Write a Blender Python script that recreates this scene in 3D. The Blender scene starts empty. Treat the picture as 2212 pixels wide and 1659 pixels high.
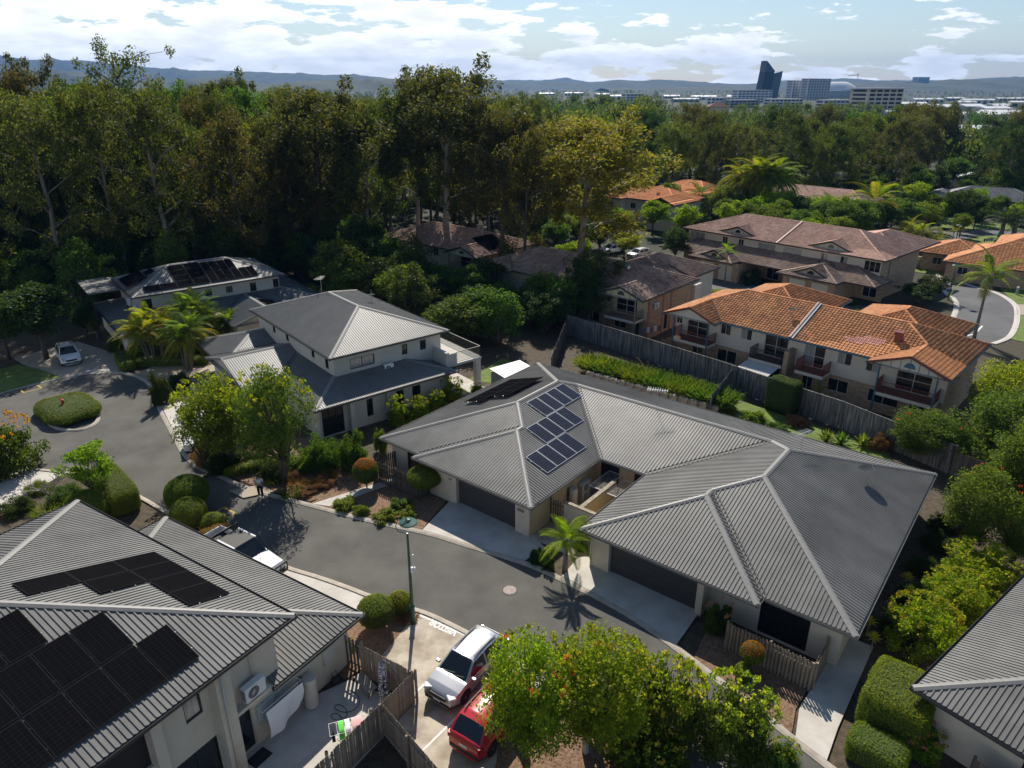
import bpy, math, random
import numpy as np
from mathutils import Vector, Matrix

rnd = random.Random(11)
SC = bpy.context.scene
COL = SC.collection
R = math.radians

# ------------------------------------------------------------------ camera
cd = bpy.data.cameras.new('camera')
cam = bpy.data.objects.new('camera', cd)
COL.objects.link(cam)
cam.location = (0, 0, 25)
cam.rotation_euler = (math.pi/2 - math.atan(644.5/1533), 0, 0)
cd.sensor_width = 36
cd.lens = 1533/2212*36
cd.clip_start = 0.5
cd.clip_end = 60000
SC.camera = cam

# ------------------------------------------------------------------ sky and sun
HAZE = 8e-5
SUNV = Vector((-0.052, 0.742, 0.669)).normalized()
W = bpy.data.worlds.new('World')
SC.world = W
W.use_nodes = True
nt = W.node_tree
nt.nodes.clear()
def nd(t, **k):
    n = nt.nodes.new(t)
    for a, b in k.items(): setattr(n, a, b)
    return n
sky = nd('ShaderNodeTexSky', sky_type='NISHITA')
sky.sun_disc = False
sky.sun_elevation = math.asin(SUNV.z)
sky.sun_rotation = math.atan2(SUNV.x, SUNV.y)
sky.altitude = 30
sky.air_density = 1.0
sky.dust_density = 0.3
sky.ozone_density = 2.0
bg1 = nd('ShaderNodeBackground')
bg1.inputs[1].default_value = SKY_STRENGTH = 0.078
nt.links.new(sky.outputs[0], bg1.inputs[0])
tc = nd('ShaderNodeTexCoord')
def wmath(op, a, b=None, c=None, clamp=False):
    n = nd('ShaderNodeMath', operation=op, use_clamp=clamp)
    for i, v in enumerate((a, b, c)):
        if v is None: continue
        if isinstance(v, (int, float)): n.inputs[i].default_value = v
        else: nt.links.new(v, n.inputs[i])
    return n.outputs[0]
sepw = nd('ShaderNodeSeparateXYZ')
nt.links.new(tc.outputs['Generated'], sepw.inputs[0])
def wnoise(scale, sx, sz, off, detail=13, rough=0.60):
    m = nd('ShaderNodeMapping')
    m.inputs['Scale'].default_value = (sx, sx, sz)
    m.inputs['Location'].default_value = off
    nt.links.new(tc.outputs['Generated'], m.inputs[0])
    n = nd('ShaderNodeTexNoise')
    n.inputs['Scale'].default_value = scale
    n.inputs['Detail'].default_value = detail
    n.inputs['Roughness'].default_value = rough
    nt.links.new(m.outputs[0], n.inputs['Vector'])
    return n.outputs['Fac']
n1 = wnoise(11.0, 1.0, 4.6, (0.3, 0.15, 0.02))
n2 = wnoise(11.0, 1.0, 4.6, (0.3, 0.15, 0.05), detail=7)
n3 = wnoise(16.0, 1.0, 3.6, (3.1, 0.4, 1.0), detail=7)
el = wmath('MULTIPLY', sepw.outputs['Z'], 1.0)
# cloud cover thins with elevation and towards the right
cov = wmath('ADD', n1, wmath('MULTIPLY', wmath('ABSOLUTE', el), -0.95))
cov = wmath('ADD', cov, wmath('MULTIPLY', sepw.outputs['X'], -0.20))
mask = nd('ShaderNodeMapRange', interpolation_type='SMOOTHSTEP')
mask.inputs['From Min'].default_value = 0.40
mask.inputs['From Max'].default_value = 0.45
nt.links.new(cov, mask.inputs['Value'])
shd = nd('ShaderNodeMapRange')
shd.inputs['From Min'].default_value = 0.38
shd.inputs['From Max'].default_value = 0.62
shd.inputs['To Min'].default_value = 1.0
shd.inputs['To Max'].default_value = 0.70
nt.links.new(wmath('ADD', wmath('MULTIPLY', n2, 0.55), wmath('MULTIPLY', n3, 0.5)), shd.inputs['Value'])
cmix = nd('ShaderNodeCombineColor')
nt.links.new(wmath('MULTIPLY', shd.outputs[0], 1.00), cmix.inputs[0])
nt.links.new(wmath('MULTIPLY', shd.outputs[0], 1.01), cmix.inputs[1])
nt.links.new(wmath('MULTIPLY_ADD', shd.outputs[0], 0.96, 0.05), cmix.inputs[2])
bg2 = nd('ShaderNodeBackground')
bg2.inputs[1].default_value = 1.3
nt.links.new(cmix.outputs[0], bg2.inputs[0])
mx = nd('ShaderNodeMixShader')
nt.links.new(wmath('MULTIPLY', mask.outputs[0], 0.97), mx.inputs[0])
nt.links.new(bg1.outputs[0], mx.inputs[1])
nt.links.new(bg2.outputs[0], mx.inputs[2])
wo = nd('ShaderNodeOutputWorld')
nt.links.new(mx.outputs[0], wo.inputs[0])

sl = bpy.data.lights.new('sun', 'SUN')
sl.energy = 5.0
sl.angle = R(0.5)
sl.color = (1.0, 0.93, 0.82)
sun = bpy.data.objects.new('sun', sl)
COL.objects.link(sun)
sun.rotation_euler = (-SUNV).to_track_quat('-Z', 'Y').to_euler()
sun.location = (0, 60, 120)

vs = SC.view_settings
vs.view_transform = 'Standard'
vs.look = 'None'
vs.exposure = 0.38
vs.gamma = 1.0
vs.use_curve_mapping = False
SC.render.engine = 'CYCLES'
SC.cycles.max_bounces = 5
SC.cycles.diffuse_bounces = 2
SC.cycles.glossy_bounces = 2
SC.cycles.transmission_bounces = 2
SC.cycles.transparent_max_bounces = 4
SC.cycles.volume_bounces = 0

# ------------------------------------------------------------------ helpers
def link(o):
    COL.objects.link(o)
    return o
def tag(o, label=None, cat=None, group=None, kind=None):
    if label: o['label'] = label
    if cat: o['category'] = cat
    if group: o['group'] = group
    if kind: o['kind'] = kind
    return o
def empty(name, loc=(0, 0, 0), rz=0.0, label=None, cat=None, group=None, parent=None):
    o = bpy.data.objects.new(name, None)
    o.empty_display_size = 0.3
    o.location = loc
    o.rotation_euler = (0, 0, rz)
    link(o)
    if parent: o.parent = parent
    return tag(o, label, cat, group)
def mobj(name, me, parent=None, loc=None, rz=None):
    o = bpy.data.objects.new(name, me)
    link(o)
    if parent: o.parent = parent
    if loc is not None: o.location = loc
    if rz is not None: o.rotation_euler = (0, 0, rz)
    return o
def np_mesh(name, V, F, mats, smooth=False, mi=None):
    """V (n,3) array, F (m,k) array of equal-size faces"""
    me = bpy.data.meshes.new(name)
    V = np.asarray(V, dtype=np.float32); F = np.asarray(F, dtype=np.int32)
    me.vertices.add(len(V)); me.vertices.foreach_set('co', V.ravel())
    k = F.shape[1]
    me.loops.add(F.size); me.loops.foreach_set('vertex_index', F.ravel())
    me.polygons.add(len(F))
    me.polygons.foreach_set('loop_start', np.arange(0, F.size, k, dtype=np.int32))
    if mi is not None: me.polygons.foreach_set('material_index', np.asarray(mi, dtype=np.int32))
    if smooth: me.polygons.foreach_set('use_smooth', np.ones(len(F), dtype=bool))
    for m in (mats if isinstance(mats, (list, tuple)) else [mats]): me.materials.append(m)
    me.update(calc_edges=True)
    return me
class MB:
    """collects shapes for one mesh"""
    def __init__(s): s.v = []; s.f = []; s.m = []
    def add(s, vs_, fs, mi=0):
        b = len(s.v); s.v += [tuple(p) for p in vs_]
        for f in fs: s.f.append([i + b for i in f]); s.m.append(mi)
        return s
    def box(s, x0, x1, y0, y1, z0, z1, mi=0):
        return s.add([(x0,y0,z0),(x1,y0,z0),(x1,y1,z0),(x0,y1,z0),(x0,y0,z1),(x1,y0,z1),(x1,y1,z1),(x0,y1,z1)],
                     [(0,3,2,1),(4,5,6,7),(0,1,5,4),(1,2,6,5),(2,3,7,6),(3,0,4,7)], mi)
    def cbox(s, c, d, mi=0, M=None):
        hx, hy, hz = d[0]/2, d[1]/2, d[2]/2
        P = [Vector((x, y, z)) for z in (-hz, hz) for x, y in ((-hx,-hy),(hx,-hy),(hx,hy),(-hx,hy))]
        if M is not None: P = [M @ p for p in P]
        c = Vector(c)
        return s.add([p + c for p in P], [(0,3,2,1),(4,5,6,7),(0,1,5,4),(1,2,6,5),(2,3,7,6),(3,0,4,7)], mi)
    def bbox(s, c, d, bev=0.02, mi=0, M=None):
        """box with chamfered vertical and top edges"""
        hx, hy, hz = d[0]/2, d[1]/2, d[2]/2
        def ring(ix, z):
            b = bev
            X, Y = hx-ix, hy-ix
            return [(-X+b,-Y,z),(X-b,-Y,z),(X,-Y+b,z),(X,Y-b,z),(X-b,Y,z),(-X+b,Y,z),(-X,Y-b,z),(-X,-Y+b,z)]
        P = ring(bev, -hz) + ring(0, -hz+bev) + ring(0, hz-bev) + ring(bev, hz)
        P = [Vector(p) for p in P]
        if M is not None: P = [M @ p for p in P]
        c = Vector(c); fs = [tuple(range(7, -1, -1)), tuple(range(24, 32))]
        for k in range(3):
            for i in range(8): fs.append((k*8+i, k*8+(i+1) % 8, k*8+8+(i+1) % 8, k*8+8+i))
        return s.add([p + c for p in P], fs, mi)
    def bar(s, a, b, w, h=None, mi=0, up=(0,0,1)):
        a, b = Vector(a), Vector(b); h = h or w
        d = (b-a); L = d.length
        if L < 1e-6: return s
        d /= L; up = Vector(up)
        if abs(d.dot(up)) > 0.99: up = Vector((1,0,0))
        x = d.cross(up).normalized(); y = x.cross(d).normalized()
        P = []
        for p in (a, b):
            for i, j in ((-1,-1),(1,-1),(1,1),(-1,1)): P.append(p + x*(i*w/2) + y*(j*h/2))
        return s.add(P, [(3,2,1,0),(4,5,6,7),(0,1,5,4),(1,2,6,5),(2,3,7,6),(3,0,4,7)], mi)
    def tube(s, pts, rad, n=8, mi=0, caps=True):
        pts = [Vector(p) for p in pts]
        if isinstance(rad, (int, float)): rad = [rad]*len(pts)
        b = len(s.v); px = None
        for i, p in enumerate(pts):
            t = (pts[min(i+1, len(pts)-1)] - pts[max(i-1, 0)])
            t = t.normalized() if t.length > 1e-9 else Vector((0,0,1))
            if px is None:
                px = t.cross(Vector((0,0,1)) if abs(t.z) < 0.95 else Vector((1,0,0))).normalized()
            else:
                px = (px - t*px.dot(t)).normalized()
            py = t.cross(px)
            for k in range(n):
                a = 2*math.pi*k/n
                s.v.append(tuple(p + px*(math.cos(a)*rad[i]) + py*(math.sin(a)*rad[i])))
        for i in range(len(pts)-1):
            for k in range(n):
                s.f.append([b+i*n+k, b+i*n+(k+1) % n, b+(i+1)*n+(k+1) % n, b+(i+1)*n+k]); s.m.append(mi)
        if caps:
            s.f.append([b+k for k in range(n-1, -1, -1)]); s.m.append(mi)
            s.f.append([b+(len(pts)-1)*n+k for k in range(n)]); s.m.append(mi)
        return s
    def lathe(s, prof, n=16, c=(0,0,0), axis='z', mi=0):
        b = len(s.v)
        for r, z in prof:
            for k in range(n):
                a = 2*math.pi*k/n; x, y = r*math.cos(a), r*math.sin(a)
                p = (x, y, z) if axis == 'z' else ((x, z, y) if axis == 'y' else (z, x, y))
                s.v.append((p[0]+c[0], p[1]+c[1], p[2]+c[2]))
        for i in range(len(prof)-1):
            for k in range(n):
                s.f.append([b+i*n+k, b+i*n+(k+1) % n, b+(i+1)*n+(k+1) % n, b+(i+1)*n+k]); s.m.append(mi)
        s.f.append([b+k for k in range(n-1, -1, -1)]); s.m.append(mi)
        s.f.append([b+(len(prof)-1)*n+k for k in range(n)]); s.m.append(mi)
        return s
    def prism(s, poly, z0, z1, mi=0):
        n = len(poly)
        return s.add([(x, y, z0) for x, y in poly] + [(x, y, z1) for x, y in poly],
                     [tuple(range(n-1, -1, -1)), tuple(range(n, 2*n))] + [(i, (i+1) % n, n+(i+1) % n, n+i) for i in range(n)], mi)
    def mesh(s, name, mats, smooth=False):
        me = bpy.data.meshes.new(name)
        me.from_pydata(s.v, [], s.f)
        for m in (mats if isinstance(mats, (list, tuple)) else [mats]): me.materials.append(m)
        if any(s.m): me.polygons.foreach_set('material_index', s.m)
        if smooth: me.polygons.foreach_set('use_smooth', [True]*len(me.polygons))
        me.update()
        return me
    def build(s, name, mats, parent=None, smooth=False, loc=None, rz=None):
        return mobj(name, s.mesh(name, mats, smooth), parent, loc, rz)

# ------------------------------------------------------------------ materials
MATS = {}
def mat(name, c1, c2=None, scale=4.0, rough=0.7, bump=0.0, bscale=None, metal=0.0, spec=0.5, detail=5, stretch=(1,1,1),
        objvar=0.0, islvar=0.0, coat=0.0, contrast=(0.35, 0.65), world=False, emit=None):
    m = bpy.data.materials.new(name); m.use_nodes = True
    t = m.node_tree; b = t.nodes['Principled BSDF']
    b.inputs['Roughness'].default_value = rough
    b.inputs['Metallic'].default_value = metal
    b.inputs['Specular IOR Level'].default_value = spec
    b.inputs['Coat Weight'].default_value = coat
    c1 = tuple(c1) + (1,); b.inputs['Base Color'].default_value = c1
    vec = None
    if c2 is not None or bump:
        tcn = t.nodes.new('ShaderNodeTexCoord'); mp = t.nodes.new('ShaderNodeMapping')
        mp.inputs['Scale'].default_value = stretch
        if world:
            g = t.nodes.new('ShaderNodeNewGeometry'); t.links.new(g.outputs['Position'], mp.inputs[0])
        else: t.links.new(tcn.outputs['Object'], mp.inputs[0])
        vec = mp.outputs[0]
    out = None
    if c2 is not None:
        n = t.nodes.new('ShaderNodeTexNoise'); n.inputs['Scale'].default_value = scale; n.inputs['Detail'].default_value = detail
        n.inputs['Roughness'].default_value = 0.6
        t.links.new(vec, n.inputs['Vector'])
        rp = t.nodes.new('ShaderNodeValToRGB')
        rp.color_ramp.elements[0].position = contrast[0]; rp.color_ramp.elements[1].position = contrast[1]
        rp.color_ramp.elements[0].color = c1; rp.color_ramp.elements[1].color = tuple(c2) + (1,)
        t.links.new(n.outputs['Fac'], rp.inputs[0]); out = rp.outputs[0]
    if objvar or islvar:
        hsv = t.nodes.new('ShaderNodeHueSaturation')
        if out: t.links.new(out, hsv.inputs['Color'])
        else: hsv.inputs['Color'].default_value = c1
        add = t.nodes.new('ShaderNodeMath'); add.operation = 'ADD'; add.inputs[0].default_value = 1 - (objvar + islvar)/2
        prev = add
        if objvar:
            oi = t.nodes.new('ShaderNodeObjectInfo'); mu = t.nodes.new('ShaderNodeMath'); mu.operation = 'MULTIPLY'; mu.inputs[1].default_value = objvar
            t.links.new(oi.outputs['Random'], mu.inputs[0]); t.links.new(mu.outputs[0], add.inputs[1])
        if islvar:
            gi = t.nodes.new('ShaderNodeNewGeometry'); ma = t.nodes.new('ShaderNodeMath'); ma.operation = 'MULTIPLY_ADD'; ma.inputs[1].default_value = islvar
            t.links.new(gi.outputs['Random Per Island'], ma.inputs[0]); t.links.new(add.outputs[0], ma.inputs[2]); prev = ma
        t.links.new(prev.outputs[0], hsv.inputs['Value']); out = hsv.outputs[0]
    if out: t.links.new(out, b.inputs['Base Color'])
    if bump:
        n = t.nodes.new('ShaderNodeTexNoise'); n.inputs['Scale'].default_value = bscale or scale*4; n.inputs['Detail'].default_value = 4
        t.links.new(vec, n.inputs['Vector'])
        bp = t.nodes.new('ShaderNodeBump'); bp.inputs['Strength'].default_value = bump; bp.inputs['Distance'].default_value = 0.05
        t.links.new(n.outputs['Fac'], bp.inputs['Height']); t.links.new(bp.outputs[0], b.inputs['Normal'])
    MATS[name] = m
    return m
LEAF_GAIN = 1.3
def leafmat(name, cols, trans=0.45, tint=(1.6, 1.6, 0.5), objvar=0.35, hue=0.03):
    """foliage: per-leaf colours, translucent when lit from behind"""
    m = bpy.data.materials.new(name); m.use_nodes = True
    t = m.node_tree; b = t.nodes['Principled BSDF']
    b.inputs['Roughness'].default_value = 0.65; b.inputs['Specular IOR Level'].default_value = 0.12
    gi = t.nodes.new('ShaderNodeNewGeometry'); rp = t.nodes.new('ShaderNodeValToRGB')
    e = rp.color_ramp.elements
    while len(e) < len(cols): e.new(0.5)
    for i, c in enumerate(cols):
        e[i].position = i/(len(cols)-1); e[i].color = tuple(min(0.6, v*LEAF_GAIN) for v in c) + (1,)
    t.links.new(gi.outputs['Random Per Island'], rp.inputs[0])
    oi = t.nodes.new('ShaderNodeObjectInfo')
    hsv = t.nodes.new('ShaderNodeHueSaturation')
    a = t.nodes.new('ShaderNodeMath'); a.operation = 'MULTIPLY_ADD'; a.inputs[1].default_value = objvar; a.inputs[2].default_value = 1 - objvar/2
    t.links.new(oi.outputs['Random'], a.inputs[0]); t.links.new(a.outputs[0], hsv.inputs['Value'])
    h = t.nodes.new('ShaderNodeMath'); h.operation = 'MULTIPLY_ADD'; h.inputs[1].default_value = hue*2; h.inputs[2].default_value = 0.5 - hue
    f = t.nodes.new('ShaderNodeMath'); f.operation = 'FRACT'; f2 = t.nodes.new('ShaderNodeMath'); f2.operation = 'MULTIPLY'; f2.inputs[1].default_value = 7.31
    t.links.new(oi.outputs['Random'], f2.inputs[0]); t.links.new(f2.outputs[0], f.inputs[0]); t.links.new(f.outputs[0], h.inputs[0]); t.links.new(h.outputs[0], hsv.inputs['Hue'])
    t.links.new(rp.outputs[0], hsv.inputs['Color'])
    t.links.new(hsv.outputs[0], b.inputs['Base Color'])
    tr = t.nodes.new('ShaderNodeBsdfTranslucent')
    mu = t.nodes.new('ShaderNodeMix'); mu.data_type = 'RGBA'; mu.blend_type = 'MULTIPLY'; mu.inputs[0].default_value = 1.0
    t.links.new(hsv.outputs[0], mu.inputs[6]); mu.inputs[7].default_value = tuple(tint) + (1,)
    t.links.new(mu.outputs[2], tr.inputs[0])
    ms = t.nodes.new('ShaderNodeMixShader'); ms.inputs[0].default_value = trans
    t.links.new(b.outputs[0], ms.inputs[1]); t.links.new(tr.outputs[0], ms.inputs[2])
    t.links.new(ms.outputs[0], t.nodes['Material Output'].inputs[0])
    MATS[name] = m
    return m
def brickmat(name, c1, c2, mortar, sc=1.0):
    m = mat(name, c1, rough=0.85); t = m.node_tree; b = t.nodes['Principled BSDF']
    tcn = t.nodes.new('ShaderNodeTexCoord'); sep = t.nodes.new('ShaderNodeSeparateXYZ'); t.links.new(tcn.outputs['Object'], sep.inputs[0])
    ad = t.nodes.new('ShaderNodeMath'); ad.operation = 'ADD'; t.links.new(sep.outputs[0], ad.inputs[0]); t.links.new(sep.outputs[1], ad.inputs[1])
    cb = t.nodes.new('ShaderNodeCombineXYZ'); t.links.new(ad.outputs[0], cb.inputs[0]); t.links.new(sep.outputs[2], cb.inputs[1])
    br = t.nodes.new('ShaderNodeTexBrick'); t.links.new(cb.outputs[0], br.inputs['Vector'])
    br.inputs['Scale'].default_value = sc; br.inputs['Brick Width'].default_value = 0.24; br.inputs['Row Height'].default_value = 0.086
    br.inputs['Mortar Size'].default_value = 0.008; br.inputs['Bias'].default_value = -0.35
    br.inputs['Color1'].default_value = tuple(c1)+(1,); br.inputs['Color2'].default_value = tuple(c2)+(1,); br.inputs['Mortar'].default_value = tuple(mortar)+(1,)
    t.links.new(br.outputs[0], b.inputs['Base Color'])
    return m

roofgrey = mat('roof_steel_grey', (0.118,0.117,0.110), (0.178,0.175,0.165), scale=0.45, rough=0.5, spec=0.35, detail=8, objvar=0.10, bump=0.05, bscale=30, stretch=(1,1,1))
roofdark = mat('roof_steel_slate', (0.095,0.108,0.115), (0.125,0.135,0.14), scale=0.8, rough=0.5, spec=0.35, objvar=0.10)
roofmid = mat('roof_steel_mid', (0.145,0.147,0.142), (0.175,0.175,0.168), scale=0.8, rough=0.5, spec=0.35, objvar=0.10)
capgrey = mat('ridge_cap_grey', (0.185,0.183,0.174), (0.225,0.22,0.208), scale=5, rough=0.55, objvar=0.06)
gutter = mat('gutter_charcoal', (0.035,0.037,0.042), (0.06,0.06,0.06), scale=3, rough=0.5)
guttergrey = mat('gutter_grey', (0.13,0.13,0.125), (0.19,0.185,0.175), scale=6, rough=0.55)
valleym = mat('valley_gutter_dark', (0.02,0.019,0.017), (0.05,0.047,0.042), scale=8, rough=0.7)  # near-black with slightly lighter mottling, darker than the roof sheets
wallbeige = mat('render_beige', (0.60,0.53,0.42), (0.66,0.585,0.47), scale=1.2, rough=0.9, bump=0.25, bscale=60)
wallcream = mat('render_cream', (0.55,0.51,0.43), (0.61,0.57,0.49), scale=1.0, rough=0.9, bump=0.2, bscale=60)
wallwhite = mat('render_white', (0.47,0.45,0.40), (0.53,0.51,0.455), scale=1.0, rough=0.9, bump=0.2, bscale=60)
wallyel = mat('blockwork_yellow', (0.55,0.43,0.24), (0.46,0.34,0.19), scale=2, rough=0.9, bump=0.2, bscale=40, stretch=(1,1,0.4))
capstain = mat('wall_top_stained', (0.42,0.36,0.26), (0.20,0.17,0.12), scale=5, rough=0.9)
soffit = mat('soffit', (0.42,0.40,0.36), rough=0.9)
winframe = mat('window_frame_black', (0.02,0.02,0.022), rough=0.4)
winframew = mat('window_frame_cream', (0.6,0.56,0.48), rough=0.5)
glass = mat('window_glass_dark', (0.012,0.016,0.02), rough=0.05, spec=0.8)
glassc = mat('window_glass_curtain', (0.20,0.22,0.23), (0.32,0.33,0.33), scale=9, rough=0.12, spec=0.8, stretch=(1,1,0.1))
garagem = mat('garage_door_charcoal', (0.045,0.045,0.048), (0.055,0.055,0.058), scale=2, rough=0.6)
garagew = mat('garage_door_cream', (0.62,0.58,0.5), rough=0.6)
doordark = mat('door_dark', (0.03,0.028,0.028), rough=0.5)
asphalt = mat('asphalt', (0.078,0.075,0.067), (0.138,0.132,0.119), scale=0.35, rough=0.92, bump=0.35, bscale=60, spec=0.3, detail=10, contrast=(0.3,0.7))
asphaltf = mat('asphalt_far', (0.10,0.10,0.105), (0.14,0.14,0.145), scale=0.25, rough=0.9, spec=0.3)
concrete = mat('concrete_pale', (0.44,0.41,0.36), (0.56,0.53,0.48), scale=0.9, rough=0.9, bump=0.2, bscale=50, detail=10)
concretes = mat('concrete_stained', (0.30,0.245,0.18), (0.50,0.44,0.355), scale=0.8, rough=0.9, bump=0.2, bscale=50, detail=10, contrast=(0.38,0.6))
exposed = mat('exposed_aggregate', (0.33,0.28,0.215), (0.43,0.37,0.29), scale=14, rough=0.9, bump=0.4, bscale=60)
kerbm = mat('kerb_concrete', (0.33,0.29,0.235), (0.44,0.395,0.335), scale=2, rough=0.9, bump=0.2, bscale=40)
mulch = mat('ground_mulch', (0.055,0.036,0.022), (0.135,0.09,0.055), scale=7, rough=0.95, bump=0.9, bscale=25, detail=8, world=True)
litter = mat('bed_leaf_litter', (0.115,0.065,0.036), (0.30,0.185,0.115), scale=9, rough=0.95, bump=1.0, bscale=22, detail=8)
grassm = mat('lawn_grass', (0.085,0.135,0.016), (0.15,0.21,0.03), scale=1.4, rough=0.9, bump=0.6, bscale=60, detail=8)
whiteline = mat('road_paint_white', (0.72,0.71,0.68), (0.5,0.49,0.46), scale=6, rough=0.8, contrast=(0.5,0.75))
yellowline = mat('road_paint_yellow', (0.55,0.36,0.05), (0.35,0.25,0.06), scale=6, rough=0.8)
woodweath = mat('paling_weathered', (0.21,0.165,0.12), (0.33,0.265,0.20), scale=3, rough=0.9, objvar=0.5, islvar=0.5, stretch=(4,4,0.6), bump=0.3, bscale=15)
wooddark = mat('paling_dark', (0.07,0.06,0.052), (0.155,0.135,0.115), scale=2.5, rough=0.9, objvar=0.5, islvar=0.6, stretch=(4,4,0.5), bump=0.3, bscale=15)
woodgrey = mat('paling_grey_old', (0.045,0.045,0.045), (0.17,0.168,0.16), scale=1.6, rough=0.95, islvar=0.7, stretch=(4,4,0.35), detail=9, contrast=(0.4,0.7))
steel = mat('galvanised_steel', (0.5,0.5,0.5), rough=0.4, metal=0.9)
whitep = mat('white_paint', (0.78,0.78,0.76), rough=0.5)
whitepl = mat('white_plastic', (0.72,0.72,0.70), rough=0.45)
beigepl = mat('beige_enamel', (0.56,0.52,0.45), rough=0.45)
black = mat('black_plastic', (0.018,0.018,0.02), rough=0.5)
blackm = mat('black_metal', (0.012,0.012,0.014), rough=0.4)
lampgreen = mat('lamp_green', (0.012,0.075,0.055), rough=0.35, spec=0.6)
terracotta = mat('tile_terracotta', (0.40,0.150,0.050), (0.54,0.235,0.090), scale=0.35, rough=0.85, objvar=0.4, islvar=0.55, detail=6)
tilebrown = mat('tile_brown', (0.20,0.125,0.092), (0.31,0.215,0.165), scale=0.4, rough=0.85, objvar=0.4, islvar=0.55)
tilepink = mat('tile_pink_brown', (0.40,0.225,0.165), (0.50,0.31,0.235), scale=0.4, rough=0.85, objvar=0.4, islvar=0.5)
tileorange = mat('tile_orange', (0.50,0.165,0.05), (0.60,0.24,0.085), scale=0.4, rough=0.85, islvar=0.4)
tilered = mat('tile_red', (0.27,0.06,0.03), (0.33,0.085,0.04), scale=0.4, rough=0.85, islvar=0.4)
tileslate = mat('tile_slate', (0.075,0.08,0.09), (0.11,0.115,0.125), scale=0.4, rough=0.7, islvar=0.4)
tilepinknew = mat('tile_new_pink', (0.50,0.20,0.175), (0.56,0.27,0.235), scale=3, rough=0.8, objvar=0.25)
brickA = brickmat('brick_mottled', (0.42,0.285,0.175), (0.10,0.062,0.042), (0.40,0.33,0.26))
brickT = mat('brick_orange_band', (0.37,0.155,0.075), (0.30,0.12,0.06), scale=6, rough=0.9)
bluetrim = mat('blue_trim', (0.035,0.115,0.175), rough=0.5)
redtrim = mat('maroon_trim', (0.16,0.035,0.028), rough=0.5)
greentrim = mat('green_trim', (0.03,0.055,0.045), rough=0.5)
greytrim = mat('taupe_trim', (0.22,0.19,0.15), rough=0.5)
deckwood = mat('deck_timber', (0.095,0.052,0.036), (0.13,0.075,0.05), scale=5, rough=0.8)
panelblack = mat('solar_black', (0.022,0.022,0.024), rough=0.6, spec=0.0)
panelblue = mat('solar_cell_navy', (0.012,0.012,0.022), rough=0.15, spec=0.5)
panelline = mat('solar_gridline', (0.10,0.10,0.11), rough=0.4)
panelframe = mat('solar_frame_black', (0.012,0.012,0.013), rough=0.8, spec=0.08)
alu = mat('aluminium', (0.62,0.62,0.62), rough=0.35, metal=0.8)
tyre = mat('tyre_rubber', (0.012,0.012,0.012), rough=0.85)
rimm = mat('alloy_rim', (0.45,0.45,0.47), rough=0.3, metal=0.9)
carglass = mat('car_glass', (0.008,0.011,0.012), rough=0.04, spec=0.7)
carblack = mat('car_cladding', (0.018,0.018,0.019), rough=0.6)
headl = mat('headlight_lens', (0.55,0.57,0.6), rough=0.08, spec=0.9)
tail = mat('tail_light_red', (0.30,0.008,0.008), rough=0.15)
skin = mat('skin', (0.42,0.24,0.17), rough=0.6)
fabricw = mat('cotton_white', (0.76,0.76,0.78), rough=0.9)
fabricb = mat('cotton_black', (0.012,0.012,0.014), rough=0.9)
barkpale = mat('bark_pale_gum', (0.30,0.26,0.215), (0.17,0.14,0.115), scale=1.5, rough=0.9, stretch=(1,1,0.3), objvar=0.4)
barkdark = mat('bark_dark', (0.065,0.05,0.04), (0.12,0.095,0.075), scale=2, rough=0.95, stretch=(1,1,0.3), objvar=0.3)
palmbark = mat('palm_trunk_grey', (0.22,0.20,0.17), (0.14,0.12,0.10), scale=4, rough=0.9, stretch=(0.2,0.2,3))
palmgreen = mat('palm_crownshaft', (0.10,0.17,0.05), rough=0.5)
stone = mat('retaining_rock', (0.17,0.14,0.115), (0.30,0.26,0.215), scale=1.2, rough=0.95, bump=0.6, bscale=6, islvar=0.4)
red = mat('hydrant_red', (0.42,0.02,0.015), rough=0.4)
tin = mat('awning_tin', (0.62,0.60,0.56), rough=0.45)
L_euc = leafmat('leaf_eucalypt', [(0.028,0.042,0.011),(0.055,0.076,0.02),(0.085,0.108,0.026),(0.13,0.13,0.036)], trans=0.38)
L_eucy = leafmat('leaf_eucalypt_gold', [(0.065,0.085,0.013),(0.115,0.13,0.02),(0.17,0.17,0.028),(0.17,0.12,0.03)], trans=0.45)
L_eucb = leafmat('leaf_eucalypt_bronze', [(0.032,0.040,0.013),(0.058,0.062,0.02),(0.088,0.082,0.026),(0.12,0.085,0.032)], trans=0.38)
L_dark = leafmat('leaf_dark_broad', [(0.016,0.030,0.009),(0.032,0.056,0.014),(0.055,0.085,0.02)], trans=0.35)
L_mid = leafmat('leaf_mid_green', [(0.035,0.062,0.013),(0.065,0.105,0.02),(0.10,0.15,0.028)], trans=0.45)
L_lime = leafmat('leaf_lime', [(0.075,0.130,0.010),(0.135,0.205,0.015),(0.21,0.275,0.022)], trans=0.5, objvar=0.2, hue=0.015)
L_yel = leafmat('leaf_yellow_green', [(0.085,0.125,0.010),(0.15,0.185,0.014),(0.225,0.24,0.02),(0.26,0.225,0.025)], trans=0.5, objvar=0.2, hue=0.015)
L_feath = leafmat('leaf_feathery', [(0.05,0.085,0.015),(0.085,0.135,0.022),(0.13,0.175,0.03)], trans=0.45)
L_brown = leafmat('leaf_brown_dry', [(0.12,0.065,0.025),(0.20,0.115,0.05)], trans=0.3)
L_orange = leafmat('leaf_orange_tip', [(0.22,0.12,0.015),(0.34,0.16,0.02),(0.16,0.16,0.02)], trans=0.45)
L_red = leafmat('leaf_red_flower', [(0.40,0.03,0.01),(0.48,0.07,0.02),(0.40,0.14,0.06)], trans=0.4)
L_pink = leafmat('leaf_pink_flower', [(0.40,0.09,0.10),(0.48,0.18,0.14)], trans=0.4)
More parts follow.
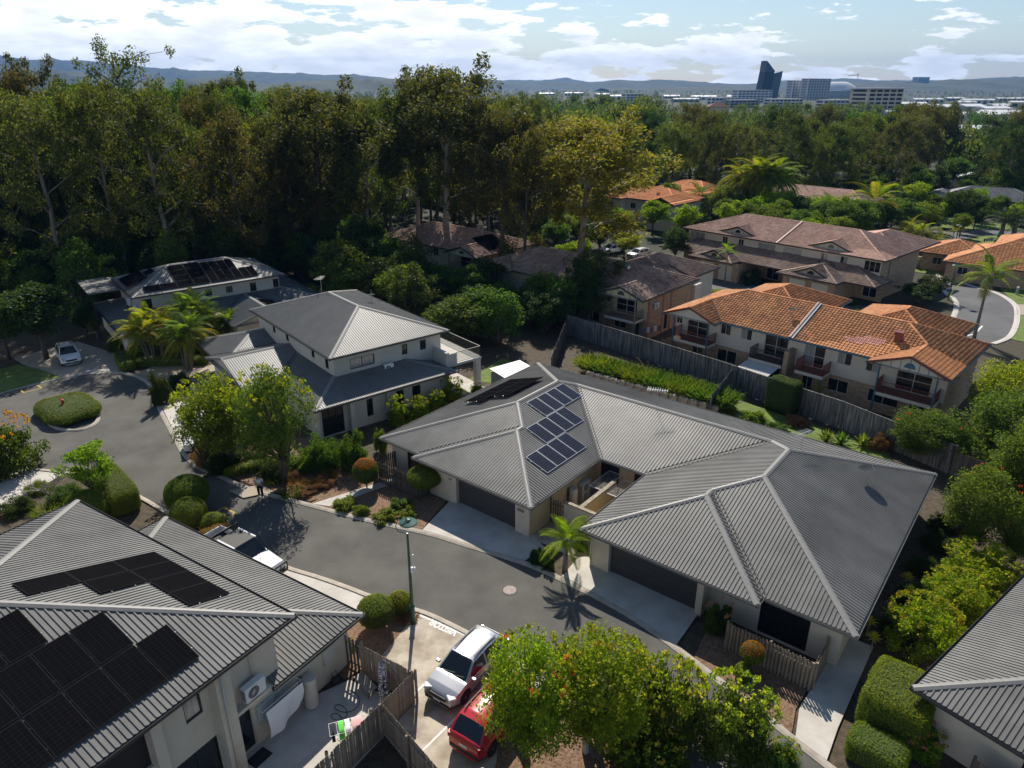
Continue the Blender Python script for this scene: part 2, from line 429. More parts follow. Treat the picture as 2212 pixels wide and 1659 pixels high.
L_flow = leafmat('leaf_yellow_flower', [(0.40,0.33,0.03),(0.50,0.42,0.07),(0.34,0.32,0.04)], trans=0.5)
L_palm = leafmat('leaf_palm', [(0.05,0.085,0.014),(0.09,0.14,0.02),(0.15,0.19,0.028)], trans=0.45)
L_palmy = leafmat('leaf_palm_gold', [(0.08,0.125,0.014),(0.15,0.18,0.02),(0.26,0.20,0.025)], trans=0.5)
L_hedge = leafmat('leaf_hedge', [(0.075,0.11,0.014),(0.115,0.155,0.018),(0.16,0.19,0.022)], trans=0.4, objvar=0.2, hue=0.012)
L_white = leafmat('leaf_variegated', [(0.5,0.5,0.4),(0.25,0.3,0.12)], trans=0.3)
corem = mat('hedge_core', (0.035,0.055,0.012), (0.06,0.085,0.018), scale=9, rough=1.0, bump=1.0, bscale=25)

# ------------------------------------------------------------------ the ground, roads and paving
def smooth01(t):
    t = np.clip(t, 0, 1); return t*t*(3-2*t)
def gz(x, y):
    x = np.asarray(x, float); y = np.asarray(y, float)
    d = 0.764*(x-6.6) + 0.645*(y-72.6)
    t = smooth01((d-0.4)/2.5)
    r = np.hypot(x-10, y-60)
    t = np.maximum(t, smooth01((r-95)/40))
    return -1.0*t
def ground():
    xs = np.arange(-200, 281, 4.0); ys = np.arange(-60, 421, 4.0)
    xs = np.unique(np.concatenate([xs, np.arange(-4, 60, 1.0)])); ys = np.unique(np.concatenate([ys, np.arange(40, 100, 1.0)]))
    X, Y = np.meshgrid(xs, ys); Z = gz(X, Y)
    V = np.stack([X, Y, Z], -1).reshape(-1, 3); nx, ny = len(xs), len(ys)
    i = np.arange(nx*ny).reshape(ny, nx)
    F = np.stack([i[:-1, :-1], i[:-1, 1:], i[1:, 1:], i[1:, :-1]], -1).reshape(-1, 4)
    b = len(V); B = 40000.0
    x0, x1, y0, y1 = xs[0], xs[-1], ys[0], ys[-1]
    O = np.array([(-B,-B,-1),(B,-B,-1),(B,B,-1),(-B,B,-1),(x0,y0,-1),(x1,y0,-1),(x1,y1,-1),(x0,y1,-1)])
    F2 = np.array([(0,1,5,4),(1,2,6,5),(2,3,7,6),(3,0,4,7)]) + b
    me = np_mesh('ground', np.vstack([V, O]), np.vstack([F, F2]), groundm, smooth=True)
    return tag(mobj('ground', me), 'brown mulch and dark green ground between the houses and under the forest', 'ground', kind='structure')
groundm = mat('ground_soil', (0.045,0.034,0.02), (0.10,0.075,0.045), scale=3, rough=0.95, bump=0.8, bscale=12, detail=8, world=True)
# farther out the ground is scrub and grass
_t = groundm.node_tree; _b = _t.nodes['Principled BSDF']
_src = _b.inputs['Base Color'].links[0].from_socket
_g = _t.nodes.new('ShaderNodeNewGeometry'); _n = _t.nodes.new('ShaderNodeTexNoise'); _n.inputs['Scale'].default_value = 0.02; _n.inputs['Detail'].default_value = 8
_t.links.new(_g.outputs['Position'], _n.inputs['Vector'])
_r = _t.nodes.new('ShaderNodeValToRGB'); _r.color_ramp.elements[0].color = (0.010,0.016,0.006,1); _r.color_ramp.elements[1].color = (0.028,0.036,0.012,1)
_t.links.new(_n.outputs['Fac'], _r.inputs[0])
_l = _t.nodes.new('ShaderNodeVectorMath'); _l.operation = 'LENGTH'; _t.links.new(_g.outputs['Position'], _l.inputs[0])
_m = _t.nodes.new('ShaderNodeMapRange'); _m.inputs['From Min'].default_value = 70; _m.inputs['From Max'].default_value = 130; _t.links.new(_l.outputs['Value'], _m.inputs['Value'])
_x = _t.nodes.new('ShaderNodeMix'); _x.data_type = 'RGBA'; _t.links.new(_m.outputs[0], _x.inputs[0]); _t.links.new(_src, _x.inputs[6]); _t.links.new(_r.outputs[0], _x.inputs[7])
_t.links.new(_x.outputs[2], _b.inputs['Base Color'])
ground()

def sheet(name, poly, z, m, label, cat, kind='structure', thick=0.0):
    import bmesh
    bm = bmesh.new()
    vs_ = [bm.verts.new((x, y, z)) for x, y in poly]
    f = bm.faces.new(vs_)
    if f.normal.z < 0: f.normal_flip()
    bm.normal_update()
    if f.normal.z < 0: f.normal_flip()
    bmesh.ops.triangulate(bm, faces=bm.faces[:])
    if thick:
        ed = [e for e in bm.edges if e.is_boundary]
        r = bmesh.ops.extrude_edge_only(bm, edges=ed)
        for v in r['geom']:
            if isinstance(v, bmesh.types.BMVert): v.co.z -= thick
    me = bpy.data.meshes.new(name); bm.to_mesh(me); bm.free(); me.materials.append(m)
    o = mobj(name, me)
    return tag(o, label, cat, kind=kind)
def smoothline(pts, n=6):
    """Catmull-Rom through the points"""
    P = [pts[0]] + list(pts) + [pts[-1]]; out = []
    for i in range(1, len(P)-2):
        p0, p1, p2, p3 = (np.array(P[i+k], float) for k in (-1, 0, 1, 2))
        for k in range(n):
            t = k/n
            out.append(tuple(0.5*((2*p1) + (-p0+p2)*t + (2*p0-5*p1+4*p2-p3)*t*t + (-p0+3*p1-3*p2+p3)*t**3)))
    out.append(tuple(P[-1])); return out
def kerb(name, pts, label, w=0.32, h=0.10, z=0.0, m=None, closed=False, side=1):
    """kerb run built of separate cast lengths sharing one part name"""
    root = empty(name, (pts[0][0], pts[0][1], z)); tag(root, label, 'kerb', kind='structure')
    o0 = Vector((pts[0][0], pts[0][1], z))
    acc = []; L = 0; cur = [pts[0]]
    P = pts + ([pts[0]] if closed else [])
    nn = []
    for i, p in enumerate(P):
        a = P[max(i-1, 0)]; b = P[min(i+1, len(P)-1)]
        t = Vector((b[0]-a[0], b[1]-a[1])); t.normalize(); nn.append(Vector((-t.y, t.x))*side)
    mb = MB(); cnt = 0
    def flush(idx):
        mb = MB(); prof = ((0, -0.05), (0.0, 0.035), (w*0.45, h*0.85), (w, h), (w, -0.05))
        for i in idx:
            p = P[i]; n = nn[i]
            for a, zz in prof: mb.v.append((p[0]+n.x*a-o0.x, p[1]+n.y*a-o0.y, zz))
        k = len(prof)
        for i in range(len(idx)-1):
            for j in range(k-1):
                q = [i*k+j, (i+1)*k+j, (i+1)*k+j+1, i*k+j+1]
                mb.f.append(q if side < 0 else q[::-1]); mb.m.append(0)
        mb.f.append(list(range(k))); mb.m.append(0); mb.f.append(list(range((len(idx)-1)*k, len(idx)*k))[::-1]); mb.m.append(0)
        mb.build('kerb_stone', m or kerbm, root)
    st = [0]; d = 0
    for i in range(1, len(P)):
        d += math.dist(P[i], P[i-1]); st.append(i)
        if d > 3.0: flush(st); st = [i]; d = 0
    if len(st) > 1: flush(st)
    return root

Bk = smoothline([(-24.48,46.29),(-22.57,44.19),(-20.21,42.66),(-17.66,41.0),(-12.9,38.95),(-11.41,38.30),(-8.99,37.29),(-7.12,36.61),(-4.92,35.79),(-3.15,34.90),(-1.26,33.98),(0.63,33.0),(1.76,32.25),(2.6,31.60),(4.02,30.45),(4.78,29.80),(5.88,28.75),(7.0,27.45),(8.42,25.60),(10.56,22.70),(11.59,21.20),(12.47,20.0),(16.0,15.2)], 4)
Rk = smoothline([(-24.48,46.29),(-27.51,50.73),(-29.91,54.3),(-32.33,58.32),(-34.32,60.5),(-36.35,61.75),(-39.3,61.9),(-41.57,60.8),(-43.48,58.9),(-45.2,56.8),(-48.5,52.0),(-54,44.0)], 4)
Ak = smoothline([(-34.5,44.2),(-31.6,43.6),(-29.0,42.9),(-25.0,40.7),(-21.5,38.3),(-18.5,36.6),(-15.6,34.75),(-12.84,33.05),(-10.62,32.07),(-8.68,31.13),(-7.27,30.40),(-4.55,29.26),(-3.35,28.56),(-2.02,27.66),(-0.3,26.4),(1.8,24.4),(3.9,21.9),(5.6,19.4),(9,14)], 4)
road_poly = list(reversed(Rk)) + Bk[1:] + list(reversed(Ak)) + [(-38,40),(-46,33)]
sheet('street_asphalt', road_poly, 0.004, asphalt, 'dark grey asphalt cul-de-sac street winding between the grey-roofed houses', 'road')
kerb('kerb', Bk, 'concrete kerb along the duplex side of the street', side=1)
kerb('kerb', Rk, 'concrete kerb around the turning circle', side=-1)
kerb('kerb', Ak, 'concrete kerb on the near side of the street by the visitor bays', side=-1)

# driveways and paths
def drive(name, poly, m, label, z=0.012, cat='driveway'):
    return sheet(name, poly, z, m, label, cat, thick=0.05)
drive('driveway', [(-5.45,36.35),(-3.9,39.95),(1.2,35.95),(1.9,34.6),(0.75,33.35),(-1.26,34.30),(-3.15,35.22),(-4.92,36.11)], concrete, 'pale concrete driveway in front of the left garage door of the duplex', z=0.105)
drive('driveway', [(2.75,31.95),(3.8,33.6),(5.0,33.9),(10.1,29.7),(7.95,26.75),(7.2,27.65),(6.1,28.98),(4.95,30.05),(4.2,30.72)], concrete, 'pale concrete driveway in front of the right garage door of the duplex', z=0.105)
drive('garden_path', [(11.75,21.45),(12.45,22.9),(16.3,27.4),(17.4,26.6),(13.7,21.9),(12.6,20.35)], concrete, 'narrow concrete path running beside the square topiary hedge', z=0.105, cat='path')
drive('visitor_parking_bay', [(-4.9,29.05),(-3.42,28.28),(-2.15,27.42),(-0.4,26.1),(1.6,24.15),(2.2,23.4),(1.2,19.0),(-0.8,16.3),(-2.62,18.6),(-5.2,21.7),(-4.25,23.4),(-7.0,25.2),(-6.3,25.9),(-5.55,27.6)], concretes, 'stained concrete visitor parking bay beside the paling fence', z=0.05, cat='parking')
drive('driveway', [(-16.9,35.15),(-15.4,34.35),(-12.9,32.75),(-10.75,31.78),(-8.8,30.83),(-7.5,30.1),(-6.4,27.9),(-8.2,25.9),(-20,33.0)], concrete, 'pale concrete driveway under the white utility truck', z=0.05)
drive('driveway', [(-31.3,43.3),(-34.4,43.9),(-40,39.5),(-40,33),(-33,36.0)], concrete, 'pale concrete driveway behind the bare frangipani', z=0.05)
drive('driveway', [(-24.2,46.4),(-27.2,50.9),(-29.6,54.5),(-28.2,55.6),(-21.0,51.0),(-20.5,47.4)], concrete, 'pale concrete driveway under the white sedan', z=0.06)
drive('driveway', [(-32.2,58.6),(-34.2,60.8),(-35.6,61.6),(-33.4,66.5),(-27.0,63.0),(-28,58)], exposed, 'brown aggregate driveway by the golden palms', z=0.06)
drive('visitor_parking_bay', [(-37.2,62.0),(-39.3,62.2),(-42.6,60.4),(-49.5,66.0),(-46.0,71.0),(-38.0,66.0)], exposed, 'dark paved visitor bay under the white compact suv', z=0.05, cat='parking')
drive('patio', [(-12.6,21.2),(-7.4,24.6),(-4.4,23.1),(-7.2,18.6),(-14,12),(-22,17)], concrete, 'concrete courtyard paving inside the paling fence', z=0.03, cat='patio')
sheet('lawn', [(-41.8,60.9),(-43.7,59.0),(-47.5,54.0),(-52,58),(-48.0,64.0),(-45.4,63.1)], 0.10, grassm, 'strip of mown lawn at the turning circle kerb', 'lawn')
sheet('lawn', [(-4,60.5),(0.6,58.6),(3,63.0),(-1,66.0)], 0.02, grassm, 'shaded back lawn behind the two-storey house', 'lawn')
sheet('lawn', [(21.5,49.5),(16.0,54.0),(14.5,57.8),(17.3,58.0),(24.0,51.2),(28.0,46.8),(27.0,44.0)], 0.02, grassm, 'strip of back lawn between the duplex and the long fence', 'lawn')
sheet('garden_bed', [(-7.3,30.0),(-4.95,29.0),(-5.5,27.6),(-6.2,26.0),(-7.6,24.6),(-9.3,26.0)], 0.056, litter, 'reddish leaf litter bed around the lamp post', 'garden bed')
sheet('garden_bed', [(-17.5,41.6),(-13.2,39.6),(-10.0,41.8),(-11.0,45.0),(-15,49),(-21.5,47.0),(-21.5,44.0)], 0.060, litter, 'leaf litter bed under the street trees', 'garden bed')
sheet('garden_bed', [(-0.2,23.6),(1.6,24.3),(3.6,22.0),(5.3,19.4),(8,15),(0,15),(-0.8,19.0)], 0.064, litter, 'pale leaf litter bed under the yellow-green trees', 'garden bed')
sheet('garden_bed', [(8.6,25.9),(10.75,22.9),(11.7,21.7),(12.3,22.9),(13.4,24.2),(10.3,28.3),(9.8,28.0)], 0.068, litter, 'mulch bed in front of the slatted fence', 'garden bed')
sheet('garden_bed', [(-13.0,39.4),(-11.35,38.7),(-8.9,37.65),(-5.5,36.4),(-4.3,39.6),(-10.2,44.2)], 0.072, litter, 'planted bed beside the left driveway', 'garden bed')
# border strip of white concrete beside the bed
drive('edging_path', [(-12.9,39.30),(-11.75,39.0),(-7.6,42.2),(-8.1,42.6)], concrete, 'white concrete edging strip by the shrubs', z=0.09, cat='path')
drive('side_path', [(-18.9,40.9),(-17.0,41.7),(-15.9,40.8),(-17.6,40.0)], exposed, 'small paved landing where the person walks', z=0.09, cat='path')

def paint(name, poly, z, m, label, cat='marking'):
    return sheet(name, poly, z, m, label, cat)
def stripe(p, q, w):
    d = Vector((q[0]-p[0], q[1]-p[1])); n = Vector((-d.y, d.x)).normalized()*(w/2)
    return [(p[0]+n.x, p[1]+n.y), (q[0]+n.x, q[1]+n.y), (q[0]-n.x, q[1]-n.y), (p[0]-n.x, p[1]-n.y)]
paint('bay_line', stripe((-4.75,28.88), (-2.0,27.25), 0.13), 0.056, whiteline, 'white line along the street end of the visitor bay')
paint('bay_line', stripe((-4.75,23.2), (-3.9,24.4), 0.10), 0.056, whiteline, 'short white bay line left of the silver car')
paint('bay_line', stripe((-3.9,20.5), (-2.3,22.6), 0.10), 0.056, whiteline, 'white bay line between the silver car and the red car')
def text_mesh(name, body, size, m, extrude=0.0, bold=0.0):
    c = bpy.data.curves.new(name, 'FONT'); c.body = body; c.size = size; c.align_x = 'CENTER'; c.align_y = 'CENTER'
    c.extrude = extrude; c.offset = bold
    o = bpy.data.objects.new(name, c); link(o)
    dg = bpy.context.evaluated_depsgraph_get(); dg.update()
    me = bpy.data.meshes.new_from_object(o.evaluated_get(dg))
    bpy.data.objects.remove(o)
    me.materials.clear(); me.materials.append(m); me.name = name
    return me
o = mobj('visitor_lettering', text_mesh('visitor_lettering', 'VISITOR', 0.58, whiteline, bold=0.03), None, (-3.42, 27.98, 0.057), R(-31+180))
tag(o, 'white VISITOR lettering painted on the bay by the lamp post', 'lettering', kind=None)
o.scale = (0.78, 1.0, 1.0)
o = mobj('visitor_lettering', text_mesh('visitor_lettering', 'VISITOR', 0.62, whiteline, bold=0.02), None, (-39.4, 62.75, 0.057), R(8+180))
tag(o, 'white lettering painted in front of the white compact suv', 'lettering')
paint('bay_line', stripe((-36.9,62.35), (-41.2,61.55), 0.16), 0.056, whiteline, 'white line along the kerb before the white compact suv')
# yellow speed-hump frames
def frame_mark(c, a, w, h, label):
    root = empty('yellow_box_marking', (c[0], c[1], 0.01), a, label, 'marking')
    mb = MB(); t = 0.12
    for x0, x1, y0, y1 in ((-w/2, w/2, -h/2, -h/2+t), (-w/2, w/2, h/2-t, h/2), (-w/2, -w/2+t, -h/2+t, h/2-t), (w/2-t, w/2, -h/2+t, h/2-t)):
        mb.box(x0, x1, y0, y1, 0, 0.006)
    mb.build('painted_frame', yellowline, root)
    MB().box(-w/2+t, w/2-t, -h/2+t, h/2-t, -0.004, 0.004).build('drain_lid', mat('drain_lid_dark', (0.04,0.04,0.04), rough=0.8) if 'drain_lid_dark' not in MATS else MATS['drain_lid_dark'], root)
frame_mark((-18.25,38.30), R(-33), 1.25, 0.9, 'yellow painted frame on the road near the clipped round bushes')
frame_mark((-43.0,58.3), R(48), 1.5, 1.1, 'yellow painted frame on the road beside the lawn strip')
root = empty('manhole_cover', (-0.12, 30.87, 0.005), 0.3, 'round rusty manhole cover in the middle of the street', 'manhole')
mb = MB(); mb.lathe([(0.42,0.0),(0.42,0.012),(0.36,0.014),(0.36,0.0)], 28); mb.build('rim', mat('manhole_rim', (0.09,0.085,0.08), rough=0.8), root)
mb = MB(); mb.lathe([(0.355,0.0),(0.355,0.010)], 28)
for k in range(-6, 7):
    h = math.sqrt(max(0.33**2-(k*0.052)**2, 0.01)); mb.box(k*0.052-0.015, k*0.052+0.015, -h, h, 0.010, 0.022)
mb.build('lid', mat('manhole_lid', (0.42,0.33,0.30), (0.25,0.2,0.18), scale=12, rough=0.7), root)

# island in the turning circle
isl = smoothline([(-39.3,53.2),(-36.6,50.6),(-34.7,49.8),(-33.5,50.2),(-33.4,51.9),(-35.1,54.4),(-38.0,56.5),(-39.6,56.2),(-40.0,55.0),(-39.3,53.2)], 4)
kerb('kerb', isl[:-1], 'concrete kerb around the hedge island in the turning circle', closed=True, side=1, w=0.25, h=0.14)

# road on the far right, beyond the townhouses
def far_sheet(name, pts, dz, m, label, cat): return sheet(name, pts, -1+dz, m, label, cat)
FR = smoothline([(53.55, 82.03),(55.97, 85.53),(57.83, 88.66),(58.90, 91.32),(58.93, 92.70),(60.96, 97.84),(64.09, 104.38)], 4)
FL = smoothline([(63.26, 101.22),(64.04, 99.01),(64.61, 95.95),(65.43, 94.12),(65.29, 91.32),(64.27, 88.02),(62.34, 84.63),(59.04, 79.83),(55.42, 75.49),(52.35, 73.35)], 4)
far_sheet('street_asphalt_far', FL + [(47.33, 72.44),(49.87, 79.83)] + FR, 0.006, asphaltf, 'grey asphalt side street turning at the single tall palm', 'road')
kerb('kerb', FL, 'pale kerb on the outer bend of the side street', z=-1, w=0.6, h=0.1, side=1, m=concrete)
kerb('kerb', FR, 'pale kerb on the inner side of the side street', z=-1, w=0.6, h=0.1, side=1, m=concrete)
far_sheet('lawn', [(67.75, 95.95),(65.67, 90.31),(63.55, 85.53),(58.67, 78.51),(55.35, 74.76),(57.29, 72.44),(72.63, 92.00),(73.80, 99.40)], 0.05, grassm, 'bright green lawn outside the bend of the side street', 'lawn')
far_sheet('side_driveway', [(64.77, 88.02),(62.01, 83.60),(64.67, 83.17),(68.00, 88.02)], 0.09, exposed, 'grey driveway crossing the lawn outside the bend', 'driveway')
far_sheet('verge_driveway', [(63.17, 101.42),(63.89, 99.80),(68.17, 101.83),(68.13, 103.52),(64.71, 102.67)], 0.09, exposed, 'brown driveway by the pale boundary wall', 'driveway')
far_sheet('lawn', [(60.34, 106.13),(64.08, 102.67),(67.23, 103.94),(68.45, 106.58),(61.27, 107.95)], 0.05, grassm, 'lawn strip along the pale boundary wall', 'lawn')
far_sheet('street_asphalt_far', [(80.97, 137.80),(86.27, 140.13),(93.63, 139.79),(98.05, 136.50),(96.37, 133.97),(88.81, 133.97),(83.04, 130.34),(80.88, 127.44),(81.00, 123.05),(77.05, 116.53),(68.00, 116.53)], 0.006, asphaltf, 'grey asphalt estate road with a landscaped roundabout', 'road')
far_sheet('lawn', [(91.03, 153.76),(93.37, 152.56),(95.98, 149.84),(100.55, 144.65),(100.24, 139.79),(93.63, 139.79),(88.74, 140.47),(83.68, 141.84)], 0.05, grassm, 'lawn in front of the house with solar panels', 'lawn')
far_sheet('lawn', [(82.23, 129.16),(87.22, 133.35),(91.03, 133.66),(89.48, 125.76),(84.35, 123.05),(81.54, 123.58)], 0.05, grassm, 'grass on the roundabout', 'lawn')
far_sheet('court_driveway', [(19.5,80.0),(27.0,102.0),(31.5,104.0),(46.0,86.5),(49.5,80.5),(46.5,76.5),(40,83.5),(30,90),(24.5,86)], 0.004, asphaltf, 'shared grey driveway court between the terracotta and pinkish-brown townhouses', 'driveway')
paint('road_line', stripe((50.73, 75.61), (52.52, 76.47), 0.2), -0.985, whiteline, 'curved white line on the side street')
paint('road_line', stripe((52.52, 76.47), (55.21, 79.43), 0.2), -0.984, whiteline, 'curved white line on the side street, upper piece')

# ------------------------------------------------------------------ roofs
def clip(poly, a, b, c):
    """keep a*x+b*y+c >= 0"""
    out = []; n = len(poly)
    for i in range(n):
        p, q = poly[i], poly[(i+1) % n]
        dp = a*p[0]+b*p[1]+c; dq = a*q[0]+b*q[1]+c
        if dp >= 0: out.append(p)
        if (dp > 0 and dq < 0) or (dp < 0 and dq > 0):
            t = dp/(dp-dq); out.append((p[0]+(q[0]-p[0])*t, p[1]+(q[1]-p[1])*t))
    return out if len(out) >= 3 else []
def parea(p): return 0.5*sum(p[i][0]*p[(i+1) % len(p)][1]-p[(i+1) % len(p)][0]*p[i][1] for i in range(len(p)))
def fat(p): return abs(parea(p)) > 0.006*sum(math.dist(p[i], p[i-1]) for i in range(len(p)))
DIRS = {'W': (1, 0), 'E': (-1, 0), 'S': (0, 1), 'N': (0, -1)}
def roof_faces(rects):
    """rects: (s0,s1,n0,n1,gables,ez,k) -> {plane: (dir, ez, k, base, [convex pieces])}"""
    def planes(r):
        s0, s1, n0, n1, g, ez, k = r; o = {}
        for d, base in (('W', s0), ('E', s1), ('S', n0), ('N', n1)):
            if d in g: continue
            dx, dy = DIRS[d]
            o[d] = (k*dx, k*dy, ez - k*(dx*base if dx else dy*base), base)
        return o
    PL = [planes(r) for r in rects]; faces = {}
    for i, r in enumerate(rects):
        s0, s1, n0, n1, g, ez, k = r
        for d, (a, b, c, base) in PL[i].items():
            p = [(s0, n0), (s1, n0), (s1, n1), (s0, n1)]
            for q, (a2, b2, c2, _) in PL[i].items():
                if q != d and p: p = clip(p, a2-a, b2-b, c2-c)
            if not p: continue
            pieces = [p]
            for m, r2 in enumerate(rects):
                if m == i: continue
                e = 1e-4 if m < i else -1e-4
                hs = [(1, 0, -r2[0]), (-1, 0, r2[1]), (0, 1, -r2[2]), (0, -1, r2[3])]
                hs += [(a2-a, b2-b, c2-c+e) for (a2, b2, c2, _) in PL[m].values()]
                new = []
                for P in pieces:
                    Q = P
                    for (u, v, w) in hs:
                        o = clip(Q, -u, -v, -w)
                        if o and fat(o): new.append(o)
                        Q = clip(Q, u, v, w)
                        if not Q or not fat(Q): break
                pieces = new
            if pieces:
                key = (round(a, 4), round(b, 4), round(c, 3))
                f = faces.setdefault(key, [d, ez, k, base, []]); f[4] += pieces
    return faces
def seg_edges(faces):
    E = []
    for key, f in faces.items():
        for P in f[4]:
            for i in range(len(P)):
                p, q = P[i], P[(i+1) % len(P)]
                if math.dist(p, q) > 0.02: E.append((key, p, q))
    out = {}
    for i in range(len(E)):
        for j in range(i+1, len(E)):
            k1, p, q = E[i]; k2, r, s = E[j]
            if k1 == k2: continue
            L = math.dist(p, q); t = ((q[0]-p[0])/L, (q[1]-p[1])/L)
            def dd(x): return abs((x[0]-p[0])*t[1]-(x[1]-p[1])*t[0])
            if dd(r) > 0.02 or dd(s) > 0.02: continue
            ur = (r[0]-p[0])*t[0]+(r[1]-p[1])*t[1]; us = (s[0]-p[0])*t[0]+(s[1]-p[1])*t[1]
            lo, hi = max(0, min(ur, us)), min(L, max(ur, us))
            if hi-lo < 0.05: continue
            A = (p[0]+t[0]*lo, p[1]+t[1]*lo); B = (p[0]+t[0]*hi, p[1]+t[1]*hi); M = ((A[0]+B[0])/2, (A[1]+B[1])/2)
            h = lambda k, x: k[0]*x[0]+k[1]*x[1]+k[2]
            if abs(h(k1, M)-h(k2, M)) > 0.08: continue
            P1 = None
            # centroid side test
            n = (-t[1], t[0]); x1 = (M[0]+n[0]*0.1, M[1]+n[1]*0.1)
            d1 = h(k1, x1)-h(k2, x1)
            # which side is face 1 on
            inside = any(all(((P[(a+1) % len(P)][0]-P[a][0])*(x1[1]-P[a][1])-(P[(a+1) % len(P)][1]-P[a][1])*(x1[0]-P[a][0]))*(1 if parea(P) > 0 else -1) > -1e-6 for a in range(len(P))) for P in faces[k1][4])
            f1_minus = d1 if inside else -d1
            typ = 'ridge' if f1_minus < 0 else 'valley'
            out.setdefault(((k1, k2), typ), []).append((A, B, h(k1, A), h(k1, B)))
    res = []
    for (kk, typ), L in out.items():
        # merge collinear runs
        a0 = L[0][0]; d = (L[0][1][0]-a0[0], L[0][1][1]-a0[1]); ln = math.hypot(*d); d = (d[0]/ln, d[1]/ln)
        iv = sorted([tuple(sorted((((A[0]-a0[0])*d[0]+(A[1]-a0[1])*d[1], ha), ((B[0]-a0[0])*d[0]+(B[1]-a0[1])*d[1], hb)))) for A, B, ha, hb in L])
        cur = None
        for (u0, h0), (u1, h1) in iv:
            if cur and u0 <= cur[1][0]+0.05:
                if u1 > cur[1][0]: cur[1] = (u1, h1)
            else:
                if cur: res.append((typ, cur[0], cur[1], a0, d))
                cur = [(u0, h0), (u1, h1)]
        res.append((typ, cur[0], cur[1], a0, d))
    return [(typ, (a0[0]+d[0]*u0, a0[1]+d[1]*u0, h0), (a0[0]+d[0]*u1, a0[1]+d[1]*u1, h1)) for typ, (u0, h0), (u1, h1), a0, d in res]
def line_iv(pieces, horiz, val):
    """intervals where the line {coord=val} crosses the pieces; horiz: coordinate index held fixed"""
    iv = []
    for P in pieces:
        xs = []
        for i in range(len(P)):
            p, q = P[i], P[(i+1) % len(P)]
            if (p[horiz]-val)*(q[horiz]-val) < 0:
                t = (val-p[horiz])/(q[horiz]-p[horiz]); xs.append(p[1-horiz]+(q[1-horiz]-p[1-horiz])*t)
        if len(xs) >= 2: iv.append((min(xs), max(xs)))
    iv.sort(); out = []
    for a, b in iv:
        if out and a <= out[-1][1]+0.02: out[-1][1] = max(out[-1][1], b)
        else: out.append([a, b])
    return out

class House:
    def __init__(s, name, label, cat, theta, org, z=0.0, group=None):
        s.th = R(theta); s.off = Vector((org[0], org[1], z)); c, sn = math.cos(s.th), math.sin(s.th)
        s.root = empty(name, (org[0]*c-org[1]*sn, org[0]*sn+org[1]*c, z), s.th, label, cat, group)
    def put(s, mb, name, mats, parent=None, smooth=False):
        o = s.off
        mb.v = [(x-o.x, y-o.y, z-o.z) for x, y, z in mb.v]
        return mb.build(name, mats, parent or s.root, smooth)
    def xyz(s, a, n, z):
        c, sn = math.cos(s.th), math.sin(s.th); return Vector((a*c-n*sn, a*sn+n*c, z))

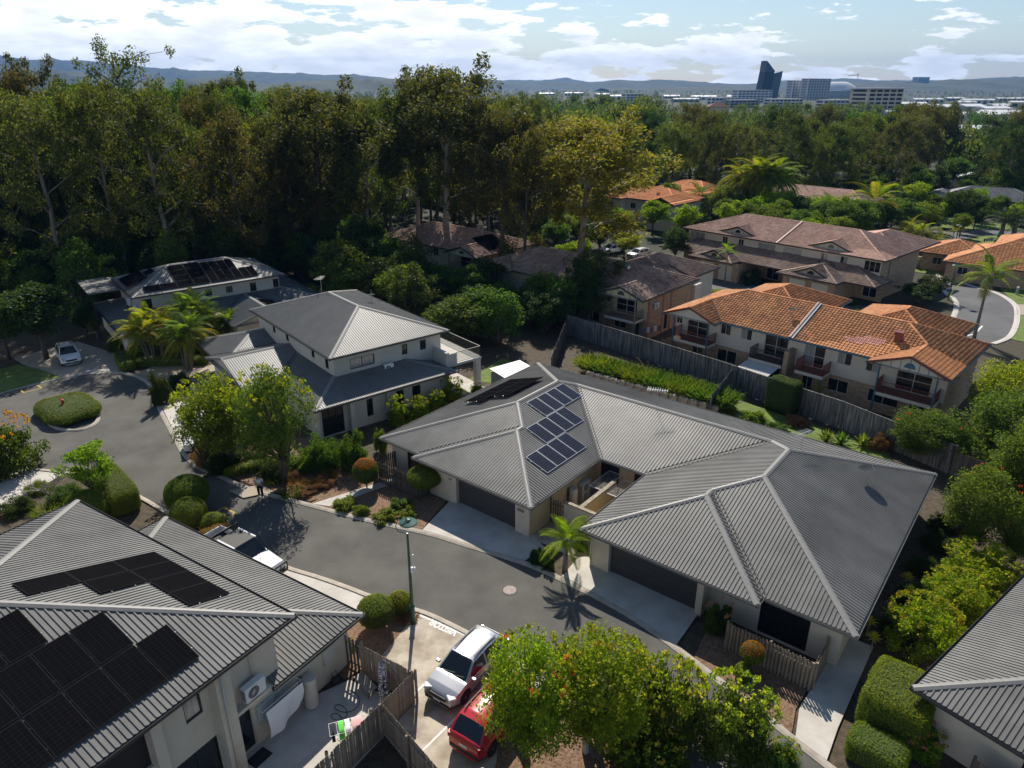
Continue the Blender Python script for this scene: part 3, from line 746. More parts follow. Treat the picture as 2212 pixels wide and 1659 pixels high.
EXCL = []
def metal_roof(H, rects, m, pitch=0.2, sheet_w=0.8, cap=0.30, ridge_ribs=True, gut=gutter, rib_h=0.037, capm=None):
    EXCL.extend((H, r) for r in rects)
    faces = roof_faces(rects)
    roof = empty('roof', (0, 0, 0), 0, parent=H.root)
    off = H.off
    def P3(key, s, n, dz=0): return (s, n, key[0]*s+key[1]*n+key[2]+dz)
    for key, (d, ez, k, base, pieces) in faces.items():
        ax = 0 if d in 'SN' else 1           # coordinate running along the eave
        lo = min(p[ax] for P in pieces for p in P); hi = max(p[ax] for P in pieces for p in P)
        i0 = math.floor(lo/sheet_w); i1 = math.ceil(hi/sheet_w)
        for i in range(i0, i1):
            a0, a1 = i*sheet_w, (i+1)*sheet_w
            mb = MB()
            for P in pieces:
                Q = clip(clip(P, 1 if ax == 0 else 0, 1 if ax == 1 else 0, -a0), -1 if ax == 0 else 0, -1 if ax == 1 else 0, a1)
                if len(Q) >= 3 and abs(parea(Q)) > 1e-3:
                    if parea(Q) < 0: Q = Q[::-1]
                    mb.add([P3(key, *q) for q in Q], [tuple(range(len(Q)))])
            if not mb.f: continue
            nr = int(round(sheet_w/pitch))
            for j in range(nr):
                a = a0 + (j+0.5)*pitch + 0.0007
                for b0, b1 in line_iv(pieces, ax, a):
                    if b1-b0 < 0.1: continue
                    w0, w1 = 0.036, 0.024; V = []
                    for b in (b0, b1):
                        for da, dz in ((-w0, 0.0), (-w1, rib_h), (w1, rib_h), (w0, 0.0)):
                            s_, n_ = (a+da, b) if ax == 0 else (b, a+da)
                            V.append(P3(key, s_, n_, dz) if True else 0)
                    fl = (d in 'SN') == True
                    fs = [(0,4,5,1),(1,5,6,2),(2,6,7,3),(0,1,2,3),(7,6,5,4)]
                    if ax == 0: fs = [f[::-1] for f in fs]
                    mb.add(V, fs)
            H.put(mb, 'roof_sheet', m, roof)
        # soffit
    # ridge, hip caps and valley gutters
    for typ, A, B in seg_edges(faces):
        A, B = Vector(A), Vector(B)
        if (B-A).length < 0.25: continue
        t = (B-A).normalized(); sd = t.cross(Vector((0,0,1))).normalized()
        mb = MB()
        if typ == 'ridge':
            hw = cap/2+0.02; up = sd.cross(t).normalized()
            if up.z < 0: up = -up
            # drop to the two faces
            drop = 0.33*hw*(0.9 if abs(t.z) < 0.02 else 0.68)
            V = []
            for p in (A - t*0.05, B + t*0.05):
                for a, zz in ((-hw, -drop+0.02), (-hw, -drop+0.045), (-0.05, 0.075), (0.05, 0.075), (hw, -drop+0.045), (hw, -drop+0.02)):
                    V.append(p + sd*a + Vector((0, 0, zz)))
            fs = [(i, i+1, i+7, i+6) for i in range(5)] + [(0,1,2,3,4,5)[::-1], (6,7,8,9,10,11)]
            mb.add(V, [f[::-1] for f in fs])
            H.put(mb, 'ridge_cap', capm or capgrey, roof)
        else:
            V = []
            for p in (A, B):
                for a, zz in ((-0.19, 0.085), (-0.10, 0.012), (0.10, 0.012), (0.19, 0.085)): V.append(p + sd*a + Vector((0, 0, zz)))
            mb.add(V, [(i, i+1, i+5, i+4) for i in range(3)])
            H.put(mb, 'valley_gutter', valleym, roof)
    gutters(H, rects, roof, gut)
    return roof
def gutters(H, rects, roof, gm, w=0.12, barge=None):
    for i, (s0, s1, n0, n1, g, ez, k) in enumerate(rects):
        for d, (p, q) in (('W', ((s0, n0), (s0, n1))), ('E', ((s1, n0), (s1, n1))), ('S', ((s0, n0), (s1, n0))), ('N', ((s0, n1), (s1, n1)))):
            if d in g: continue
            ax = 0 if d in 'SN' else 1; fx = p[1-ax]; iv = [(p[ax], q[ax])]
            for m, r in enumerate(rects):
                if m == i: continue
                r0, r1 = (r[0], r[1]) if ax == 0 else (r[2], r[3]); f0, f1 = (r[2], r[3]) if ax == 0 else (r[0], r[1])
                ins = f0+0.01 < fx < f1-0.01 or (m < i and (abs(fx-f0) < 0.01 or abs(fx-f1) < 0.01) and r[5] == ez)
                if ins and r[5] >= ez-0.3:
                    iv = [x for a, b in iv for x in ((a, min(b, r0)), (max(a, r1), b)) if x[1]-x[0] > 0.02]
            dx, dy = DIRS[d]
            for a, b in iv:
                mb = MB(); a -= w*0.98; b += w*0.98
                prof = ((0.03, -0.16), (0.03, 0.0), (0.005, 0.0), (0.0, -0.11), (-w+0.02, -0.11), (-w+0.012, 0.02), (-w, 0.02), (-w, -0.13), (-0.01, -0.16))
                for t_ in (a, b):
                    for o_, zz in prof:
                        x, y = ((t_, fx+o_*dy) if ax == 0 else (fx+o_*dx, t_))
                        mb.v.append((x, y, ez+zz))
                n = len(prof)
                mb.f = [[j, (j+1) % n, n+(j+1) % n, n+j] for j in range(n)] + [list(range(n))[::-1], list(range(n, 2*n))]
                mb.m = [0]*len(mb.f)
                H.put(mb, 'gutter', gm, roof)
        mb = MB(); mb.box(s0+0.05, s1-0.05, n0+0.05, n1-0.05, ez-0.145, ez-0.12)
        H.put(mb, 'soffit', soffit, roof)

TILES = {}
def tile_roof(H, rects, m, tw=0.30, tl=0.31, single=0, gut=gutter, capm=None, name='roof', fine=True):
    EXCL.extend((H, r) for r in rects)
    faces = roof_faces(rects); roof = empty(name, (0, 0, 0), 0, parent=H.root)
    V = []; F = []; full = []
    prof = [(0.0, 0.0), (0.42, 0.0), (0.52, 0.028), (0.70, 0.05), (0.88, 0.03), (1.0, 0.0)] if fine else [(0.0, 0.0), (0.45, 0.0), (0.72, 0.05), (1.0, 0.0)]
    npf = len(prof)
    base = MB()
    for key, (d, ez, k, bs, pieces) in faces.items():
        for P in pieces:
            Q = P if parea(P) > 0 else P[::-1]
            base.add([(s, n, key[0]*s+key[1]*n+key[2]-0.02) for s, n in Q], [tuple(range(len(Q)))])
        ax = 0 if d in 'SN' else 1; dx, dy = DIRS[d]; sg = dx+dy
        far = max(abs(p[1-ax]-bs) for P in pieces for p in P)
        for r in range(int(math.ceil(far/tl))):
            b0 = r*tl; b1 = min(b0+tl, far); bc = (b0+b1)/2
            for a0, a1 in line_iv(pieces, 1-ax, bs+sg*bc):
                j0 = math.floor(a0/tw); j1 = math.ceil(a1/tw)
                for j in range(j0, j1):
                    x0, x1 = max(a0, j*tw), min(a1, (j+1)*tw)
                    if x1-x0 < 0.04: continue
                    isfull = x1-x0 > tw-1e-4
                    c = ((x0+x1)/2, bs+sg*bc) if ax == 0 else (bs+sg*bc, (x0+x1)/2)
                    full.append((isfull, c, key, d, x0, x1, b0, b1, bs, sg, ax, k))
    H.put(base, 'roof_base', m, roof)
    chosen = set()
    if single:
        cands = [(H.xyz(c[0], c[1], 0).to_2d().length, i) for i, (f, c, *_r) in enumerate(full) if f]
        cands.sort(); chosen = set(i for _, i in cands[:single])
    for i, (isf, c, key, d, x0, x1, b0, b1, bs, sg, ax, k) in enumerate(full):
        def pt(u, b, dz):
            # keep the roll on the same hand seen from below the slope
            a = x0+(x1-x0)*u
            s, n = (a, bs+sg*b) if ax == 0 else (bs+sg*b, a)
            return (s, n, key[0]*s+key[1]*n+key[2]+dz)
        lift = 0.035 + 0.008*((i*7919) % 17)/17
        vv = [pt(u, b0-0.02, h+lift) for u, h in prof] + [pt(u, b1, h+0.004) for u, h in prof] + [pt(u, b0-0.02, h*0.9-0.004) for u, h in prof]
        flip = (ax == 0) != (sg > 0)
        ff = [(q, q+1, npf+q+1, npf+q) for q in range(npf-1)] + [(2*npf+q, 2*npf+q+1, q+1, q) for q in range(npf-1)]
        if flip: ff = [f[::-1] for f in ff]
        if i in chosen:
            tk = (d, round(k, 3), m.name, fine)
            zc = key[0]*c[0]+key[1]*c[1]+key[2]
            if tk not in TILES:
                mb = MB(); mb.add([(x-c[0], y-c[1], z-zc) for x, y, z in vv], ff); TILES[tk] = mb.mesh('roof_tile', m)
            mobj('roof_tile', TILES[tk], roof, (c[0]-H.off.x, c[1]-H.off.y, zc-H.off.z))
        else:
            b = len(V); V += vv; F += [[q+b for q in f] for f in ff]
    if V:
        V = np.array(V) - np.array(H.off); me = np_mesh('tiles', V, np.array(F), m)
        o = mobj('tiles', me, roof)
        if single: o['kind'] = 'stuff'
        else: o['kind'] = 'stuff'
    for typ, A, B in seg_edges(faces):
        A, B = Vector(A), Vector(B); L = (B-A).length
        if L < 0.25: continue
        t = (B-A)/L; sd = t.cross(Vector((0,0,1))).normalized()
        mb = MB()
        if typ == 'ridge':
            n = max(1, int(L/0.42)); rr = 0.13
            for i in range(n):
                p = A + t*(L*i/n); q = A + t*(L*(i+1)/n+0.03)
                for e, (pp, r) in enumerate(((p, rr), (q, rr*0.86))):
                    for a in range(6):
                        an = math.pi*a/5; mb.v.append(tuple(pp + sd*(math.cos(an)*r) + Vector((0,0, math.sin(an)*r*0.75 - 0.0))))
                b = len(mb.v)-12
                mb.f += [[b+a+1, b+a, b+6+a, b+6+a+1] for a in range(5)] + [[b+a for a in range(6)]]; mb.m += [0]*6
            H.put(mb, 'ridge_tiles', capm or m, roof)
        else:
            V2 = []
            for p in (A, B):
                for a, zz in ((-0.12, 0.09), (-0.05, 0.02), (0.05, 0.02), (0.12, 0.09)): V2.append(p + sd*a + Vector((0,0,zz)))
            mb.add(V2, [(i, i+1, i+5, i+4) for i in range(3)]); H.put(mb, 'valley_gutter', valleym, roof)
    gutters(H, rects, roof, gut)
    return roof

# ------------------------------------------------------------------ walls, windows and doors
FACE = {'S': ((1,0), (0,-1)), 'N': ((-1,0), (0,1)), 'W': ((0,-1), (-1,0)), 'E': ((0,1), (1,0))}
def wall_panel(mb, side, fixed, a0, a1, z0, z1, holes=(), depth=0.14):
    """outer skin of one wall with real openings; holes: (a0,a1,z0,z1)"""
    A = sorted(set([a0, a1] + [x for h in holes for x in h[:2]])); Zs = sorted(set([z0, z1] + [x for h in holes for x in h[2:]]))
    (tx, ty), (nx, ny) = FACE[side]
    sgn = tx + ty
    def pt(a, z, dep=0.0):
        return (a, fixed - ny*dep, z) if side in 'SN' else (fixed - nx*dep, a, z)
    for i in range(len(A)-1):
        for j in range(len(Zs)-1):
            ac, zc = (A[i]+A[i+1])/2, (Zs[j]+Zs[j+1])/2
            if any(h[0] < ac < h[1] and h[2] < zc < h[3] for h in holes): continue
            f = [pt(A[i], Zs[j]), pt(A[i+1], Zs[j]), pt(A[i+1], Zs[j+1]), pt(A[i], Zs[j+1])]
            mb.add(f if sgn > 0 else f[::-1], [(0,1,2,3)])
    for h in holes:
        c = [(h[0], h[2]), (h[1], h[2]), (h[1], h[3]), (h[0], h[3])]
        for i in range(4):
            p, q = c[i], c[(i+1) % 4]
            f = [pt(*p), pt(*q), pt(*q, depth), pt(*p, depth)]
            mb.add(f[::-1] if sgn > 0 else f, [(0,1,2,3)])
def window(H, side, fixed, h, parts=2, fm=None, gm=None, depth=0.09, fw=0.05, name='window', hbar=False):
    a0, a1, z0, z1 = h; (tx, ty), (nx, ny) = FACE[side]; fm = fm or winframe
    def bx(mb, x0, x1, y0, y1, d0, d1):
        if side in 'SN':
            q = sorted((fixed-ny*d0, fixed-ny*d1)); mb.box(x0, x1, q[0], q[1], y0, y1)
        else:
            q = sorted((fixed-nx*d0, fixed-nx*d1)); mb.box(q[0], q[1], x0, x1, y0, y1)
    mb = MB(); d0, d1 = depth-0.05, depth+0.03
    bx(mb, a0, a1, z0, z0+fw, d0, d1); bx(mb, a0, a1, z1-fw, z1, d0, d1)
    bx(mb, a0, a0+fw, z0+fw, z1-fw, d0, d1); bx(mb, a1-fw, a1, z0+fw, z1-fw, d0, d1)
    for i in range(1, parts):
        x = a0+(a1-a0)*i/parts; bx(mb, x-fw*0.45, x+fw*0.45, z0+fw, z1-fw, d0+0.004, d1)
    if hbar: bx(mb, a0+fw, a1-fw, (z0+z1)/2-0.02, (z0+z1)/2+0.02, d0+0.006, d1)
    w = H.put(mb, name, fm)
    for i in range(parts):
        mb = MB(); x0 = a0+fw+(a1-a0-2*fw)*i/parts; x1 = a0+fw+(a1-a0-2*fw)*(i+1)/parts
        bx(mb, x0+0.012, x1-0.012, z0+fw, z1-fw, depth, depth+0.015)
        g = gm if gm else (glassc if rnd.random() < 0.25 else glass)
        H.put(mb, 'pane', g, w)
    return w
def box_walls(H, s0, s1, n0, n1, z0, z1, m, holes=None, name='wall', inner=True):
    """four outer walls; holes {'S':[(a0,a1,z0,z1)..]}"""
    holes = holes or {}
    for sd, fx, a0, a1 in (('S', n0, s0, s1), ('N', n1, s0, s1), ('W', s0, n0, n1), ('E', s1, n0, n1)):
        mb = MB(); wall_panel(mb, sd, fx, a0, a1, z0, z1, holes.get(sd, ()))
        H.put(mb, name, m)
    if inner:
        mb = MB(); mb.box(s0+0.16, s1-0.16, n0+0.16, n1-0.16, z0+0.02, z1-0.02); H.put(mb, 'interior', black)  # solid black filler; its colour stands for shade behind open holes
def garage_door(H, side, fixed, a0, a1, z0, z1, m, rows=5, depth=0.12):
    (tx, ty), (nx, ny) = FACE[side]
    g = None
    for r in range(rows):
        zz0 = z0+(z1-z0)*r/rows; zz1 = z0+(z1-z0)*(r+1)/rows-0.012
        mb = MB()
        if side in 'SN': q = sorted((fixed-ny*depth, fixed-ny*(depth+0.03))); mb.box(a0, a1, q[0], q[1], zz0, zz1)
        else: q = sorted((fixed-nx*depth, fixed-nx*(depth+0.03))); mb.box(q[0], q[1], a0, a1, zz0, zz1)
        if g is None: g = H.put(mb, 'garage_door', m)
        else: H.put(mb, 'door_panel', m, g)
    return g
def downpipe(H, s, n, z0, z1, m=None, r=0.045):
    mb = MB(); mb.tube([(s, n, z1), (s, n, z0)], r, 8); H.put(mb, 'downpipe', m or wallcream, smooth=True)

def solar(H, name, label, kind, plane, cells, dz=0.10):
    """plane: (a,b,c) with z=a*s+b*n+c ; cells: list of (s0,s1,n0,n1)"""
    a, b, c = plane
    cs = [(x[0]+x[1])/2 for x in cells]; cn = [(x[2]+x[3])/2 for x in cells]
    s_, n_ = sum(cs)/len(cs), sum(cn)/len(cn)
    p = H.xyz(s_, n_, a*s_+b*n_+c)
    root = empty(name, p, H.th, label, 'solar panels')
    nrm = Vector((-a, -b, 1)).normalized()
    rows = {}
    for (s0, s1, n0, n1) in cells:
        def q(s, n, d): return (s-s_+nrm.x*d, n-n_+nrm.y*d, a*(s-s_)+b*(n-n_)+nrm.z*d)
        g = 0.012; s0 += g; s1 -= g; n0 += g; n1 -= g
        mb = MB()
        V = [q(s0,n0,dz-0.035), q(s1,n0,dz-0.035), q(s1,n1,dz-0.035), q(s0,n1,dz-0.035), q(s0,n0,dz), q(s1,n0,dz), q(s1,n1,dz), q(s0,n1,dz)]
        mb.add(V, [(0,3,2,1),(4,5,6,7),(0,1,5,4),(1,2,6,5),(2,3,7,6),(3,0,4,7)])
        pan = mb.build('panel', alu if kind == 'blue' else panelframe, root)
        e = 0.03; S0, S1, N0, N1 = s0+e, s1-e, n0+e, n1-e
        if kind == 'blue': nx_, ny_ = (10, 6) if (S1-S0) > (N1-N0) else (6, 10)
        else: nx_, ny_ = (12, 6) if (S1-S0) > (N1-N0) else (6, 12)
        mb = MB(); mb.add([q(S0,N0,dz+0.003), q(S1,N0,dz+0.003), q(S1,N1,dz+0.003), q(S0,N1,dz+0.003)], [(0,1,2,3)])
        mb.build('cell_backing', panelline if kind == 'blue' else panelblack, pan)
        mb = MB(); gp = 0.008 if kind == 'blue' else 0.012
        for i in range(nx_):
            for j in range(ny_):
                x0 = S0+(S1-S0)*i/nx_+gp/2; x1 = S0+(S1-S0)*(i+1)/nx_-gp/2; y0 = N0+(N1-N0)*j/ny_+gp/2; y1 = N0+(N1-N0)*(j+1)/ny_-gp/2
                if kind == 'blue':
                    ch = 0.018
                    L = [(x0+ch,y0),(x1-ch,y0),(x1,y0+ch),(x1,y1-ch),(x1-ch,y1),(x0+ch,y1),(x0,y1-ch),(x0,y0+ch)]
                else: L = [(x0,y0),(x1,y0),(x1,y1),(x0,y1)]
                mb.add([q(u, v, dz+0.006) for u, v in L], [tuple(range(len(L)))])
        mb.build('cells', panelblue if kind == 'blue' else panelblack2, pan)
        rows.setdefault(round(s0 if abs(a) > abs(b) else n0, 1), []).append((s0, s1, n0, n1))
    for kk, L in rows.items():
        mb = MB()
        if abs(a) > abs(b):
            lo = min(x[2] for x in L)-0.05; hi = max(x[3] for x in L)+0.05
            for f in (0.25, 0.75):
                s = L[0][0]+(L[0][1]-L[0][0])*f; mb.bar(q(s, lo, dz-0.06), q(s, hi, dz-0.06), 0.04, 0.05)
        else:
            lo = min(x[0] for x in L)-0.05; hi = max(x[1] for x in L)+0.05
            for f in (0.25, 0.75):
                n = L[0][2]+(L[0][3]-L[0][2])*f; mb.bar(q(lo, n, dz-0.06), q(hi, n, dz-0.06), 0.04, 0.05)
        mb.build('mounting_rail', alu, root)
    return root
panelblack2 = mat('solar_cell_black', (0.0055,0.0055,0.0065), (0.0075,0.0075,0.0085), scale=3, rough=0.6, spec=0.0)

# ================================================================== house A (near left, two storeys)
HA = House('two_storey_house', 'two-storey rendered house in the near left corner under solar panels', 'house', -32.2, (-27, 7))
metal_roof(HA, [(-35.1, -19.3, -4.0, 14.35, '', 5.6, 0.35)], roofgrey)
metal_roof(HA, [(-34.4, -19.6, 13.2, 18.2, 'S', 2.7, 0.35)], roofgrey)
box_walls(HA, -34.6, -20.1, -3.4, 13.85, 0, 5.47, wallbeige, {'E': [(9.75, 10.45, 3.6, 4.7), (9.0, 10.75, 0.1, 2.15), (11.55, 12.35, 0.05, 2.1), (3.0, 8.35, 3.0, 5.2), (3.0, 8.35, 0.1, 2.6)]})  # unglazed openings show the black filler as painted recess shade
box_walls(HA, -33.9, -20.1, 13.85, 17.7, 0, 2.56, wallbeige, inner=False)
window(HA, 'E', -20.1, (9.75, 10.45, 3.6, 4.7), 1, gm=glassc)
window(HA, 'E', -20.1, (9.0, 10.75, 0.1, 2.15), 2, gm=glass)
window(HA, 'E', -20.1, (11.55, 12.35, 0.05, 2.1), 1, winframew, glass, name='door')
mb = MB(); mb.box(-20.1, -19.55, 10.78, 11.42, 0, 5.45); HA.put(mb, 'pier', wallbeige)
mb = MB(); mb.box(-20.1, -19.75, 8.36, 8.75, 0, 5.45); HA.put(mb, 'pier', wallbeige)
mb = MB(); mb.box(-20.08, -19.7, 11.45, 13.6, 2.55, 2.72); HA.put(mb, 'ledge', wallbeige)
downpipe(HA, -19.48, 11.0, 0.05, 5.4); downpipe(HA, -20.02, 12.6, 3.55, 5.4, r=0.04)
mb = MB(); mb.box(-20.09, -19.98, 16.1, 16.75, 1.1, 1.95); HA.put(mb, 'meter_box', beigepl)
k = 0.35; pa = (0, -k, 5.6+k*14.35); pb = (-k, 0, 5.6-k*19.3)
c1 = [(-27.40,-26.15,8.25,10.05),(-27.40,-26.15,10.05,11.85),(-27.40,-26.15,11.85,13.65),(-26.15,-24.90,10.08,11.87),(-26.15,-24.90,11.87,13.65),(-24.88,-23.53,11.88,13.63),(-23.53,-22.20,11.88,13.63)]
solar(HA, 'solar_array', 'seven black panels stepping across the upper face of the near left roof', 'black', pa, c1)
c2 = []
for (s0, s1), top, cnt in (((-25.6,-23.83), 7.72, 5), ((-23.78,-22.0), 9.58, 7), ((-21.95,-20.15), 10.80, 8)):
    for i in range(cnt): c2.append((s0, s1, top-1.26*(i+1), top-1.26*i-0.02))
solar(HA, 'solar_array', 'large block of black panels in the bottom left corner of the picture', 'black', pb, c2)

# ================================================================== house B (the duplex in the middle)
HB = House('duplex_house', 'long single-storey duplex with grey ribbed metal hip roof and two garages', 'house', -38.5, (-19, 37))
kB = 0.33
rB = [(-34.3, -20.9, 28.57, 46.8, '', 2.6, kB), (-30.5, -20.9, 28.0, 40.0, '', 2.6, kB), (-17.5, -3.4, 28.67, 46.8, '', 2.6, kB), (-17.5, -7.6, 28.0, 40.0, '', 2.6, kB), (-34.3, -3.4, 35.5, 46.8, '', 2.6, kB)]
metal_roof(HB, rB, roofgrey, gut=guttergrey)
mb = MB(); wall_panel(mb, 'S', 28.5, -30.0, -21.4, 0, 2.46, [(-27.24, -22.42, 0.1, 2.2)], 0.3); wall_panel(mb, 'S', 29.1, -33.8, -30.0, 0, 2.46, [(-32.3, -30.6, 0.2, 2.1)])
HB.put(mb, 'front_wall', wallbeige)
mb = MB(); wall_panel(mb, 'W', -30.0, 28.5, 29.1, 0, 2.46); wall_panel(mb, 'W', -33.8, 29.1, 46.3, 0, 2.46); wall_panel(mb, 'N', 46.3, -33.8, -4.0, 0, 2.46); HB.put(mb, 'side_wall', wallbeige)
mb = MB(); wall_panel(mb, 'E', -21.4, 28.5, 36.0, 0, 2.46); wall_panel(mb, 'S', 36.0, -21.4, -17.05, 0, 2.46, [(-21.1, -19.7, 0.1, 2.2), (-18.6, -17.5, 0.9, 2.1)]); wall_panel(mb, 'W', -17.05, 28.5, 36.0, 0, 2.46); HB.put(mb, 'court_wall', wallyel)
mb = MB(); wall_panel(mb, 'S', 28.5, -17.05, -10.4, 0, 2.46, [(-15.9, -10.75, 0.1, 2.2)], 0.3); wall_panel(mb, 'S', 29.2, -10.4, -4.0, 0, 2.46, [(-7.75, -5.4, 0.12, 2.2)]); HB.put(mb, 'front_wall', wallbeige)
mb = MB(); wall_panel(mb, 'E', -10.4, 28.5, 29.2, 0, 2.46); wall_panel(mb, 'E', -4.0, 29.2, 46.3, 0, 2.46, [(31.0, 32.2, 0.9, 2.1)]); HB.put(mb, 'side_wall', wallbeige)
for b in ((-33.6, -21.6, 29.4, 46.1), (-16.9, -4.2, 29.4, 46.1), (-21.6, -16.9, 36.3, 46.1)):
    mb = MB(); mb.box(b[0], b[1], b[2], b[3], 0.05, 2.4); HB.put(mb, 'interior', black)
garage_door(HB, 'S', 28.5, -27.22, -22.44, 0.105, 2.2, garagem, depth=0.25)
garage_door(HB, 'S', 28.5, -15.88, -10.77, 0.105, 2.2, garagem, depth=0.25)
window(HB, 'S', 29.1, (-32.3, -30.6, 0.2, 2.1), 2, gm=glass)
window(HB, 'S', 29.2, (-7.75, -5.4, 0.12, 2.2), 2, gm=glass)
window(HB, 'S', 36.0, (-18.6, -17.5, 0.9, 2.1), 1, gm=glass)
window(HB, 'S', 36.0, (-21.1, -19.7, 0.1, 2.2), 2, gm=glass, name='door')
window(HB, 'E', -4.0, (31.0, 32.2, 0.9, 2.1), 1, gm=glass)
downpipe(HB, -16.98, 28.4, 0.05, 2.5, wallcream); downpipe(HB, -21.32, 28.42, 0.05, 2.5, wallbeige)
for txt, s, n, sz in (('14', -27.75, 28.49, 0.26), ('13', -9.9, 29.19, 0.26)):
    me = text_mesh('house_number', txt, sz, black, extrude=0.01)
    o = mobj('house_number', me, HB.root, (s-HB.off.x, n-HB.off.y, 1.75)); o.rotation_euler = (R(90), 0, 0)
mb = MB(); mb.box(-22.25, -21.75, 28.47, 28.498, 1.62, 1.82); HB.put(mb, 'name_plate', greytrim)
# courtyard: screen wall and dividing wall
mb = MB(); mb.box(-20.45, -17.1, 30.75, 30.95, 0, 1.72); HB.put(mb, 'screen_wall', wallbeige)
mb = MB(); mb.box(-20.47, -17.08, 30.73, 30.97, 1.72, 1.80); HB.put(mb, 'wall_capping', capstain)
mb = MB(); mb.box(-19.45, -19.22, 30.975, 34.9, 0, 1.72); HB.put(mb, 'dividing_wall', wallyel)
mb = MB(); mb.box(-19.47, -19.20, 30.98, 34.92, 1.72, 1.80); HB.put(mb, 'wall_capping', capstain)
mb = MB(); mb.box(-21.35, -17.1, 28.6, 35.95, 0.0, 0.03); HB.put(mb, 'court_paving', concretes)
kk = 0.33; prB = (-kk, 0, 2.6-kk*20.9); plB = (kk, 0, 2.6+kk*34.3)
def rowc(s0, s1, n0, cnt, w=1.105): return [(s0, s1, n0+w*i, n0+w*(i+1)-0.02) for i in range(cnt)]
solar(HB, 'solar_array', 'upper row of four silver-framed panels on the middle roof', 'blue', prB, rowc(-27.17, -25.47, 35.75, 4))
solar(HB, 'solar_array', 'middle row of four silver-framed panels on the middle roof', 'blue', prB, rowc(-25.44, -23.74, 33.44, 4))
solar(HB, 'solar_array', 'lowest row of four silver-framed panels on the middle roof', 'blue', prB, rowc(-23.71, -22.01, 31.14, 4))
solar(HB, 'solar_array', 'brownish glinting panels on the far slope of the middle roof', 'black', plB, rowc(-32.45, -30.80, 35.2, 5)+rowc(-30.76, -29.15, 36.25, 4), dz=0.3)

# ================================================================== house C (two storeys, white walls)
HC = House('two_storey_house', 'two-storey house with cream walls and grey metal roofs behind the middle street trees', 'house', 39, (26, 56))
metal_roof(HC, [(21.5, 32.6, 49.1, 66.0, '', 5.4, 0.35)], roofmid, gut=gutter)
kc = 0.27
rl = metal_roof(HC, [(18.7, 31.6, 46.4, 60.0, '', 2.7, kc), (16.0, 27.0, 53.5, 63.1, 'W', 2.7, kc), (16.6, 27.0, 60.2, 68.5, '', 2.7, kc)], roofmid)
upc = [(23.4, 25.6, 3.85, 4.75), (28.2, 28.75, 4.0, 4.9), (30.0, 30.6, 4.0, 4.9)]
upw = [(50.6, 51.2, 3.9, 4.8), (53.2, 53.8, 4.1, 4.7), (58.5, 59.1, 4.1, 4.7), (61.5, 62.1, 4.1, 4.8)]
box_walls(HC, 22.0, 32.1, 49.6, 65.5, 2.6, 5.27, wallwhite, {'S': upc, 'W': upw})
for h in upc: window(HC, 'S', 49.6, h, 2, gm=glassc if h[0] < 25 else glass)
for h in upw: window(HC, 'W', 22.0, h, 1, gm=glass)
lw = [(23.2, 23.75, 0.7, 2.2), (25.9, 26.6, 0.1, 2.2), (27.4, 28.2, 0.1, 2.2), (19.4, 21.2, 0.1, 2.3)]
box_walls(HC, 19.2, 31.1, 46.9, 67.9, 0, 2.56, wallwhite, {'S': lw})
for h in lw: window(HC, 'S', 46.9, h, 3 if h[0] < 20 else 1, gm=glass, hbar=h[0] < 20)
mb = MB(); mb.box(21.6, 21.95, 46.45, 46.9, 0, 2.5); mb.box(24.9, 25.2, 46.62, 46.9, 0, 2.5); HC.put(mb, 'pier', wallwhite)
box_walls(HC, 16.5, 19.3, 54.0, 62.6, 0, 2.6, wallcream, {'W': [(55.4, 60.6, 0.1, 2.2)]})
garage_door(HC, 'W', 16.5, 55.4, 60.6, 0.1, 2.2, garagem)
mb = MB(); mb.add([(16.48, 54.0, 2.5), (16.48, 62.6, 2.5), (16.48, 58.3, 3.75)], [(0, 2, 1)]); mb.add([(16.6, 54.0, 2.5), (16.6, 62.6, 2.5), (16.6, 58.3, 3.75)], [(0, 1, 2)]); HC.put(mb, 'gable', wallcream)
for n0, n1, z0, z1 in ((53.4, 58.3, 2.62, 3.98), (63.2, 58.3, 2.62, 3.98)):
    mb = MB(); mb.bar((15.98, n0, z0), (15.98, n1, z1), 0.05, 0.2); HC.put(mb, 'barge_board', capgrey)
# raised deck on the right
mb = MB(); mb.box(31.2, 34.9, 47.4, 54.2, 2.7, 2.9); HC.put(mb, 'deck_slab', wallwhite)
mb = MB(); mb.box(31.2, 31.5, 47.4, 49.55, 2.9, 4.05); mb.box(31.5, 32.3, 47.4, 47.6, 2.9, 3.9); HC.put(mb, 'parapet', wallwhite)
def railing(H, name, pts, z0, h, m, gap=0.11, bw=0.02, top=0.05):
    mb = MB()
    for (a, b) in zip(pts[:-1], pts[1:]):
        mb.bar((a[0], a[1], z0+h), (b[0], b[1], z0+h), top, 0.05); mb.bar((a[0], a[1], z0+0.1), (b[0], b[1], z0+0.1), 0.035, 0.035)
        L = math.dist(a, b); n = max(2, int(L/gap))
        for i in range(n+1):
            x, y = a[0]+(b[0]-a[0])*i/n, a[1]+(b[1]-a[1])*i/n
            w = bw if 0 < i < n else top; mb.box(x-w/2, x+w/2, y-w/2, y+w/2, z0+(0.1 if 0 < i < n else 0), z0+h-0.02)
    return H.put(mb, name, m)
railing(HC, 'railing', [(32.3, 47.48), (34.82, 47.48), (34.82, 54.1)], 2.9, 1.0, blackm)
mb = MB(); mb.box(34.35, 34.85, 47.45, 47.9, 0, 2.7); mb.box(34.35, 34.85, 53.6, 54.1, 0, 2.7); HC.put(mb, 'pillar', wallcream)
mb = MB(); mb.box(31.2, 35.0, 46.8, 54.4, 0.0, 0.06); HC.put(mb, 'patio_slab', concrete)

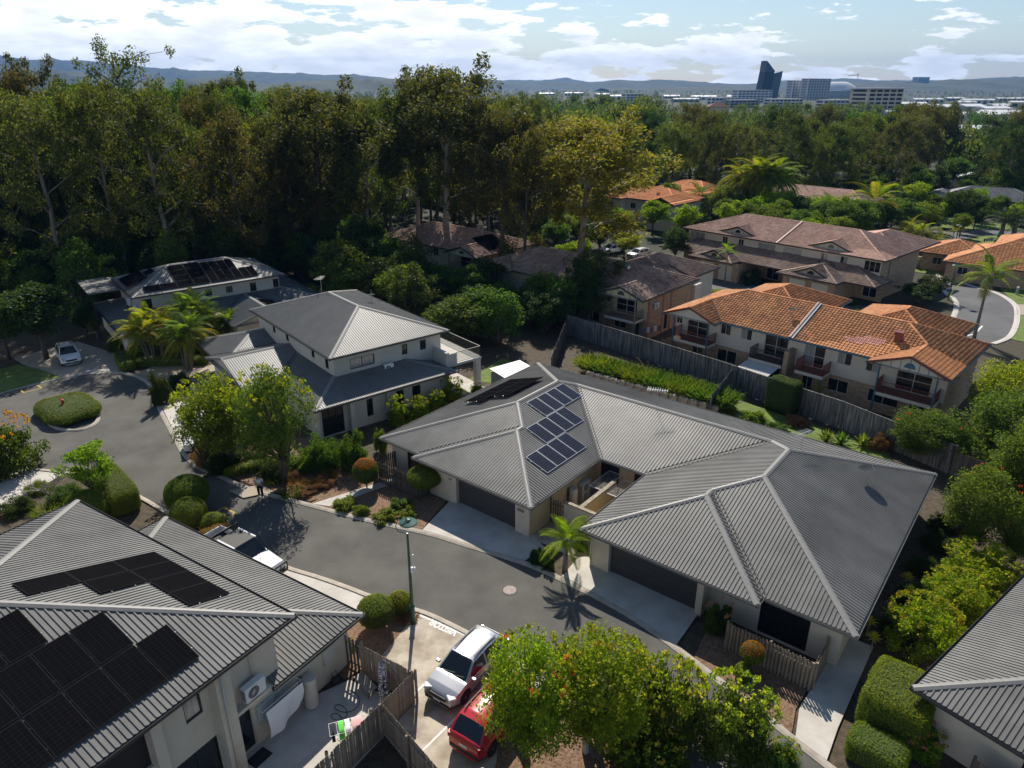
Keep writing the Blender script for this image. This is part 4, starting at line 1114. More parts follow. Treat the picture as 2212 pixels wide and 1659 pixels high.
# ================================================================== house D (far left, solar)
HD = House('two_storey_house', 'two-storey house at the forest edge with its long dark roof covered in solar panels', 'house', 38.2, (20, 80))
metal_roof(HD, [(12.7, 28.4, 77.7, 87.5, '', 5.4, 0.35)], roofmid)
metal_roof(HD, [(10.5, 32.0, 74.4, 88.5, '', 2.7, 0.30), (20.0, 27.6, 70.6, 82.0, 'S', 2.7, 0.30)], roofdark)
uw = [(13.6, 14.5, 3.75, 4.9), (16.9, 17.7, 3.75, 4.9), (19.8, 20.5, 4.2, 4.9), (22.0, 22.7, 4.2, 4.9), (24.6, 25.3, 3.9, 4.9), (27.2, 27.85, 3.9, 4.9)]
box_walls(HD, 13.2, 27.9, 78.2, 87.0, 2.5, 5.27, wallwhite, {'S': uw})
for h in uw: window(HD, 'S', 78.2, h, 2, gm=glass)
box_walls(HD, 11.0, 31.5, 74.9, 88.0, 0, 2.56, wallcream, {'S': [(12.0, 13.2, 0.1, 2.2)]})
window(HD, 'S', 74.9, (12.0, 13.2, 0.1, 2.2), 2, gm=glassc)
box_walls(HD, 20.5, 27.1, 71.1, 75.0, 0, 2.6, wallcream)
mb = MB(); mb.add([(20.4, 71.08, 2.5), (27.2, 71.08, 2.5), (23.8, 71.08, 3.65)], [(0, 1, 2)]); HD.put(mb, 'gable', wallcream)
for s0 in (20.0, 27.6):
    mb = MB(); mb.bar((s0, 70.58, 2.66), (23.8, 70.58, 3.84), 0.05, 0.18); HD.put(mb, 'barge_board', capgrey)
mb = MB(); mb.box(9.6, 13.0, 83.2, 90.0, 5.0, 5.1); HD.put(mb, 'verandah_roof', roofmid)
mb = MB(); mb.box(9.8, 9.95, 83.3, 83.45, 0, 5.0); mb.box(9.8, 9.95, 89.6, 89.75, 0, 5.0); HD.put(mb, 'verandah_post', blackm)
k = 0.35; pd = (0, k, 5.4-k*77.7); pd2 = (k, 0, 5.4-k*12.7)
cd_ = [(17.28+1.64*i, 17.28+1.64*(i+1), 78.15+1.01*j, 78.15+1.01*(j+1)) for i in range(2) for j in range(4)] + [(14.05+1.6*i, 14.05+1.6*(i+1), 78.15, 79.1) for i in range(2)]
cd_ += [(20.62+0.85*i, 20.62+0.85*(i+1), 78.15+1.9*j, 78.15+1.9*(j+1)) for i in range(4) for j in range(2)] + [(24.06+0.82*i, 24.06+0.82*(i+1), 78.15, 80.0) for i in range(2)]
solar(HD, 'solar_array', 'long bank of panels along the street face of the roof by the forest', 'black', pd, cd_, dz=0.15)
solar(HD, 'solar_array', 'pair of tilted square panels on the left slope of the roof by the forest', 'black', pd2, [(13.0, 15.1, 80.7, 82.8), (13.0, 15.1, 82.8, 84.95)], dz=0.3)
solar(HD, 'solar_array', 'single small panel near the ridge of the roof by the forest', 'black', pd2, [(15.25, 16.15, 82.0, 83.8)], dz=0.2)
solar(HD, 'solar_array', 'row of panels on the small lower gable roof by the forest', 'black', (-0.30, 0, 2.7+0.30*27.6), [(24.3, 25.9, 71.3+1.05*i, 71.3+1.05*(i+1)) for i in range(4)], dz=0.1)

# ================================================================== house E (right corner)
HE = House('single_storey_house', 'house in the bottom right corner with a grey ribbed hip roof', 'house', 37.5, (31, 1))
metal_roof(HE, [(26.05, 42.0, -9.0, 7.3, '', 2.6, 0.33)], roofgrey, gut=gutter)
box_walls(HE, 26.6, 41.4, -8.4, 6.7, 0, 2.46, wallbeige, {'W': [(1.0, 3.4, 0.1, 2.2)]})
window(HE, 'W', 26.6, (1.0, 3.4, 0.1, 2.2), 2, gm=glass)
# house to the left whose roof tip shows behind the near left house
HX = House('single_storey_house', 'small tip of a grey roof at the left edge beside the dead-looking hedge', 'house', -32.2, (-43, 10))
metal_roof(HX, [(-52.0, -38.0, 2.0, 11.2, '', 2.7, 0.33)], roofgrey)
box_walls(HX, -51.4, -38.6, 2.6, 10.6, 0, 2.56, wallbeige)

# ================================================================== the tiled townhouses
def gable_end(H, s0, s1, nf, ez, k, m, trim, battens=0, arch=None, barge=None):
    mid = (s0+s1)/2; zt = ez+k*(s1-s0)/2; t = 0.08
    mb = MB()
    V = [(s0+0.25, nf, ez-0.1), (s1-0.25, nf, ez-0.1), (mid, nf, zt-0.22), (s0+0.25, nf+t, ez-0.1), (s1-0.25, nf+t, ez-0.1), (mid, nf+t, zt-0.22)]
    mb.add(V, [(0, 1, 2), (5, 4, 3), (0, 3, 4, 1), (1, 4, 5, 2), (2, 5, 3, 0)])
    g = H.put(mb, 'gable', m)
    for i in range(1, battens+1):
        s = s0+0.25+(s1-s0-0.5)*i/(battens+1); z = ez+k*(min(s-s0, s1-s))-0.3
        if z > ez: mb = MB(); mb.box(s-0.03, s+0.03, nf-0.03, nf-0.003, ez-0.1, z); H.put(mb, 'batten', greytrim, g)
    if arch is not None:
        r = min(0.42, (s1-s0)*0.11); mb = MB(); L = [(mid+r*math.cos(math.pi*i/10), ez+0.1+r*math.sin(math.pi*i/10)*1.05) for i in range(11)]
        n = len(L); mb.add([(x, nf-0.05, z) for x, z in L] + [(x, nf-0.004, z) for x, z in L], [tuple(range(n))[::-1]] + [(i, (i+1) % n, n+(i+1) % n, n+i) for i in range(n)])
        H.put(mb, 'arched_vent', arch, g)
    for a in (s0, s1):
        mb = MB(); mb.bar((a, nf-0.32, ez-0.06), (mid, nf-0.32, zt-0.04), 0.04, 0.2); H.put(mb, 'barge_board', barge or trim)
def balcony(H, s0, s1, nf, nb, z, rail, slab, post=None, ztop=None, zg=-1.0, h=1.0):
    mb = MB(); mb.box(s0, s1, nf, nb, z-0.28, z); b = H.put(mb, 'balcony_slab', slab)
    mb = MB(); mb.box(s0+0.04, s1-0.04, nf+0.04, nb-0.02, z, z+0.02); H.put(mb, 'decking', deckwood, b)
    railing(H, 'railing', [(s0+0.06, nb-0.1), (s0+0.06, nf+0.06), (s1-0.06, nf+0.06), (s1-0.06, nb-0.1)], z, h, rail, gap=0.13, bw=0.03)
    if post is not None:
        for s in (s0+0.08, s1-0.08):
            mb = MB(); mb.box(s-0.06, s+0.06, nf-0.075, nf+0.045, zg, ztop); H.put(mb, 'post', post)
def townhouse_front(H, fixed, s0, s1, zg, z1, zt, wins_u, wins_l, mu, ml, fm=winframew):
    mb = MB(); wall_panel(mb, 'S', fixed, s0, s1, z1, zt, wins_u); H.put(mb, 'upper_wall', mu)
    mb = MB(); wall_panel(mb, 'S', fixed, s0, s1, zg, z1, wins_l); H.put(mb, 'lower_wall', ml)
    for h in wins_u: window(H, 'S', fixed, h, 2, fm, hbar=h[3]-h[2] > 1.7, name='door' if h[3]-h[2] > 1.7 else 'window')
    for h in wins_l: window(H, 'S', fixed, h, 2, fm, gm=glass)

HF = House('townhouse_row', 'front row of townhouses with weathered orange terracotta tiles, balconies and cream walls', 'townhouse', -44.5, (-24, 66), -1.0)
kF = 0.377
rF = [(-37.2, -24.4, 60.8, 71.6, '', 4.0, kF), (-24.6, -11.3, 60.95, 71.6, '', 3.9, kF), (-37.2, -31.5, 59.6, 68.0, 'S', 4.0, kF), (-17.45, -11.5, 59.75, 68.0, 'S', 3.95, kF)]
rF = [(-37.2, -11.3, 60.8, 71.6, '', 4.0, kF), (-37.2, -31.5, 59.6, 68.0, 'S', 4.0, kF), (-17.45, -11.3, 59.75, 68.0, 'S', 4.0, kF), (-35.0, -25.4, 66.0, 77.2, '', 4.0, kF), (-23.2, -13.6, 66.0, 77.2, '', 4.0, kF)]
tile_roof(HF, rF, terracotta, single=300, gut=bluetrim)
uF = [(-36.9, -36.2, 2.5, 3.6), (-35.6, -33.2, 1.52, 3.6), (-31.9, -30.8, 2.5, 3.6), (-29.7, -28.6, 2.5, 3.6), (-27.3, -25.0, 1.52, 3.6), (-23.5, -21.6, 1.52, 3.6), (-20.5, -19.3, 2.45, 3.6), (-18.1, -17.0, 2.45, 3.6), (-15.6, -12.9, 1.52, 3.6)]
lF = [(-34.8, -33.6, -0.9, 1.0), (-32.0, -29.9, -0.3, 1.0), (-27.4, -25.4, -0.9, 1.0), (-23.3, -22.3, -0.9, 1.0), (-21.0, -19.2, -0.2, 1.0), (-17.5, -15.0, -0.2, 1.0), (-14.2, -13.0, -0.9, 1.0)]
townhouse_front(HF, 61.7, -36.8, -11.8, -1.0, 1.3, 3.9, uF, lF, wallcream, brickA)
mb = MB(); wall_panel(mb, 'E', -11.8, 61.7, 71.1, -1, 3.9, [(64.0, 65.2, 2.4, 3.5)]); wall_panel(mb, 'W', -36.8, 61.7, 71.1, -1, 3.9); wall_panel(mb, 'N', 71.1, -36.8, -11.8, -1, 3.9); HF.put(mb, 'side_wall', brickA)
window(HF, 'E', -11.8, (64.0, 65.2, 2.4, 3.5), 2, winframew)
for a, b in ((-34.5, -25.9), (-22.7, -14.1)):
    mb = MB(); wall_panel(mb, 'E', b, 71.1, 76.7, -1, 3.9); wall_panel(mb, 'W', a, 71.1, 76.7, -1, 3.9); wall_panel(mb, 'N', 76.7, a, b, -1, 3.9); HF.put(mb, 'rear_wing_wall', wallcream)
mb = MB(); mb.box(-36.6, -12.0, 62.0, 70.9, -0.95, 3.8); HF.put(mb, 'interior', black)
gable_end(HF, -37.2, -31.5, 59.95, 4.0, kF, wallcream, redtrim, 0, None, redtrim)
gable_end(HF, -17.45, -11.3, 60.1, 4.0, kF, wallcream, redtrim, 7, bluetrim, redtrim)
balcony(HF, -36.2, -32.2, 59.95, 61.7, 1.5, redtrim, wallcream, bluetrim, 3.9)
balcony(HF, -27.9, -24.7, 60.05, 61.7, 1.5, blackm, wallcream)
balcony(HF, -23.4, -20.9, 60.0, 61.7, 1.5, redtrim, wallcream, bluetrim, 1.2)
balcony(HF, -16.6, -12.1, 59.98, 61.7, 1.5, redtrim, wallcream, bluetrim, 3.9)
mb = MB(); mb.box(-24.62, -24.2, 60.1, 61.7, -1, 2.9); HF.put(mb, 'party_pier', brickA)
mb = MB(); mb.bar((-24.4, 60.72, 4.03), (-24.4, 66.2, 6.12), 0.22, 0.16); HF.put(mb, 'party_flashing', bluetrim)
mb = MB(); mb.bar((-24.63, 60.72, 4.12), (-24.63, 66.2, 6.21), 0.2, 0.12); HF.put(mb, 'party_flashing', redtrim)
# lean-to of pale corrugated sheet
mb = MB()
for i in range(15):
    s = -28.0+3.1*i/15; w = 3.1/15
    mb.add([(s, 57.9, 0.95), (s+w*0.35, 57.9, 0.95), (s+w*0.5, 57.9, 1.0), (s+w*0.85, 57.9, 1.0), (s+w, 57.9, 0.95), (s, 60.0, 1.2), (s+w*0.35, 60.0, 1.2), (s+w*0.5, 60.0, 1.25), (s+w*0.85, 60.0, 1.25), (s+w, 60.0, 1.2)], [(j, j+1, j+6, j+5) for j in range(4)])
HF.put(mb, 'lean_to_roof', tin)
mb = MB(); mb.box(-27.95, -27.85, 57.95, 58.05, -1, 0.94); mb.box(-25.05, -24.95, 57.95, 58.05, -1, 0.94); mb.bar((-28, 57.95, 0.88), (-24.9, 57.95, 0.88), 0.06, 0.1); HF.put(mb, 'lean_to_frame', tin)
# replacement tiles
for r, (a0, cnt) in enumerate(((-18.6, 5), (-18.0, 10), (-18.3, 8), (-16.9, 6))):
    for i in range(cnt):
        n = 60.8+0.31*(4+r)+0.155; s = -20.6+0.3*(i+[1, 0, 3, 5][r])+0.15
        tk = ('new', 1)
        if tk not in TILES:
            mb = MB(); P_ = [(-0.15, 0), (-0.02, 0), (0.01, 0.03), (0.06, 0.052), (0.11, 0.032), (0.15, 0)]
            V = [(u, -0.175, h+0.046-kF*0.175) for u, h in P_] + [(u, 0.155, h+0.014+kF*0.155) for u, h in P_] + [(u, -0.175, h-0.0-kF*0.175) for u, h in P_]
            mb.add(V, [(q, q+1, 7+q, 6+q) for q in range(5)] + [(12+q, 13+q, q+1, q) for q in range(5)]); TILES[tk] = mb.mesh('replacement_tile', tilepinknew)
        mobj('replacement_tile', TILES[tk], HF.root, (s-HF.off.x, n-HF.off.y, 4.0+kF*(n-60.8)-HF.off.z+0.006))
def roof_pipe(H, s, n, z, h, r, m, name='vent_pipe'):
    mb = MB(); mb.lathe([(r*2.2, z-0.15), (r*1.6, z+0.02), (r, z+0.05), (r, z+h), (r*1.35, z+h), (r*1.35, z+h+0.06)], 10); H.put(mb, name, m, smooth=False)
def zF(s, n): return 4.0+kF*min(n-60.8, 71.6-n)
for s, n in ((-31.2, 63.8), (-26.4, 64.6), (-28.4, 62.9), (-21.3, 63.9), (-19.8, 65.2), (-19.2, 63.0)): roof_pipe(HF, s, n, zF(s, n), 0.45, 0.04, redtrim)
mb = MB(); mb.box(-16.8, -16.25, 63.3, 63.85, zF(0, 63.5)-0.2, zF(0, 63.5)+0.75); mb.box(-16.86, -16.19, 63.24, 63.91, zF(0, 63.5)+0.75, zF(0, 63.5)+0.85); HF.put(mb, 'chimney', redtrim)

HG = House('townhouse_row', 'brown-tiled townhouse with mottled brick side wall behind the tall gum trees', 'townhouse', -41, (-45, 72), -1.0)
rG = [(-62.2, -37.1, 65.0, 76.2, '', 4.0, 0.36), (-43.0, -37.1, 63.7, 72.0, 'S', 4.0, 0.36), (-62.2, -56.5, 63.7, 72.0, 'S', 4.0, 0.36), (-49.1, -38.1, 70.0, 83.7, '', 3.9, 0.36)]
tile_roof(HG, rG, tilebrown, single=200, gut=greentrim)
uG = [(-61.2, -58.6, 1.52, 3.6), (-53.2, -52.0, 2.5, 3.6), (-50.5, -49.2, 2.5, 3.6), (-47.2, -45.8, 2.5, 3.6), (-43.5, -42.4, 2.5, 3.6), (-41.6, -38.9, 1.52, 3.6)]
lG = [(-58.5, -56.5, -0.2, 1.0), (-52.0, -50.0, -0.2, 1.0), (-45.8, -43.8, -0.2, 1.0), (-41.8, -40.2, -0.2, 1.0), (-39.4, -38.5, -0.9, 1.0)]
townhouse_front(HG, 65.7, -61.7, -37.6, -1.0, 1.3, 3.9, uG, lG, wallyel2 := mat('weatherboard_yellow', (0.52,0.46,0.30), (0.57,0.51,0.35), scale=2, rough=0.8), brickA)
mb = MB(); wall_panel(mb, 'E', -37.6, 65.7, 75.7, -1, 3.9, [(69.6, 70.5, -0.8, 1.2)]); wall_panel(mb, 'W', -61.7, 65.7, 75.7, -1, 3.9); wall_panel(mb, 'N', 75.7, -61.7, -37.6, -1, 3.9); HG.put(mb, 'side_wall', brickA)
window(HG, 'E', -37.6, (69.6, 70.5, -0.8, 1.2), 1, winframew, glass, name='door')
for n0, n1, z0, z1 in ((65.72, 66.1, -1, 3.9), (68.9, 69.2, -1, 3.5), (70.7, 71.0, -1, 3.5), (66.1, 75.7, 3.5, 3.9)):
    mb = MB(); mb.box(-37.598, -37.56, n0, n1, z0, z1); HG.put(mb, 'brick_band', brickT)
mb = MB(); wall_panel(mb, 'E', -38.6, 75.7, 83.2, -1, 3.8); wall_panel(mb, 'W', -48.6, 75.7, 83.2, -1, 3.8); wall_panel(mb, 'N', 83.2, -48.6, -38.6, -1, 3.8); HG.put(mb, 'rear_wing_wall', wallcream)
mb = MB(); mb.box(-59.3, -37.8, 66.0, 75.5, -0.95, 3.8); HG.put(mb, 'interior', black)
gable_end(HG, -43.0, -37.1, 64.05, 4.0, 0.36, wallyel2, greentrim, 6, greentrim)
gable_end(HG, -62.2, -56.5, 64.05, 4.0, 0.36, wallyel2, greentrim, 6, greentrim)
balcony(HG, -42.1, -38.0, 63.9, 65.7, 1.5, greytrim, wallcream, greytrim, 3.9)
balcony(HG, -61.4, -57.3, 63.9, 65.7, 1.5, greytrim, wallcream, greytrim, 3.9)
mb = MB(); mb.lathe([(0.16, 5.2), (0.16, 5.55), (0.26, 5.6), (0.30, 5.75), (0.2, 5.9), (0.05, 5.95)], 12, c=(-42.6, 69.3, 0)); HG.put(mb, 'roof_ventilator', alu, smooth=True)
mb = MB(); mb.box(-37.9, -37.2, 75.8, 77.4, 0.6, 3.3); HG.put(mb, 'side_bay', wallcream)

HG2 = House('townhouse_row', 'brown-tiled townhouse with gable half hidden behind the tall gum trunks', 'townhouse', -41, (-72, 74), -1.0)
rG2 = [(-86.0, -64.4, 68.4, 79.6, '', 4.0, 0.36), (-70.5, -64.4, 66.9, 75.0, 'S', 4.0, 0.36)]
tile_roof(HG2, rG2, tilepink, gut=greentrim, fine=False)
uG2 = [(-69.6, -65.6, 1.52, 3.6), (-75.0, -74.0, 2.5, 3.6)]
townhouse_front(HG2, 69.1, -85.5, -64.9, -1.0, 1.3, 3.9, uG2, [], wallyel2, brickA)
mb = MB(); wall_panel(mb, 'E', -64.9, 69.1, 79.1, -1, 3.9); wall_panel(mb, 'W', -85.5, 69.1, 79.1, -1, 3.9); wall_panel(mb, 'N', 79.1, -85.5, -64.9, -1, 3.9); HG2.put(mb, 'side_wall', brickA)
for p_ in ((22.6, 59.0, 6.6), (24.4, 52.6, 6.35)): roof_pipe(HC, p_[0], p_[1], 5.4+0.35*(p_[0]-21.5), 0.28, 0.05, black)
roof_pipe(HB, -17.9, 42.3, 4.1, 0.35, 0.04, capgrey); roof_pipe(HB, -13.0, 44.0, 3.55, 0.3, 0.04, capgrey); roof_pipe(HA, -28.6, 12.8, 6.2, 0.3, 0.05, capgrey)
gable_end(HG2, -70.5, -64.4, 67.25, 4.0, 0.36, wallyel2, greentrim, 6, greentrim)
balcony(HG2, -69.8, -65.2, 67.1, 69.1, 1.5, greytrim, wallcream, greytrim, 3.9)
solar(HG2, 'solar_array', 'dark panels on the brown tiled roof glimpsed between gum trunks', 'black', (-0.36, 0, 4.0-0.36*64.4), [(-68.6+1.7*j, -66.9+1.7*j, 70.2+1.05*i, 71.25+1.05*i) for j in range(2) for i in range(4)], dz=0.15)

HH = House('townhouse_row', 'long pinkish-brown tiled townhouse row with small roof gables and cream upper walls', 'townhouse', -48.5, (-50, 100), -1.0)
kH = 0.33; zH = 4.5
rH = [(-66.0, -35.2, 94.3, 107.6, '', zH, kH), (-46.0, -39.8, 95.0, 103.0, 'S', zH+0.24, kH), (-60.2, -54.0, 95.0, 103.0, 'S', zH+0.24, kH), (-45.5, -35.2, 99.0, 112.5, '', zH, kH)]
tile_roof(HH, rH, tilepink, single=150, gut=doordark, fine=False)
tile_roof(HH, [(-67.5, -34.4, 90.6, 95.5, 'N', 1.9, 0.30), (-46.6, -38.3, 88.6, 95.5, 'N', 1.9, 0.30), (-60.6, -53.4, 88.4, 95.5, 'N', 1.9, 0.30), (-44.9, -40.0, 89.4, 93.0, 'SN', 2.15, 0.42), (-59.4, -54.6, 89.2, 93.0, 'SN', 2.15, 0.42)], tilebrown, gut=doordark, name='lower_roof', fine=False)
uH = [(-65.2, -62.4, 2.9, 4.1), (-59.3, -58.4, 3.1, 4.1), (-56.6, -55.7, 3.1, 4.1), (-53.4, -50.6, 2.7, 4.1), (-49.4, -46.6, 2.7, 4.1), (-43.9, -42.9, 3.1, 4.1), (-41.2, -40.2, 3.1, 4.1), (-38.0, -35.9, 2.7, 4.1)]
mb = MB(); wall_panel(mb, 'S', 94.9, -65.4, -35.8, 2.0, 4.36, uH); HH.put(mb, 'upper_wall', wallcream)
for h in uH: window(HH, 'S', 94.9, h, 2 if h[1]-h[0] < 1.5 else 3, winframew, gm=(glassc if h[0] in (-53.4, -49.4, -65.2) else None))
mb = MB(); wall_panel(mb, 'E', -35.8, 94.9, 107.0, -1, 4.36, [(97.5, 98.1, 1.4, 3.9)]); wall_panel(mb, 'W', -65.4, 94.9, 107, -1, 4.36); wall_panel(mb, 'N', 107, -65.4, -35.8, -1, 4.36); HH.put(mb, 'side_wall', brickA)
window(HH, 'E', -35.8, (97.5, 98.1, 1.4, 3.9), 1, winframew)
mb = MB(); wall_panel(mb, 'S', 94.95, -66.0, -35.0, -1, 2.0, [(-51.5, -49.5, -0.9, 1.2), (-37.6, -35.8, -0.6, 1.2)]); HH.put(mb, 'lower_wall', brickA)
for h in ((-51.5, -49.5, -0.9, 1.2), (-37.6, -35.8, -0.6, 1.2)): window(HH, 'S', 94.95, h, 2, winframew, glass)
for a in (-46.0, -60.0):
    mb = MB(); wall_panel(mb, 'S', 89.4, a, a+7.2, -1, 1.8, [(a+0.9, a+3.2, -1, 1.3), (a+4.0, a+6.3, -1, 1.3)]); wall_panel(mb, 'E', a+7.2, 89.4, 95, -1, 1.8); wall_panel(mb, 'W', a, 89.4, 95, -1, 1.8); HH.put(mb, 'garage_wall', brickA)
    garage_door(HH, 'S', 89.4, a+0.9, a+3.2, -0.95, 1.3, garagew); garage_door(HH, 'S', 89.4, a+4.0, a+6.3, -0.95, 1.3, garagew)
gable_end(HH, -46.0, -39.8, 95.35, zH+0.24, kH, wallcream, redtrim, 5, glass, doordark)
gable_end(HH, -60.2, -54.0, 95.35, zH+0.24, kH, wallcream, redtrim, 5, glass, doordark)
gable_end(HH, -44.9, -40.0, 89.75, 2.15, 0.42, wallcream, redtrim, 4, glass, doordark)
gable_end(HH, -59.4, -54.6, 89.55, 2.15, 0.42, wallcream, redtrim, 4, glass, doordark)
mb = MB(); mb.bar((-50.2, 94.2, 4.53), (-50.2, 100.9, 6.76), 0.25, 0.16); HH.put(mb, 'party_flashing', redtrim)
for s in (-60.5, -55.2, -44.5, -41.8): roof_pipe(HH, s, 101.3, 6.6, 0.5, 0.18, whitep, 'roof_vent')

# simpler tiled and sheeted houses farther out
def hip_house(name, label, x, y, theta, w, d, ez, m, wm=wallcream, k=0.36, z=-1.0, wings=(), wins=True, gm=None):
    th = R(theta); c, s = math.cos(th), math.sin(th); os_, on_ = x*c+y*s, -x*s+y*c
    H = House(name, label, 'house', theta, (os_, on_), z)
    rects = [(os_-w/2, os_+w/2, on_-d/2, on_+d/2, '', z+ez, k)] + [(os_+a, os_+b, on_+e, on_+f, g, z+ez, k) for a, b, e, f, g in wings]
    tile_roof(H, rects, m, gut=gm or gutter, fine=False, tw=0.45, tl=0.40)
    for r in rects:
        hs = {}
        if wins:
            L = r[1]-r[0]; n = max(1, int(L/4)); hs['S'] = [(r[0]+0.6+L*(i+0.3)/n, r[0]+0.6+L*(i+0.3)/n+1.3, z+1.0 if ez < 3.5 else z+3.2, z+2.1 if ez < 3.5 else z+4.3) for i in range(n) if r[0]+0.6+L*(i+0.3)/n+1.9 < r[1]]
        box_walls(H, r[0]+0.5, r[1]-0.5, r[2]+0.5, r[3]-0.5, z, z+ez-0.13, wm, hs)
        for h in hs.get('S', ()): window(H, 'S', r[2]+0.5, h, 2, winframew, glass)
    return H
h1 = hip_house('townhouse_row', 'bright orange tiled townhouse beyond the gum trees with a small roof gable', 28.88, 147.92, -44, 17, 10.5, 5.2, tileorange, wings=((3, 9.5, -7.5, 2, 'S'), (-9, -3, -7, 0, '')))
hip_house('townhouse_row', 'orange tiled house behind the garden palms, upper middle', 40.82, 164.72, -50, 14, 10, 4.6, tileorange, wings=((2, 8, -8, 0, ''),))
hip_house('townhouse_row', 'pinkish tiled roof showing between the gum trees and a palm', 29.76, 191.03, -44, 14, 9, 5.0, tilepink)
hip_house('townhouse_row', 'pinkish tiled roof deep among the gum trunks', -16.29, 172.89, -41, 14, 9, 4.8, tilepink)
hip_house('townhouse_row', 'brown tiled roof behind the royal palms', 63.18, 152.70, -48, 26, 10, 4.8, tilepink)
hip_house('single_storey_house', 'slate-roofed house with a white hip line among the trees', 91.80, 200.66, -40, 16, 11, 2.8, tileslate, wings=((-9, -3, -8, 0, ''),))
hs_ = hip_house('single_storey_house', 'slate-roofed house with a long solar strip beside the estate road', 107.94, 163.99, -35, 20, 12, 2.8, tileslate, wings=((-13, -6, -6, 3, ''),))
hip_house('single_storey_house', 'pale blue-grey roofed house near the right edge', 132.12, 196.18, -20, 24, 12, 2.9, mat('tile_bluegrey', (0.20,0.225,0.26), (0.25,0.275,0.31), scale=0.5, rough=0.6, islvar=0.2))
hip_house('single_storey_house', 'red-brown tiled house near the right edge below the forest', 159.65, 240.98, -18, 26, 12, 2.9, tilered, wings=((4, 14, -9, 0, ''),))
hip_house('single_storey_house', 'orange tiled house at the right edge by the bend in the side street', 73.43, 101.01, -38, 18, 14, 2.7, terracotta, wm=brickA, wings=((-13, -4, -2, 7.5, ''),))
hip_house('single_storey_house', 'grey-roofed house at the right edge above the red-brown roof', 178.58, 259.10, -20, 14, 10, 2.9, mat('tile_grey', (0.28,0.285,0.29), rough=0.6))
hip_house('single_storey_house', 'pale green roof corner among the far garden trees', 115.50, 214.88, -30, 9, 8, 2.8, mat('roof_palegreen', (0.38,0.42,0.36), rough=0.6))
hip_house('single_storey_house', 'brown tiled roof glimpsed under the dark garden trees', 106.08, 188.83, -40, 16, 10, 2.8, tilepink)
hip_house('single_storey_house', 'orange tiled roof at the right edge beside the green lawn', 84.53, 111.26, -38, 14, 12, 2.7, terracotta)

# ================================================================== fences
PAL = {}
def paling_fence(name, label, pts, h, m, w=0.10, gap=0.012, z=0.0, singles=True, railside=1, both=False, jag=0.03, postm=None):
    root = empty(name, (pts[0][0], pts[0][1], z), 0, label, 'fence'); o = Vector((pts[0][0], pts[0][1], 0))
    mbj = MB(); tot = 0
    for a, b in zip(pts[:-1], pts[1:]):
        a, b = Vector(a)-o.to_2d(), Vector(b)-o.to_2d(); d = b-a; L = d.length; d /= L; n = Vector((-d.y, d.x))*railside; ang = math.atan2(d.y, d.x)
        for zz in (0.3, h-0.35):
            mb = MB(); off = n*0.045; mb.bar((a.x+off.x, a.y+off.y, zz), (b.x+off.x, b.y+off.y, zz), 0.04, 0.08); mb.build('rail', m, root)
        k = max(1, round(L/2.4))
        for i in range(k+1):
            p = a+d*(L*i/k)+n*0.12; mb = MB(); mb.bbox((p.x, p.y, (h+0.05)/2), (0.1, 0.1, h+0.05), 0.008, M=Matrix.Rotation(ang, 3, 'Z')); mb.build('post', postm or m, root)
        step = w+gap; cnt = int(L/step); sides = (0,) if not both else (0, 1)
        for sd in sides:
            for i in range(cnt):
                t = (i+0.5+(0.5 if sd else 0))*step
                if t > L: continue
                p = a+d*t+n*(0.0 if not sd else 0.09); hh = h+rnd.uniform(-jag, jag)
                if singles:
                    vi = rnd.randrange(6); key = (w, h, m.name, vi)
                    if key not in PAL:
                        mb = MB(); q = rnd.uniform(-0.01, 0.01)
                        mb.add([(-w/2, -0.009, 0), (w/2, -0.009, 0), (w/2, 0.009, 0), (-w/2, 0.009, 0), (-w/2+q, -0.009, h-0.03), (w/2+q, -0.009, h-0.03), (w/2+q, 0.009, h-0.03), (-w/2+q, 0.009, h-0.03),
                                (-w/2+0.025+q, -0.009, h), (w/2-0.025+q, -0.009, h), (w/2-0.025+q, 0.009, h), (-w/2+0.025+q, 0.009, h)],
                               [(0,3,2,1),(0,1,5,4),(1,2,6,5),(2,3,7,6),(3,0,4,7),(4,5,9,8),(5,6,10,9),(6,7,11,10),(7,4,8,11),(8,9,10,11)])
                        PAL[key] = mb.mesh('paling', m)
                    c = mobj('paling', PAL[key], root, (p.x, p.y, hh-h), ang+rnd.uniform(-0.03, 0.03)); c.rotation_euler.y = rnd.uniform(-0.008, 0.008)
                else:
                    mbj.cbox((p.x+n.x*rnd.uniform(-0.006, 0.006), p.y+n.y*rnd.uniform(-0.006, 0.006), hh/2), (w, 0.018, hh), M=Matrix.Rotation(ang, 3, 'Z'))
    if not singles: o2 = mbj.build('palings', m, root); o2['kind'] = 'stuff'
    return root
def fr(s, n, th=-32.2):
    t = R(th); return (s*math.cos(t)-n*math.sin(t), s*math.sin(t)+n*math.cos(t))
paling_fence('paling_fence', 'brown paling fence behind the bench, closing the near courtyard off from the visitor bay', [fr(-19.15, 17.45), fr(-16.0, 17.45)], 1.8, woodweath)
paling_fence('paling_fence', 'brown paling fence running down beside the visitor bay to the bottom edge', [fr(-16.0, 17.40), fr(-16.1, 12.6), fr(-16.2, 8.0)], 1.8, woodweath, railside=-1)
paling_fence('paling_fence', 'brown paling fence leaving the corner beside the red car', [fr(-15.98, 15.45), fr(-12.2, 14.3), fr(-9.5, 13.4)], 1.8, woodweath, railside=-1)
g = paling_fence('slatted_gate', 'dark slatted gate beside the near house wall', [fr(-20.15, 17.5), fr(-19.25, 17.5)], 1.8, wooddark, w=0.13, gap=0.09); g['category'] = 'gate'
